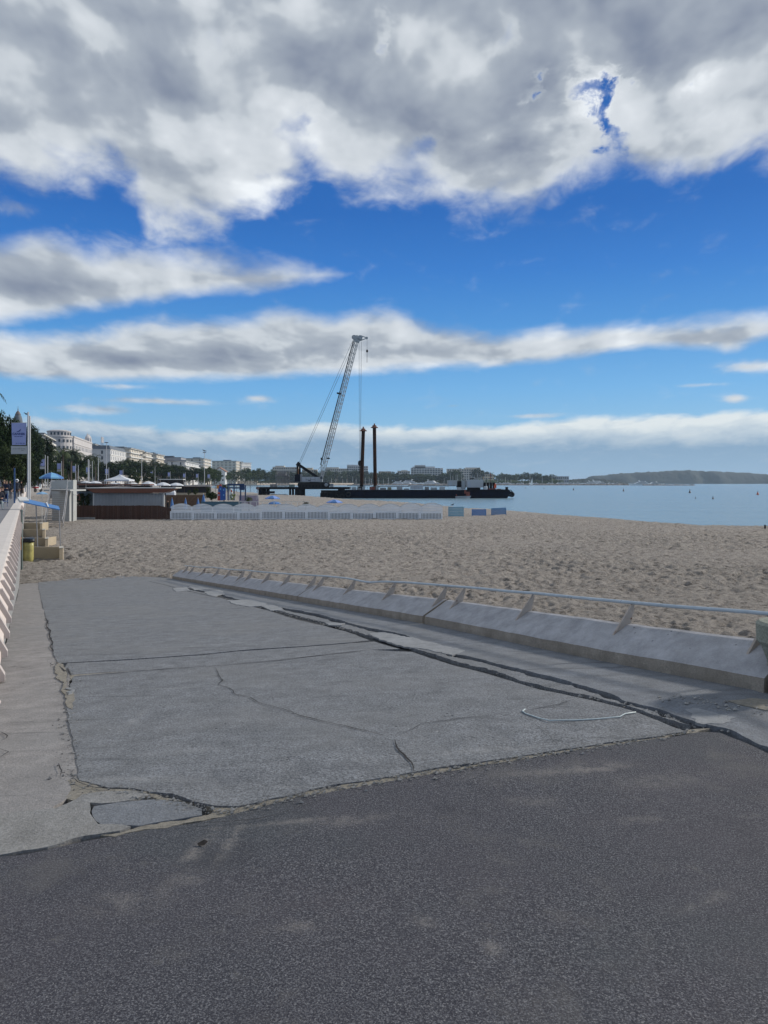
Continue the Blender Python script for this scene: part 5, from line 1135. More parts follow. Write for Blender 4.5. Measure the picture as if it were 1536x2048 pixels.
# ---------------------------------------------------------------- parasols, tents, club
def parasol_mesh(t, r, drop, mats, h, n=8, valance=.12, pole_h=None):
    b = MB(); z = h
    for i in range(n):
        a0, a1 = 2 * math.pi * i / n, 2 * math.pi * (i + 1) / n; b.cur = i % len(mats)
        P0 = (0, 0, z); prev = None
        for q in range(4):
            f0, f1 = q / 4, (q + 1) / 4; zz = lambda f_: z - drop * f_ ** 1.6
            A0, A1 = (r * f0 * math.cos(a0), r * f0 * math.sin(a0), zz(f0)), (r * f0 * math.cos(a1), r * f0 * math.sin(a1), zz(f0)); B0, B1 = (r * f1 * math.cos(a0), r * f1 * math.sin(a0), zz(f1)), (r * f1 * math.cos(a1), r * f1 * math.sin(a1), zz(f1))
            b.add([A0, B0, B1, A1], [(0, 1, 2, 3)]) if q else b.add([A0, B0, B1], [(0, 1, 2)])
        b.add([B0, B1, (B1[0], B1[1], B1[2] - valance), (B0[0], B0[1], B0[2] - valance)], [(0, 1, 2, 3)])
    b.build('canopy', mats, t, fix=False)
    b = MB(); b.tube([(0, 0, 0), (0, 0, h + .06)], .025, 8); b.build('pole', M_WHITEP, t)
M_CLB = mat('mid_blue_cloth', (.07, .18, .42), .7, .1, 2); M_CLW = mat('white_canvas', (.62, .64, .68), .75, .06, 1); M_CLP = mat('pale_blue_cloth', (.24, .42, .62), .7, .1, 2)
def parasol(p_, ytop, ybot, wpx, Y, label, mats, group, base=ZS):
    t = thing('parasol', label, 'parasol', (*A(p_, 0, Y).xy, base), R(20), group); parasol_mesh(t, wpx / 2 / FPX * Y, (ybot - ytop) * .72 / FPX * Y, mats, zf(ytop, Y) - base, valance=(ybot - ytop) * .2 / FPX * Y); return t
parasol(103, 945, 958.5, 45, 83, 'open blue and pale blue parasol above the stair tower', [M_LBLUE, M_CLB], 'open blue parasols', .5)
parasol(84, 983.5, 989, 22, 74, 'pale blue parasol seen between the stair treads and the banner pole', [M_CLP], 'open blue parasols')
parasol(545, 991, 998.5, 30, 108, 'open periwinkle parasol on the sand in front of the white post', [mat('periwinkle_cloth', (.20, .32, .68), .7, .1), M_CLB], 'open blue parasols')
parasol(549, 1002, 1009, 26, 97, 'second blue parasol half hidden by the white fence below the periwinkle one', [M_CLB], 'open blue parasols')
parasol(669, 999, 1006.5, 34, 100, 'lone low blue parasol above the white fence in front of the barge', [mat('periwinkle_cloth', (.20, .32, .68), .7, .1), M_CLB], 'open blue parasols')
for i, (p_, w, y0, y1, Y, lab) in enumerate([(231, 32, 965, 972, 176, 'white flat parasol right below the pointed tent'), (262, 36, 964, 972, 180, 'white parasol left of the second tall pole'), (297, 32, 962.5, 972, 184, 'white parasol just right of the second tall pole'), (326, 30, 964.5, 972, 190, 'white parasol below the thin dark topped pole'),
                                             (352, 30, 965.5, 972, 196, 'rightmost white parasol of the restaurant row'), (190, 26, 962, 967, 170, 'white low sunshade left of the tallest white pole'), (172, 20, 962, 966, 160, 'pale flat sunshade above the grey roof')]):
    parasol(p_, y0, y1, w, Y, lab, [M_CLW], 'white restaurant parasols')
TYY = 178; t = thing('peaked_tent', 'large white pointed tent between the two tallest white poles', 'tent', (*A(239, 0, TYY).xy, ZS)); s_ = 24.5 / FPX * TYY; h1, h0 = zf(948.5, TYY) - ZS, zf(959.5, TYY) - ZS
b = MB(); n_ = 8; ring = []
for j in range(5):
    f_ = j / 4; k = s_ * (f_ * .9 + .1 * f_ ** 3); z = h1 - (h1 - h0) * f_ ** .72; ring.append([(-k, -k * .7, z), (k, -k * .7, z), (k, k * .7, z), (-k, k * .7, z)])
ring.append([(a[0], a[1], a[2] - .35) for a in ring[-1]])
b.v = [v_ for r_ in ring for v_ in r_]; b.f = [(4 * j + i, 4 * j + (i + 1) % 4, 4 * j + 4 + (i + 1) % 4, 4 * j + 4 + i) for j in range(5) for i in range(4)]; b.mi = [0] * len(b.f); b.build('canopy', M_CLW, t)
for sx_ in (-1, 1):
    for sy_ in (-1, 1): b = MB(); b.tube([(sx_ * s_ * .97, sy_ * s_ * .68, 0), (sx_ * s_ * .97, sy_ * s_ * .68, h0)], .05, 6); b.build('leg', M_WHITEP, t)
t = thing('small_tent', 'small white tent with arched sides beyond the right end of the kiosk', 'tent', (*A(345, 0, 120).xy, ZS)); r_ = 7 / FPX * 120
b = MB(); b.lathe((0, 0, 0), [(r_, 0), (r_, zf(985, 120) - ZS), (r_ * .75, zf(981.5, 120) - ZS), (.05, zf(980, 120) - ZS)], 8); b.build('canopy', M_CLW, t)
b = MB(); b.extrude([(-r_ * .5, -r_ * .96, 0), (-r_ * .5, -r_ * .96, .9), (0, -r_ * .96, 1.15), (r_ * .5, -r_ * .96, .9), (r_ * .5, -r_ * .96, 0)], (0, -.05, 0)); b.build('opening', M_SHAD, t)
# restaurant decks and low roofs between kiosk and trees
for i, (a, c, y0, y1, Y, m_, lab) in enumerate([(150, 300, 968, 978, 168, M_FASC, 'long low restaurant front in red brown wood behind the kiosk roof'), (100, 215, 962, 972, 205, M_ROOFG, 'low grey flat roofed restaurant left of the tallest white pole'),
        (345, 420, 971, 975.5, 205, M_BEI, 'low beige beach wall and terrace left of the gull lamp pole'), (318, 366, 958, 963, 255, M_WHITEP, 'white low pavilion above the parasol row'), (430, 520, 970, 973, 330, M_DGREY, 'thin dark beach jetty deck left of the crane pier')]):
    t = thing('beach_restaurant' if i < 4 else 'beach_jetty', lab, 'restaurant' if i < 4 else 'jetty', (*A(a, 0, Y).xy, ZS)); w = (c - a) / FPX * Y; z0, z1 = max(zf(y1, Y) - ZS, .3), zf(y0, Y) - ZS
    b = MB(); b.bb(0, w, 0, 3, z1 - .25, z1); b.build('roof' if i < 4 else 'deck', m_ if i != 2 else M_ROOFG, t); b = MB()
    for k in range(int(w / 3) + 1): b.bb(k * 3, k * 3 + .15, .2, .35, 0, z1 - .25)
    b.build('posts', M_WOODD if i < 4 else M_DGREY, t)
    if i < 4: b = MB(); b.bb(.3, w - .3, 1.2, 2.8, 0, z1 - .3); b.build('interior', M_SHAD if i != 1 else m_, t); b = MB(); b.bb(0, w, .0, .12, 0, (z1 - .3) * .45); b.build('parapet', m_, t)
# dark brown reed screen, closed blue parasols, terrace items
RYY = 112; t = thing('reed_screen', 'brown reed screen behind the closed blue parasols', 'screen', (*A(329, 0, RYY).xy, ZS)); w = 80 / FPX * RYY; h = zf(990, RYY) - ZS
b = MB(); k = 0.
while k < w: b.bb(k, k + .05, .004 * math.sin(k * 40), .03, 0, h + .02 * math.sin(k * 31)); k += .055
b.build('reeds', mat('reed', (.135, .085, .055), .9, .3, 3), t)
for x in (0, w / 2, w): b = MB(); b.bb(x - .04, x + .04, .035, .1, -.2, h + .05); b.build('post', M_WOODD, t)
t = thing('closed_parasol', None, 'parasol'); b = MB(); b.lathe((0, 0, 0), [(.20, .55), (.24, .6), (.17, 1.1), (.09, 1.55), (.02, 1.75)], 8); b.build('folded_canopy', M_CLB, t); b = MB(); b.tube([(0, 0, 0), (0, 0, 1.85)], .022, 6); b.build('pole', M_WHITEP, t); CP = First(t)
for p_, Y, sc_, lab in [(344, 98, 1.15, 'closed blue parasol nearest the kiosk corner, behind the black clad person'), (371, 99, 1.12, 'closed blue parasol in the middle of the reed screen'), (396, 99, 1.12, 'closed blue parasol left of the gull lamp pole'), (407, 102, 1.4, 'closed blue parasol against the foot of the gull lamp pole')]:
    CP((*A(p_, 0, Y).xy, ZS), 0, sc_, lab, 'closed blue parasols')
for p_, y0, y1, Y, lab in [(392, 977, 990, 118, 'dark leafy shrub above the reed screen'), (378, 980, 990, 120, 'smaller leafy shrub left of the darkest one over the reed screen'), (424, 974, 1004, 108, 'tall dark leafy plant left of the climbing frame'), (465, 987, 1001, 104, 'light green grassy plant below the blue frame'), (360, 972, 978, 150, 'flat topped bush right of the kiosk roof')]:
    bush((*A(p_, 0, Y).xy, zf(y1, Y)), (y1 - y0) * .45 / FPX * Y, (y1 - y0) / FPX * Y, lab, M_LEAF if 'light' not in lab else mat('light_green', (.16, .20, .05), .7, .3, 2), 700, int(p_), leaf=.13)
for p_, top, Y, lab in [(449, 962, 118, 'small palm behind the climbing figures'), (498, 989, 100, 'small young palm beside the thin white fence right of the blue frame'), (612, 1000, 92, 'spiky yellow green plant rising above the white fence')]:
    o = P_PAL((*A(p_, 0, Y).xy, ZS), p_, (1, 1, 1), lab, 'small club palms'); H = zf(top, Y) - ZS; o.scale = (H * 1.1, H * 1.1, H)
# colourful play figures and blue frame
PY = 106; t = thing('play_figures', 'red and blue painted play figure boards with round holes', 'play structure', (*A(435, 0, PY).xy, zf(1001, PY))); k = PY / FPX; z0 = zf(1001, PY)
for c_, x0_, x1_, y0_, y1_ in [('red', 0, 5, 984, 1001), ('orange', -2, 3, 970, 977), ('red', 3, 8, 968, 975), ('blue', 1, 9, 972, 984), ('blue', 4, 11, 983, 1001), ('blue', 9, 16, 975, 1000)]:
    m_ = {'red': mat('red_paint', (.42, .06, .045), .5, .1), 'blue': mat('royal_blue_paint', (.03, .10, .36), .5, .1), 'orange': mat('orange_paint', (.55, .22, .05), .5, .1)}[c_]
    b = MB(); xa, xb, za, zb = x0_ * k, x1_ * k, (1001 - y1_) * k, (1001 - y0_) * k; b.extrude([(xa, .1 * x0_ * .1, za), (xb, .1 * x0_ * .1, za), (xb * .98 + .01, .1 * x0_ * .1, zb - .1), ((xa + xb) / 2 + .05, .1 * x0_ * .1, zb), (xa + .02, .1 * x0_ * .1, zb - .1)], (0, .08, 0)); b.build('figure_board', m_, t)
b = MB()
for x_, y_ in [(2, 990), (12, 980), (12, 990), (6, 978)]: b.lathe((0, 0, 0), [(.1, 0), (.1, .02)], 10)
b.v = b.v[:0]; b.f = []; b.mi = []
for x_, y_ in [(2.5, 990), (12.5, 980), (12.5, 990), (6, 978)]:
    o = len(b.v); b.v += [(x_ * k + .11 * math.cos(i * .785), -.02, (1001 - y_) * k + .11 * math.sin(i * .785)) for i in range(8)]; b.f.append(tuple(range(o, o + 8))); b.mi.append(0)
b.build('round_holes', M_LBLUE, t)
for a, c in [(458, 488)]:
    t = thing('blue_frame', 'dark blue timber swing frame with crossbeam right of the play figures', 'frame', (*A(455, 0, PY).xy, zf(1001, PY))); z1 = zf(970, PY) - zf(1001, PY); m_ = mat('navy_wood', (.02, .05, .13), .6, .2)
    for p_ in (456, 468, 479, 487.5): b = MB(); b.bb((p_ - 455) * k - .08, (p_ - 455) * k + .08, (p_ % 2) * .8, (p_ % 2) * .8 + .14, 0, z1); b.build('leg', m_, t)
    b = MB(); b.bb(0, 33.5 * k, .0, .16, z1, z1 + .18); b.bb(0, 33.5 * k, .8, .96, z1 - .5, z1 - .32); b.bb(23 * k, 33 * k, .3, .4, z1 - .7, z1); b.build('crossbeam', m_, t)
t = thing('beach_shower', 'white robed figure shaped shower board left of the light green plant', 'shower', (*A(462, 0, 104).xy, zf(1000, 104))); b = MB(); b.lathe((0, 0, 0), [(.28, 0), (.3, .1), (.22, .9), (.16, 1.15), (.08, 1.25), (.12, 1.32), (.12, 1.5), (.02, 1.58)], 10, 1, .6); b.build('robe', M_WHITEP, t, smooth=True)
b = MB(); b.box((.08, -.09, 1.2), (.16, .04, .3)); b.build('sash', mat('red_paint', (.42, .06, .045)), t)
t = thing('signpost', 'white A shaped post with a small round dark sign on the sand', 'sign', (*A(515.5, 0, 110).xy, zf(1000, 110))); h = 22 / FPX * 110
b = MB(); b.tube([(-.13, 0, 0), (0, 0, h * .8)], .03, 6); b.tube([(.13, 0, 0), (0, 0, h * .8)], .03, 6); b.tube([(0, 0, h * .7), (0, 0, h)], .03, 6); b.build('legs', M_WHITEP, t)
b = MB(); n_ = 12; b.extrude([(.2 * math.cos(i * 2 * math.pi / n_), 0, h + .1 + .2 * math.sin(i * 2 * math.pi / n_)) for i in range(n_)], (0, .04, 0)); b.build('round_sign', mat('brown_sign', (.18, .11, .10), .6), t)
b = MB(); a_ = A(478, 985, 118); b.bb(a_.x, A(517, 0, 118).x, 118, 118.05, ZS, zf(991, 118)); tag(b.build('ground_mat', mat('lilac_sheet', (.33, .29, .36), .8, .1)), 'low lilac grey cloth screen left of the white A shaped post', 'screen')
t = thing('terrace_railing', 'thin white railing along the club terrace behind the white fence', 'railing', (*A(478, 0, 94).xy, ZS)); w = 140 / FPX * 94; h = zf(1003, 94) - ZS
b = MB(); b.bb(0, w, 0, .05, h - .06, h); b.bb(0, w, 0, .04, h * .5, h * .5 + .04); b.build('rail', M_WHITEP, t); b = MB()
for i in range(13): b.bb(w * i / 12 - .03, w * i / 12 + .03, 0, .06, 0, h)
b.build('posts', M_WHITEP, t)
b = MB(); b.bb(A(402, 0, 100).x, A(483, 0, 100).x, 100, 100.06, ZS, zf(1004, 100)); b.bb(A(402, 0, 100).x, A(483, 0, 100).x, 99.96, 100.1, zf(1004, 100), zf(1003, 100)); tag(b.build('tarpaulin_screen', mat('teal_tarp', (.07, .15, .20), .6, .15, 1)), 'dull teal tarpaulin screen behind the first arched white panels', 'screen')
# ---------------------------------------------------------------- pier, crawler crane, barge
JY = 262.0; kJ = JY / FPX; DZ = .24
M_STL = mat('dark_pier_steel', (.010, .010, .012), .8, .3, 1.5, spec=.15); M_NAVY = mat('navy_hull_paint', (.006, .008, .020), .75, .3, .8, spec=.15, col2=(.05, .03, .025), c2lo=.64, c2hi=.72, c2scale=.5)
M_CRG = mat('crane_grey_paint', (.33, .35, .37), .5, .12, 1.5); M_CRW = mat('crane_white_panel', (.42, .45, .50), .5, .1, .8); M_PILE = mat('rusty_pile', (.030, .015, .010), .85, .4, .6, spec=.15, col2=(.07, .028, .015), c2lo=.5, c2hi=.65, c2scale=.35)
M_BLK = mat('black_rubber', (.008, .008, .009), .7, .2)
pier = thing('work_pier', 'dark steel work pier on stout piles carrying the crawler crane', 'pier', (*A(517, 0, JY).xy, ZW)); jx = lambda p_: (p_ - 517) * kJ; jz = lambda py: zf(py, JY) - ZW
b = MB(); b.bb(jx(517), jx(700), -5, 6, jz(978.2), DZ - ZW); b.build('deck', M_STL, pier)
for a, c in [(520.5, 528), (529, 536), (581, 585.5), (592.5, 608)]:
    b = MB(); 
    for y_ in (-4, 4): b.lathe(((jx(a) + jx(c)) / 2, y_, 0), [((jx(c) - jx(a)) / 2, -2), ((jx(c) - jx(a)) / 2, jz(978.2))], 12, 1, .6)
    b.build('pile', M_STL, pier)
b = MB(); b.bb(jx(536), jx(554), -6.5, -5.2, jz(986.5), jz(982)); b.bb(jx(645), jx(700), -6.5, -5.2, jz(990), jz(980)); b.build('lower_platform', M_STL, pier)
b = MB()
for i in range(12): x = jx(519) + i * (jx(590) - jx(519)) / 11; b.tube([(x, -4.8, DZ - ZW), (x, -4.8, DZ - ZW + 1.1)], .05, 5)
for h in (.6, 1.1): b.tube([(jx(519), -4.8, DZ - ZW + h), (jx(590), -4.8, DZ - ZW + h)], .045, 5)
b.build('guard_rail', M_CRG, pier)
sc = thing('scaffold_tower', 'open grey scaffold frame standing on the pier left of the crane', 'scaffold', (*A(553, 0, JY).xy, DZ)); b = MB(); w = 24 * kJ; h = 31 * kJ; lv = [0, .22, .48, .72, 1.0]
M_SCF = mat('scaffold_grey', (.21, .21, .22), .6, .2)
for y_ in (-1.5, 1.5):
    for i in range(5): b.tube([(w * i / 4, y_, 0), (w * i / 4, y_, h * (1 - .05 * (i % 2)))], .09, 5)
    for f_ in lv[1:]: b.tube([(0, y_, h * f_), (w, y_, h * f_)], .09, 5)
    for i in range(4):
        for j in range(4): b.tube([(w * (i + (j % 2)) / 4, y_, h * lv[j]), (w * (i + 1 - (j % 2)) / 4, y_, h * lv[j + 1])], .06, 4)
for x_ in (0, w / 2, w):
    for f_ in lv[1:4]: b.tube([(x_, -1.5, h * f_), (x_, 1.5, h * f_)], .09, 5)
b.build('tubes', M_SCF, sc); b = MB(); b.bb(-.3, w + .3, -1.6, 1.6, h * .72 - .1, h * .72); b.bb(.5, w - .8, -1, 1, h * .76, h * .93); b.build('platform', M_SCF, sc)
for a, c, y0, m_, lab in [(578, 588, 969.5, mat('sea_green_paint', (.12, .22, .20), .6, .2), 'sea green low container on the pier left of the crane tracks'), (540, 552, 969, M_SCF, 'grey stack of frames on the left end of the pier'), (660, 667, 968, M_CRG, 'small pale box on the pier right of the crane tracks')]:
    b = MB(); L = (c - a) * kJ; H = (974.2 - y0) * kJ; b.bb(0, L, 0, 1.8, 0.08, H)
    for i in range(6): b.bb(L * (i + .3) / 6, L * (i + .5) / 6, -.05, 0, .1, H - .05)
    b.bb(-.04, L + .04, -.04, 1.84, H, H + .08); b.bb(.1, .3, 0, 1.8, 0, .08); tag(b.build('pier_container', m_), lab, 'container').location = (*A(a, 0, JY - 3.5).xy, DZ)
cr_ = thing('crawler_crane', 'tall lattice boom crawler crane with dark mast and pale body on the pier', 'crane', (*A(628, 0, JY).xy, DZ))
def c3(px_, py, dy=0): return Vector(((px_ - 628) * kJ, dy, zf(py, JY) - DZ))
for dy in (-3.2, 2.2):
    b = MB(); r = 5.1 * kJ; x0, x1 = c3(597, 0).x + r, c3(659, 0).x - r; n = 10; zc = c3(0, 969.6).z; pts = [(x0 + r * math.cos(a), dy, zc + r * math.sin(a)) for a in [R(90) + R(180) * i / n for i in range(n + 1)]] + [(x1 + r * math.cos(a), dy, zc + r * math.sin(a)) for a in [R(-90) + R(180) * i / n for i in range(n + 1)]]
    b.extrude(pts, (0, 1.1, 0)); tr = b.build('track', M_BLK, cr_)
    for i in range(9): b = MB(); b.lathe((0, 0, 0), [(.36, -.06), (.36, .06)], 10); o = b.build('roller', M_STL, tr); o.location = (x0 + (x1 - x0) * i / 8, dy - .04, zc - r * .45); o.rotation_euler = (R(90), 0, 0)
    b = MB(); b.lathe((0, 0, 0), [(r * .7, -.08), (r * .7, .02), (r * .25, .1)], 12); o = b.build('sprocket', M_CRG, tr); o.location = (x1, dy - .08, zc); o.rotation_euler = (R(90), 0, 0)
b = MB(); b.bb(c3(612, 0).x, c3(645, 0).x, -2.2, 2.3, c3(0, 971).z, c3(0, 966).z); b.lathe(c3(628, 966), [(1.5, -.2), (1.5, .5)], 16); b.build('undercarriage', M_STL, cr_)
b = MB(); b.bb(c3(604.5, 0).x, c3(640.5, 0).x, -1.9, 1.9, c3(0, 963.5).z, c3(0, 954).z); b.build('machine_house', M_CRW, cr_)
b = MB(); 
for p_ in (613, 622, 631): b.bb(c3(p_, 0).x, c3(p_ + .4, 0).x, -1.94, -1.9, c3(0, 963).z, c3(0, 955).z)
b.bb(c3(613, 0).x, c3(631.4, 0).x, -1.93, -1.9, c3(0, 959.4).z, c3(0, 959).z); b.build('panel_gaps', M_STL, cr_)
b = MB(); b.bb(c3(617, 0).x, c3(622, 0).x, -1.95, -1.9, c3(0, 961.6).z, c3(0, 960.4).z); b.build('vent', M_STL, cr_)
b = MB(); b.bb(c3(591, 0).x, c3(602, 0).x, -2.4, 2.4, c3(0, 963.5).z, c3(0, 949).z); b.bb(c3(592, 0).x, c3(601, 0).x, -2.5, 2.5, c3(0, 961).z, c3(0, 951).z); b.build('counterweight', M_NAVY, cr_)
b = MB()
for i in range(7): b.tube([c3(602.5, 963 - i * 2.2, -2.2), c3(605.5, 963 - i * 2.2, -2.2)], .09, 5)
for p_ in (602.5, 605.5): b.tube([c3(p_, 963.5, -2.2), c3(p_, 948.5, -2.2)], .07, 5)
b.build('ladder', M_CRW, cr_)
b = MB(); b.bb(c3(641, 0).x, c3(646, 0).x, -2.6, -.8, c3(0, 964).z, c3(0, 952).z); cab = b.build('cab', M_CRG, cr_); b = MB(); b.bb(c3(641.8, 0).x, c3(646.1, 0).x, -2.65, -1, c3(0, 958.5).z, c3(0, 953).z); b.build('cab_window', M_WIN, cab)
b = MB(); b.beam(c3(594.5, 927.5, 0), c3(637, 956, 0), .9, .9); b.beam(c3(594, 926.6, 0), c3(599, 930, 0), 1.3, 1.4); b.build('mast', M_STL, cr_)
b = MB(); 
for dy in (-1.4, 1.4): b.beam(c3(595, 929, dy), c3(595, 949, dy), .32); b.beam(c3(599.6, 931, dy), c3(599.6, 949, dy), .32)
b.build('mast_strut', M_STL, cr_)
b = MB(); b.beam(c3(597.3, 938, 0), c3(597.3, 948, 0), .5); b.build('lifting_cylinder', mat('orange_tint_steel', (.35, .16, .08), .5, .1), cr_)
LB, LT, RB_, RT = (643.0, 924), (707.8, 680), (654.5, 924), (716.2, 684)
def lerp(a, c, f_): return (a[0] + (c[0] - a[0]) * f_, a[1] + (c[1] - a[1]) * f_)
FT = (643.5, 960)
b = MB(); dyb = 1.9; off = 3.4
chord = {}
for key, (P0_, P1_, dy, o) in {'lf': (LB, LT, -dyb / 2, 0), 'rf': (RB_, RT, -dyb / 2, -off), 'lb': (LB, LT, dyb / 2, off), 'rb': (RB_, RT, dyb / 2, 0)}.items():
    chord[key] = [c3(P0_[0] + o, P0_[1], dy), c3(P1_[0] + o * .6, P1_[1], dy)]; b.tube([c3(FT[0] + (1 if 'r' in key else -1), FT[1], dy * .5)] + chord[key], .12 if key != 'lf' else .16, 6)
b.build('boom_chords', M_CRG, cr_)
N_ = 58; b = MB()
def cp(k_, f_): return chord[k_][0].lerp(chord[k_][1], f_)
for i in range(N_):
    f0, f1 = i / N_, (i + 1) / N_
    for a, c in (('lf', 'rf'), ('lb', 'rb')): b.tube([cp(a if i % 2 else c, f0), cp(c if i % 2 else a, f1)], .055, 4, False)
    for a, c in (('lf', 'lb'), ('rf', 'rb')): b.tube([cp(a if i % 2 else c, f0), cp(c if i % 2 else a, f1)], .05, 4, False)
    if i % 4 == 0: b.tube([cp('lf', f0), cp('rf', f0), cp('rb', f0), cp('lb', f0), cp('lf', f0)], .06, 4, False)
for i in range(4):
    f0 = i / 4; a = lambda k_, f_: c3(FT[0] + (1 if 'r' in k_ else -1), FT[1], chord[k_][0].y * .5).lerp(chord[k_][0], f_)
    b.tube([a('lf', f0), a('rf', f0 + .25)], .07, 4); b.tube([a('rb', f0), a('lb', f0 + .25)], .07, 4)
b.build('boom_lacing', M_CRG, cr_)
b = MB(); q0, q1 = c3(641.6, 930, -1.15), c3(706.6, 684, -1.15); b.tube([q0, q1], .17, 6); b.build('boom_pipe', mat('dark_boom_pipe', (.03, .032, .036), .6, .2), cr_)
b = MB(); b.beam(c3(674, 786.5, -.6), c3(683, 788, -.6), .7, .5); b.build('rope_guide', M_STL, cr_)
b = MB(); b.beam(c3(654, 917, -.6), c3(660, 917, -.6), .4, .4); b.build('rope_guide', M_STL, cr_)
b = MB(); b.bb(c3(642, 0).x, c3(646, 0).x, -1.3, -.6, c3(0, 920).z, c3(0, 915.5).z); b.build('boom_winch', M_STL, cr_)
b = MB(); b.beam(c3(706, 676, 0), c3(716, 674.5, 0), 1.6, 1.2); b.beam(c3(713, 674, 0), c3(724, 678, 0), 1.2, .7); b.beam(c3(709, 680, 0), c3(719, 683, 0), 1.4, .9); b.beam(c3(722, 671.5, 0), c3(733, 675.5, 0), .3, .3); b.beam(c3(716, 683, 0), c3(733, 676.5, 0), .3, .3); b.beam(c3(724, 672, 0), c3(722, 681, 0), .5, .5)
for q in ((708, 674.5, 1.0), (720, 675.5, 1.1), (733.5, 676, .55), (715.5, 681.5, .7)): 
    o = c3(q[0], q[1], -.2); b.extrude([(o.x + q[2] * .8 * math.cos(i * .628), o.y, o.z + q[2] * .8 * math.sin(i * .628)) for i in range(10)], (0, .4, 0))
b.build('boom_head', M_CRG, cr_)
M_ROPE = mat('steel_rope', (.10, .11, .125), .5, .1)
def rope(pts, r=.05): b = MB(); b.tube([c3(*p_) for p_ in pts], r, 5); return b.build('rope', M_ROPE, cr_)
rope([(598, 927, -.8), (606, 909, -.8), (705.5, 682, -.7)], .055); rope([(600, 927, .8), (608.5, 908, .8), (708, 685, .7)], .055); rope([(637, 957, -.4), (645, 916, -.4), (708, 690, -.4)], .03)
rope([(627, 950, .4), (644, 930, .4)], .05); rope([(718.2, 683, -.4), (719, 922, -.4)], .05); rope([(722.6, 683, .2), (720.8, 922, .2)], .06); rope([(734.2, 677, 0), (734.2, 700, 0)], .04)
hb = MB(); o = c3(719.6, 926.5, 0); hb.extrude([(o.x + .85 * math.cos(i * .628) * .75, -.35, o.z + 1.0 * math.sin(i * .628)) for i in range(10)], (0, .7, 0)); hook = hb.build('hook_block', M_BLK, cr_)
b = MB(); b.tube([c3(719.6, 931, 0), c3(719.6, 946, 0)], .16, 6); 
for y_ in (934, 939, 944): b.bb(c3(718.4, 0).x, c3(720.8, 0).x, -.25, .25, c3(0, y_ + 1).z, c3(0, y_).z)
b.build('hook', M_BLK, hook)
b = MB(); b.lathe(c3(734.2, 702), [(.1, -.5), (.32, -.35), (.36, 0), (.3, .3), (.08, .55)], 8); b.tube([c3(734.2, 704), c3(734, 725)], .07, 5); b.build('headache_ball', M_BLK, cr_)
# barge ------------------------------------------------
BYY = 238.0; kB = BYY / FPX
bg = thing('work_barge', 'long dark navy work barge with deck gear moored in front of the far harbour', 'barge', (*A(690, 0, BYY).xy, ZW)); bx = lambda p_: (p_ - 690) * kB; bz = lambda py: zf(py, BYY) - ZW
b = MB(); zt = bz(980); b.extrude([(bx(688), 0, -.8), (bx(688), 0, zt), (bx(960), 0, zt), (bx(964), 0, zt + .1), (bx(1019), 0, zt + .12), (bx(1021), 0, zt - .6), (bx(1012), 0, -.8)], (0, 14, 0)); hull = b.build('hull', M_NAVY, bg)
b = MB(); b.bb(bx(689), bx(1018), -.12, 0, zt - .45, zt - .15); b.bb(bx(689), bx(1014), -.1, 0, .5, .7)
for i in range(22): b.bb(bx(700 + i * 14.5), bx(700.6 + i * 14.5), -.08, 0, .0, zt)
b.build('rubbing_strake', M_STL, hull)
b = MB(); b.bb(bx(655), bx(692), .5, 9, -.6, bz(981)); b.bb(bx(641), bx(672), -1, 1.4, -.5, bz(986)); b.lathe((bx(650), -.9, bz(989)), [(.3, -.9), (.9, -.6), (.9, .6), (.3, .9)], 10); b.bb(bx(676), bx(690), -.8, .4, .2, bz(978)); b.build('stern_pontoon', M_STL, bg)
for p_, y_ in [(648, 989), (661, 991), (673, 993), (684, 992.5), (697, 989), (1020.5, 988), (1025, 989)]:
    t_ = MB(); n = 12; rr_, r2 = .62, .24; vs = []
    for i in range(n):
        for j in range(6): a, c = i * 2 * math.pi / n, j * math.pi / 3; vs.append(((rr_ + r2 * math.cos(c)) * math.cos(a), r2 * math.sin(c), (rr_ + r2 * math.cos(c)) * math.sin(a)))
    t_.add(vs, [(i * 6 + j, i * 6 + (j + 1) % 6, ((i + 1) % n) * 6 + (j + 1) % 6, ((i + 1) % n) * 6 + j) for i in range(n) for j in range(6)]); o = t_.build('fender_tyre', M_BLK, bg); o.location = (bx(p_), -.6 if p_ < 1000 else 1.0, bz(y_))
def bbx(name, a, c, y0, y1, m_, dy0=1.0, dy1=4.0): b = MB(); b.bb(bx(a), bx(c), dy0, dy1, bz(y1), bz(y0)); return b.build(name, m_, bg)
M_CONT = mat('white_container', (.47, .48, .50), .6, .08, .5); M_BR = mat('rusty_red', (.20, .06, .045), .8, .3, 1)
for a, c, y0, y1 in [(897, 915.5, 960.5, 971.5), (934.5, 968.5, 959.5, 975)]:
    o = bbx('site_container', a, c, y0, y1, M_CONT, 2, 5)
    b = MB(); 
    for i in range(14): x = bx(a) + (bx(c) - bx(a)) * (i + .5) / 14; b.bb(x - .03, x + .03, 1.95, 2.0, bz(y1) + .1, bz(y0) - .1)
    b.build('ribbing', M_CRG, o); b = MB(); b.bb(bx(a) + .4, bx(a) + 1.2, 1.94, 2.0, bz(y1) + .05, bz(y0) - .5); b.build('container_door', M_CRW, o)
bbx('winch_house', 925, 933, 961, 979, M_CRG, 2.5, 5); bbx('engine_box', 916.5, 924, 962, 975, M_STL, 3, 6); bbx('deck_box', 794, 805, 971.5, 979.5, M_CRG); bbx('deck_box', 822, 846, 970.5, 978.5, M_CRW); bbx('deck_box', 752, 756, 971, 979.5, M_CRG, .6, 2)
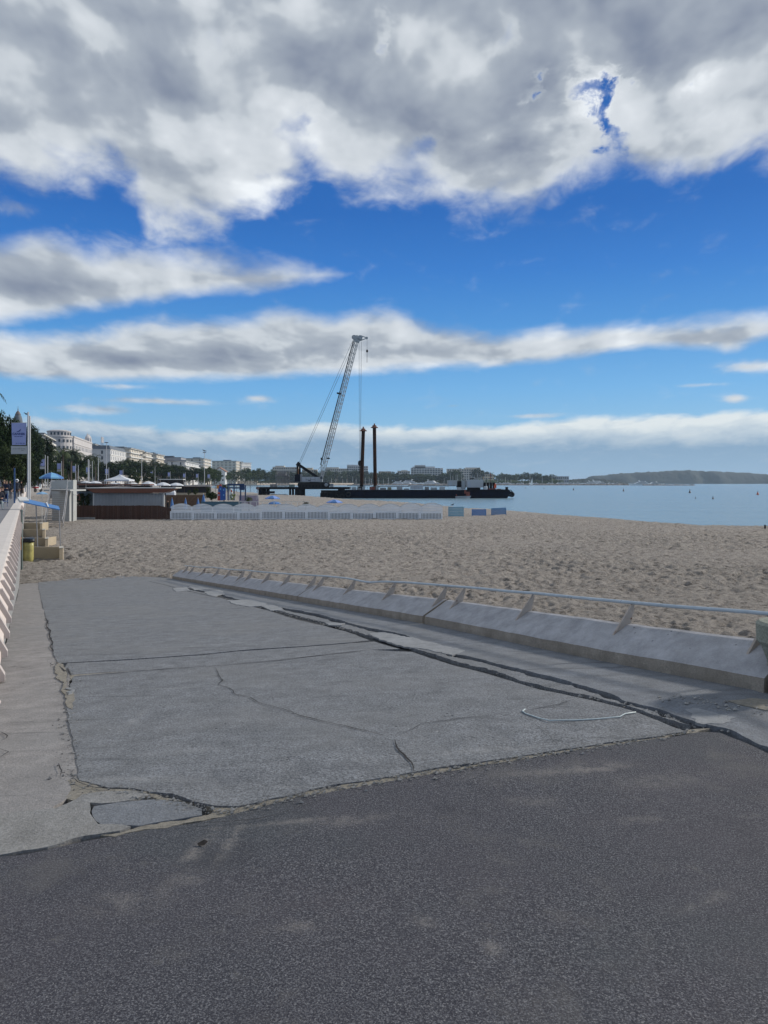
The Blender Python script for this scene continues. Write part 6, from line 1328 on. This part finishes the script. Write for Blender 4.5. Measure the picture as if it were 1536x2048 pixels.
bbx('deck_frame', 694, 740, 970, 971.2, M_STL, 1, 6); bbx('deck_frame', 757, 819, 972.2, 973.2, M_STL, 2, 6); bbx('deck_frame', 818, 936, 971.2, 972.4, M_STL, 3, 7); bbx('red_winch', 739, 750, 973.5, 979.5, M_BR, .5, 2.5)
bbx('hatch_box', 928.5, 932, 980, 987.5, M_BR, -.5, 0); bbx('deck_house', 938, 962, 975.2, 980, M_STL, 1.5, 6)
for a, c, y0, y1, m_ in [(703, 712, 974.5, 980, M_CRG), (714, 722, 975.5, 980, M_SCF), (724, 730, 974, 980, M_CRG), (760, 772, 975.5, 980, M_SCF), (775, 783, 974.5, 980, mat('olive_box', (.20, .19, .13), .8, .2)), (808, 818, 977, 980, M_CRG), (850, 858, 974, 980, M_SCF), (862, 874, 975, 980, M_CRG), (880, 890, 973.5, 980, M_CONT), (915, 923, 974.5, 980.5, M_CONT), (978, 992, 977, 980, M_BR), (995, 1003, 977.5, 980, mat('timber_stack', (.28, .20, .14), .8, .2))]: bbx('deck_gear', a, c, y0, y1, m_, .5, 2)
for p_ in (971, 977.5, 983.5, 989.5): b = MB(); b.lathe((bx(p_), 2, bz(980)), [(.42, 0), (.42, bz(965) - bz(980) - .2), (.3, bz(965) - bz(980))], 10); b.build('vertical_cylinder', M_STL, bg)
b = MB(); b.lathe((bx(972), .8, bz(980)), [(.62, 0), (.62, bz(973) - bz(980)), (.5, bz(972.6) - bz(980))], 12); b.build('white_tank', M_CONT, bg)
b = MB(); b.box((bx(991.5), 1.2, bz(973)), (.7, .5, 1.0)); b.sphere((bx(991.5), 1.2, bz(968.5)), .22); b.build('orange_buoy_stack', mat('signal_orange', (.65, .10, .03), .5, .1), bg)
b = MB(); b.lathe((bx(1015.5), 2, bz(980)), [(.5, 0), (.4, .5), (.5, .9)], 10); b.tube([(bx(1022), 1, bz(980)), (bx(1026), 1, bz(984)), (bx(1026.5), 1, bz(992))], .16, 6); b.build('bow_bollard', M_STL, bg)
b = MB(); b.tube([(bx(984.6), 4, bz(966)), (bx(984.6), 4, bz(944))], .06, 5); b.extrude([(bx(984.7), 4, bz(946)), (bx(985.6), 4.1, bz(948)), (bx(985.5), 4.1, bz(957)), (bx(984.7), 4, bz(956))], (0, .05, 0)); b.build('flag', mat('dark_red_flag', (.16, .02, .02), .8), bg)
b = MB()
for p_ in (943, 944.5, 946, 949.5): b.tube([(bx(p_), 3, bz(959.5)), (bx(p_), 3, bz(956 + (p_ % 2) * 2))], .07, 5)
b.beam((bx(941.5), 3, bz(957)), (bx(950.5), 3, bz(957)), .25); b.build('roof_gear', M_STL, bg)
b = MB()
for i in range(24): b.tube([(bx(700 + i * 8.6), .15, zt), (bx(700 + i * 8.6), .15, zt + 1.0)], .035, 4)
b.tube([(bx(700), .15, zt + 1.0), (bx(898), .15, zt + 1.0)], .03, 4); b.build('deck_rail', M_SCF, bg)
for a, yt, lab in [((722.5, 726.6), 862, 'shorter rusty spud pile of the barge, left of the taller one'), ((750.8, 748.8), 855.5, 'taller rusty spud pile standing up from the barge')]:
    t = thing('spud_pile', lab, 'pile', (0, 0, 0), 0, 'rusty spud piles of the barge'); p0, p1 = A(a[0], 975.5, BYY + 5), A(a[1], yt, BYY + 5); b = MB(); b.tube([p0 - Vector((0, 0, 3)), p1], .57, 14); b.build('shaft', M_PILE, t)
    b = MB(); b.lathe(p1, [(.52, -.1), (1.15, -.05), (1.15, .12), (.7, .35), (.62, .75), (.25, .85), (.2, 1.35)], 12); b.build('cap', mat('rust_brown', (.15, .062, .04), .8, .3, 1.5), t)
    b = MB(); b.lathe(p0, [(1.0, -.9), (1.0, .1), (1.3, .15), (1.3, .4), (.6, .5)], 12); b.build('collar', M_STL, t)
sb = thing('work_boat', 'small grey work boat lying alongside the dark barge hull', 'boat', (*A(912, 0, BYY - 3).xy, ZW)); L = 30 * kB
b = MB(); b.add([(0, 0, -.2), (L - .6, 0, -.2), (L - .6, 1.6, -.2), (0, 1.6, -.2), (-.1, -.15, .62), (L, .1, .75), (L, 1.5, .75), (-.1, 1.75, .62)], [(3, 2, 1, 0), (4, 5, 6, 7), (0, 1, 5, 4), (1, 2, 6, 5), (2, 3, 7, 6), (3, 0, 4, 7)]); b.build('hull', M_CRG, sb)
b = MB(); b.bb(L * .68, L * .92, .3, 1.3, .7, 2.0); b.bb(.1, .3, .5, 1.1, .62, 1.3); b.build('console', M_BR, sb)
# ---------------------------------------------------------------- yachts and sailing boats in the far harbour
M_HULLW = mat('white_gelcoat', (.80, .81, .82), .35, .06, .5); M_GLZ = mat('dark_glazing', (.04, .05, .065), .2, .2)
def yacht_proto(L, H, decks, name='motor_yacht'):
    t = thing(name, None, 'yacht'); n = 10; b = MB(); vs = []
    for i in range(n + 1):
        f_ = i / n; w = L * .11 * (1 - max(0, (f_ - .45) / .55) ** 2.2); sh = H * (1 + .45 * f_ ** 2); x = L * (f_ - .5)
        vs += [(x - (.06 * L if f_ == 1 else 0), -w * .75, -.4), (x, -w, sh), (x, w, sh), (x - (.06 * L if f_ == 1 else 0), w * .75, -.4)]
    b.add(vs, [(4 * i + k, 4 * i + (k + 1) % 4, 4 * i + 4 + (k + 1) % 4, 4 * i + 4 + k) for i in range(n) for k in range(4)] + [(0, 1, 2, 3), (4 * n + 3, 4 * n + 2, 4 * n + 1, 4 * n)]); b.build('hull', M_HULLW, t)
    z = H * 1.05; a, c = -.42, .24
    for d in range(decks):
        b = MB(); h = H * .62; w = L * (.085 - .012 * d); x0_, x1_ = a * L, c * L; b.add([(x0_, -w, z), (x1_, -w * .8, z), (x1_, w * .8, z), (x0_, w, z), (x0_ + L * .01, -w, z + h), (x1_ - L * .07, -w * .7, z + h), (x1_ - L * .07, w * .7, z + h), (x0_ + L * .01, w, z + h)], [(3, 2, 1, 0), (4, 5, 6, 7), (0, 1, 5, 4), (1, 2, 6, 5), (2, 3, 7, 6), (3, 0, 4, 7)]); s_ = b.build('deckhouse', M_HULLW, t)
        b = MB(); b.bb(x0_ + L * .05, x1_ - L * .09, -w - .05, w + .05, z + h * .38, z + h * .78); b.build('windows', M_GLZ, s_); z += h; a += .06; c -= .10
    b = MB(); b.tube([(0, 0, z), (-L * .02, 0, z + H * .9)], L * .006, 5); b.tube([(-L * .05, 0, z + H * .4), (L * .03, 0, z + H * .5)], L * .008, 5); b.sphere((L * .02, 0, z + H * .45), L * .016); b.build('radar_mast', M_HULLW, t); return First(t)
YB, YS = yacht_proto(46, 3.0, 3), yacht_proto(26, 2.0, 2)
rn = random.Random(21); xs = []
for i, p_ in enumerate([786, 800, 812, 826, 842, 858, 874, 1000, 1018, 1041, 1075, 1098, 1122, 1142, 1158, 1176, 1188, 1203, 1218, 1232]):
    big = p_ in (800, 826, 858, 1176, 1188); YY = 1600 + rn.uniform(-10, 30)
    (YB if big else YS)((*A(p_ + rn.uniform(-3, 3), 0, YY).xy, ZW + .6 + 0), rn.choice([0, math.pi]) + R(rn.uniform(-25, 25)), rn.uniform(.8, 1.1), 'larger white motor yacht with stacked decks in the far harbour row' if big else 'small white motor yacht in the far harbour row', 'large yachts of the harbour row' if big else 'small yachts of the harbour row')
for p_, sc_, lab in [(1278, .92, 'big white motor yacht, left one of the pair at the breakwater tip'), (1313, .72, 'smaller angular motor yacht, right one of the pair at the breakwater tip')]: YB((*A(p_, 0, 1490).xy, ZW + .3), math.pi if p_ < 1300 else .15, sc_, lab, 'yachts at the breakwater tip')
t = thing('sailing_boat', None, 'sailing boat'); b = MB(); L = 14; vs = []
for i in range(7): f_ = i / 6; w = 2.0 * math.sin(math.pi * (f_ * .82 + .18)) ** .8 * (f_ < 1) + .05; x = L * (f_ - .5); vs += [(x, -w * .6, -.3), (x, -w, 1.3 + .3 * f_), (x, w, 1.3 + .3 * f_), (x, w * .6, -.3)]
b.add(vs, [(4 * i + k, 4 * i + (k + 1) % 4, 4 * i + 4 + (k + 1) % 4, 4 * i + 4 + k) for i in range(6) for k in range(4)] + [(0, 1, 2, 3), (27, 26, 25, 24)]); b.build('hull', M_HULLW, t)
b = MB(); b.tube([(0, 0, 1.2), (0, 0, 19)], [.36, .24], 5); b.tube([(0, 0, 2.6), (-5.5, 0, 2.5)], .2, 5); b.tube([(0, 1.4, 11), (0, -1.4, 11)], .1, 4); b.build('mast', M_POLE, t)
b = MB(); b.bb(-2.5, 1.5, -1, 1, 1.4, 2.0); b.build('cabin', M_HULLW, t); SBT = First(t)
for i, p_ in enumerate([662, 671, 684, 693, 704, 713, 731, 738, 744, 758, 766, 777, 890, 899, 907, 911, 917, 924, 931, 938, 943, 951, 956, 963, 969, 975, 1009, 1022, 1046, 1085, 1105, 1128]):
    YY = 1625 + rn.uniform(-20, 20); SBT((*A(p_ + rn.uniform(-2, 2), 0, YY).xy, ZW + .8), R(rn.uniform(40, 140)), (1, 1, rn.uniform(.75, 1.25) * (1.15 if 895 < p_ < 970 else .8)), 'moored sailing boat with bare mast in the far harbour', 'moored sailing boats')
SBT((*A(1060, 0, 1620).xy, ZW + .8), R(60), (1, 1, 1.8), 'sailing boat with by far the tallest bare mast, before the palms', 'moored sailing boats')
sl = thing('sailing_yacht', 'sailing boat under one bright white triangular sail', 'sailing boat', (*A(1063, 0, 1400).xy, ZW)); b = MB(); b.extrude([(-4, -1, -.2), (4.5, -1, -.2), (5.5, -1, 1.2), (-4.5, -1, 1.0)], (0, 2, 0)); b.build('hull', M_HULLW, sl)
b = MB(); b.extrude([(-3, 0, 1.6), (2.2, 0, 1.4), (2.0, 0, 8), (1.3, 0, 14.5), (.4, 0, 11), (-1.3, 0, 6)], (0, .08, 0)); b.build('sail', mat('white_sail', (.8, .8, .78), .8, .03), sl); b = MB(); b.tube([(1.6, 0, 1), (1.4, 0, 15)], .1, 5); b.build('mast', M_POLE, sl)
# buoys
t = thing('buoy', None, 'buoy'); b = MB(); b.lathe((0, 0, 0), [(.3, -.3), (.42, 0), (.42, .25), (.25, .6), (.12, 1.0), (.02, 1.15)], 10); b.build('float', mat('dark_buoy', (.05, .03, .03), .5, .2), t); b = MB(); b.lathe((0, 0, 1.1), [(.05, 0), (.17, .08), (.17, .25), (.05, .3)], 8); b.build('topmark', M_BLK, t); BU = First(t)
for p_, y_, s_, lab in [(1050.6, 977, .9, 'small dark buoy nearest the barge bow'), (1088, 978, .9, 'small dark buoy, second out from the barge bow'), (1147, 980.3, 1.1, 'small dark buoy, third out from the barge bow'), (1247, 982.5, 1.1, 'dark buoy below the big white yachts'), (1379.7, 985.8, 1.2, 'dark buoy just below the breakwater tip'),
                       (1426, 998, .6, 'lone thin dark buoy closest to the beach'), (1391, 997, .4, 'tiny dark float left of the buoy closest to the beach')]: P_ = G(p_, y_, ZW); BU((P_.x, P_.y, ZW), 0, s_, lab, 'dark buoys')
P_ = G(1515.6, 989.5, ZW); rbn = thing('buoy', 'red conical buoy farthest right on the water', 'buoy', (P_.x, P_.y, ZW)); b = MB(); b.lathe((0, 0, 0), [(.4, -.2), (.5, .1), (.4, .4), (.08, 1.2)], 10); b.build('float', mat('red_buoy', (.42, .09, .05), .5, .1), rbn); b = MB(); b.lathe((0, 0, 1.2), [(.06, 0), (.15, .06), (.06, .25)], 8); b.build('topmark', M_BLK, rbn)
b = MB(); P_ = G(1530, 1058, ZS); b.lathe((0, 0, 0), [(.08, -.2), (.07, .28), (.09, .3), (.03, .38)], 8); b.tube([(0, 0, .3), (.14, 0, .26)], .02, 5); tag(b.build('mooring_post', M_BLK), 'short dark post at the water edge near the right border', 'post').location = (P_.x, P_.y, ZS)
# ---------------------------------------------------------------- people on the promenade
def skinned(name, verts, edges, radii, mats, cut, sub=1):
    """one continuous body grown round a skeleton; cut(co) -> material index"""
    me = bpy.data.meshes.new(name); me.from_pydata(verts, edges, []); o = bpy.data.objects.new(name, me); COL.objects.link(o)
    md = o.modifiers.new('skin', 'SKIN'); md.use_smooth_shade = True
    for i, r_ in enumerate(radii): me.skin_vertices[0].data[i].radius = (r_, r_) if not isinstance(r_, tuple) else r_
    me.skin_vertices[0].data[0].use_root = True
    s_ = o.modifiers.new('sub', 'SUBSURF'); s_.levels = sub; s_.render_levels = sub
    bpy.context.view_layer.update(); dg = bpy.context.evaluated_depsgraph_get(); m2 = bpy.data.meshes.new_from_object(o.evaluated_get(dg)); bpy.data.objects.remove(o); bpy.data.meshes.remove(me)
    m2.materials.clear()
    for m_ in mats: m2.materials.append(m_)
    for p in m2.polygons: p.material_index = cut(p.center); p.use_smooth = True
    m2.name = name; b_ = bpy.data.objects.new(name, m2); COL.objects.link(b_); return b_
M_SKIN = mat('skin', (.42, .25, .18), .6, .06, 8)
def person(loc, rz, label, top, legs, hair, pose='stand', helmet=False, s=1.0, shoes=(.02, .02, .02), arm=0.0):
    t = thing('person', label, 'person', loc, rz, 'people on the promenade'); t.scale = (s, s, s)
    # facing -y
    sit = pose == 'sit'; H = .45 if sit else .92; V, E, RR = [], [], []
    def v(x, y, z, r): V.append((x, y, z)); RR.append(r); return len(V) - 1
    def e(a, c): E.append((a, c))
    pel = v(0, 0, H + .04, (.15, .11)); wa = v(0, .01, H + .20, (.135, .10)); ch = v(0, .015, H + .42, (.165, .115)); ne = v(0, .0, H + .56, .055); hb_ = v(0, -.02, H + .66, .075); hm = v(0, -.035, H + .74, (.078, .095)); ht = v(0, -.02, H + .82, .06)
    for a, c in ((pel, wa), (wa, ch), (ch, ne), (ne, hb_), (hb_, hm), (hm, ht)): e(a, c)
    for sg in (-1, 1):
        sh = v(sg * .17, .01, H + .50, .06); e(ch, sh)
        if sit or arm: el_ = v(sg * .24, -.06, H + .24, .045); wr = v(sg * .12, -.27, H + .20 + arm, .032); hd = v(sg * .08, -.34, H + .21 + arm, .036)
        else: el_ = v(sg * .25, .03, H + .22, .045); wr = v(sg * .25, -.06, H - .02, .032); hd = v(sg * .24, -.09, H - .11, .036)
        e(sh, el_); e(el_, wr); e(wr, hd)
        dirv = Vector(V[hd]) - Vector(V[wr]); dirv.normalize(); side = Vector((sg, 0, 0))
        for k_, l_ in enumerate((.075, .085, .08, .06)): f_ = Vector(V[hd]) + dirv * .02 + Vector((0, 0, 0)) + Vector((0, .022 * (k_ - 1.5), 0) if not sit else (.018 * (k_ - 1.5), 0, 0)); q = v(*f_, .010); e(hd, q); q2 = v(*(f_ + dirv * l_ + Vector((0, 0, -.012))), .008); e(q, q2)
        th = v(*(Vector(V[wr]) + dirv * .03 - side * .035), .012); e(wr, th)
        hp = v(sg * .09, 0, H - .02, .095); e(pel, hp)
        if sit: kn = v(sg * .11, -.42, H + .0, .065); an = v(sg * .12, -.52 - .1, .09, .045); to = v(sg * .13, -.76, .04, .04)
        else: kn = v(sg * .10, -.03 - .05 * sg, .50, .062); an = v(sg * .11, .03 - .10 * sg, .09, .044); to = v(sg * .12, -.12 - .10 * sg, .035, .04)
        e(hp, kn); e(kn, an); e(an, to)
    def cut(c):
        if c.z > H + .575: return 0
        if abs(c.x) < .6 and (c - Vector(V[7 + 3])).length < .12 or any((c - Vector(q)).length < .13 for q in hands): return 0
        if c.z < .10: return 3
        if c.z > H + (.02 if not sit else .06): return 1
        return 2
    hands = [V[i] for i in range(len(V)) if RR[i] == .036]
    M_ = lambda n_, c_: mat(n_ + '_%02d%02d%02d' % tuple(int(q * 99) for q in c_), c_, .85, .2, 9)
    bo = skinned('body', V, E, RR, [M_SKIN, M_('jacket', top), M_('trousers', legs), M_('shoes', shoes)], cut); bo.parent = t
    hz = H + .74
    if helmet:
        b = MB(); b.sphere((0, -.02, hz + .02), .155, 14, 10, 1, 1.12, 1.0); b.build('helmet', mat('white_helmet', (.62, .64, .68), .25, .05), t, smooth=True)
        b = MB(); b.box((0, -.165, hz + .02), (.20, .05, .09)); b.build('visor', M_GLZ, t)
    else:
        b = MB(); n = 12; vs = []
        b.sphere((0, .005, hz + .035), .105, 12, 8, .88, 1.02, 1.0); 
        ha = b.build('hair', M_('hair', hair), t, smooth=True)
        b = MB(); b.add([(-.014, -.125, hz - .03), (.014, -.125, hz - .03), (0, -.150, hz - .02), (0, -.122, hz + .02)], [(0, 1, 2), (0, 2, 3), (1, 3, 2)]); b.build('nose', M_SKIN, t)
        b = MB()
        for sg in (-1, 1): b.sphere((sg * .03, -.118, hz + .012), .011, 6, 4)
        b.build('eyes', M_BLK, t); b = MB(); b.box((0, -.118, hz - .06), (.045, .012, .009)); b.build('mouth', mat('lips', (.25, .09, .08), .6), t)
        b = MB()
        for sg in (-1, 1): b.sphere((sg * .082, -.02, hz), .022, 6, 4, .5, 1, 1.4)
        b.build('ears', M_SKIN, t)
    return t
def ploc(px_, Y, z=ZP): a = A(px_, 0, Y); return (a.x, a.y, z)
person(ploc(-1, 44), R(30), 'person in a dark jacket and pale trousers seated at the left edge of the promenade', (.03, .03, .04), (.26, .30, .31), (.05, .03, .02), 'sit', shoes=(.3, .3, .32))
person(ploc(5, 50), R(-20), 'person in a black coat sitting behind the one with pale trousers', (.012, .012, .016), (.04, .05, .09), (.03, .02, .015), 'sit')
person(ploc(13, 58), R(15), 'person with sunglasses in a navy jacket and faded jeans on the promenade', (.015, .022, .05), (.17, .22, .28), (.04, .03, .02), 'stand', arm=.02, s=.98)
person(ploc(8.5, 66), R(-30), 'fair haired person behind the one in the navy jacket', (.05, .03, .03), (.03, .03, .05), (.30, .22, .13), 'stand')
person(ploc(20, 72), R(10), 'person in dark clothes left of the dark blue pole', (.02, .02, .025), (.02, .02, .03), (.02, .015, .01), 'stand')
person(ploc(34, 74), R(20), 'person wearing a white crash helmet right of the dark blue pole', (.04, .045, .06), (.03, .03, .04), (.02, .02, .02), 'stand', True, 1.05)
person(ploc(42, 88), R(160), 'person in black walking away before the foot of the banner pole', (.012, .012, .014), (.015, .015, .02), (.03, .02, .015), 'stand')
person((*A(336, 0, 86.5).xy, ZS + .32), R(-60), 'person dressed in black bending by the right end of the wooden fence', (.010, .010, .013), (.012, .012, .02), (.02, .015, .01), 'stand', arm=.05, s=1.0)
# blue promenade chairs under the two sitting people
for q, rz, lab in [((-1, 44), R(30), 'dark blue metal chair under the person with pale trousers'), ((5, 50), R(-20), 'dark blue metal chair under the person in the black coat')]:
    t = thing('promenade_chair', lab, 'chair', ploc(*q), rz, 'blue promenade chairs'); mC = mat('chair_blue', (.02, .06, .20), .5, .1)
    b = MB(); b.bb(-.23, .23, -.22, .2, .33, .36); b.build('seat', mC, t); b = MB(); b.bb(-.22, .22, .2, .23, .5, .85); b.build('backrest', mC, t)
    for a in (-.2, .2):
        for c in (-.19, .19): b = MB(); b.tube([(a, c, 0), (a, c, .33 if c < 0 else .85)], .014, 5); b.build('leg', mC, t)
# scooter parked by the stair head (white fairing, red side)
sc_ = thing('parked_scooter', 'white and dark red scooter parked at the head of the beach stairs', 'scooter', (*A(76, 0, 98).xy, ZP + .35), R(80)); b = MB(); b.extrude([(-.6, -.15, .45), (.2, -.15, .35), (.5, -.15, .5), (.62, -.15, 1.0), (.5, -.15, 1.05), (.3, -.15, .55), (-.1, -.15, .75), (-.7, -.15, .85)], (0, .3, 0)); b.build('fairing', mat('white_fairing', (.6, .6, .6), .3, .05), sc_)
b = MB(); b.bb(-.75, -.05, -.16, .16, .5, .72); b.build('side_panel', mat('dark_red_paint', (.20, .02, .02), .35, .1), sc_)
for x in (-.55, .6): b = MB(); b.lathe((0, 0, 0), [(.14, -.06), (.26, -.05), (.26, .05), (.14, .06)], 14); o = b.build('wheel', M_BLK, sc_); o.location = (x, 0, .26); o.rotation_euler = (R(90), 0, 0)
b = MB(); b.bb(-.7, -.05, -.13, .13, .78, .86); b.build('saddle', M_BLK, sc_); b = MB(); b.tube([(.5, -.3, 1.1), (.52, 0, 1.05), (.5, .3, 1.1)], .02, 6); b.build('handlebar', M_BLK, sc_)
# ---------------------------------------------------------------- air between here and the far shore
hm_ = bpy.data.materials.new('haze'); hm_.use_nodes = True; hm_.node_tree.nodes.clear()
_o = hm_.node_tree.nodes.new('ShaderNodeOutputMaterial'); _p = hm_.node_tree.nodes.new('ShaderNodeVolumePrincipled'); hm_.node_tree.links.new(_p.outputs[0], _o.inputs['Volume'])
_p.inputs['Color'].default_value = (.62, .80, 1.0, 1); _p.inputs['Density'].default_value = .00007; _p.inputs['Anisotropy'].default_value = .2
b = MB(); b.bb(-14500, 14500, -3100, 14500, ZW - 5, 90); tag(b.build('haze', hm_), kind='stuff')
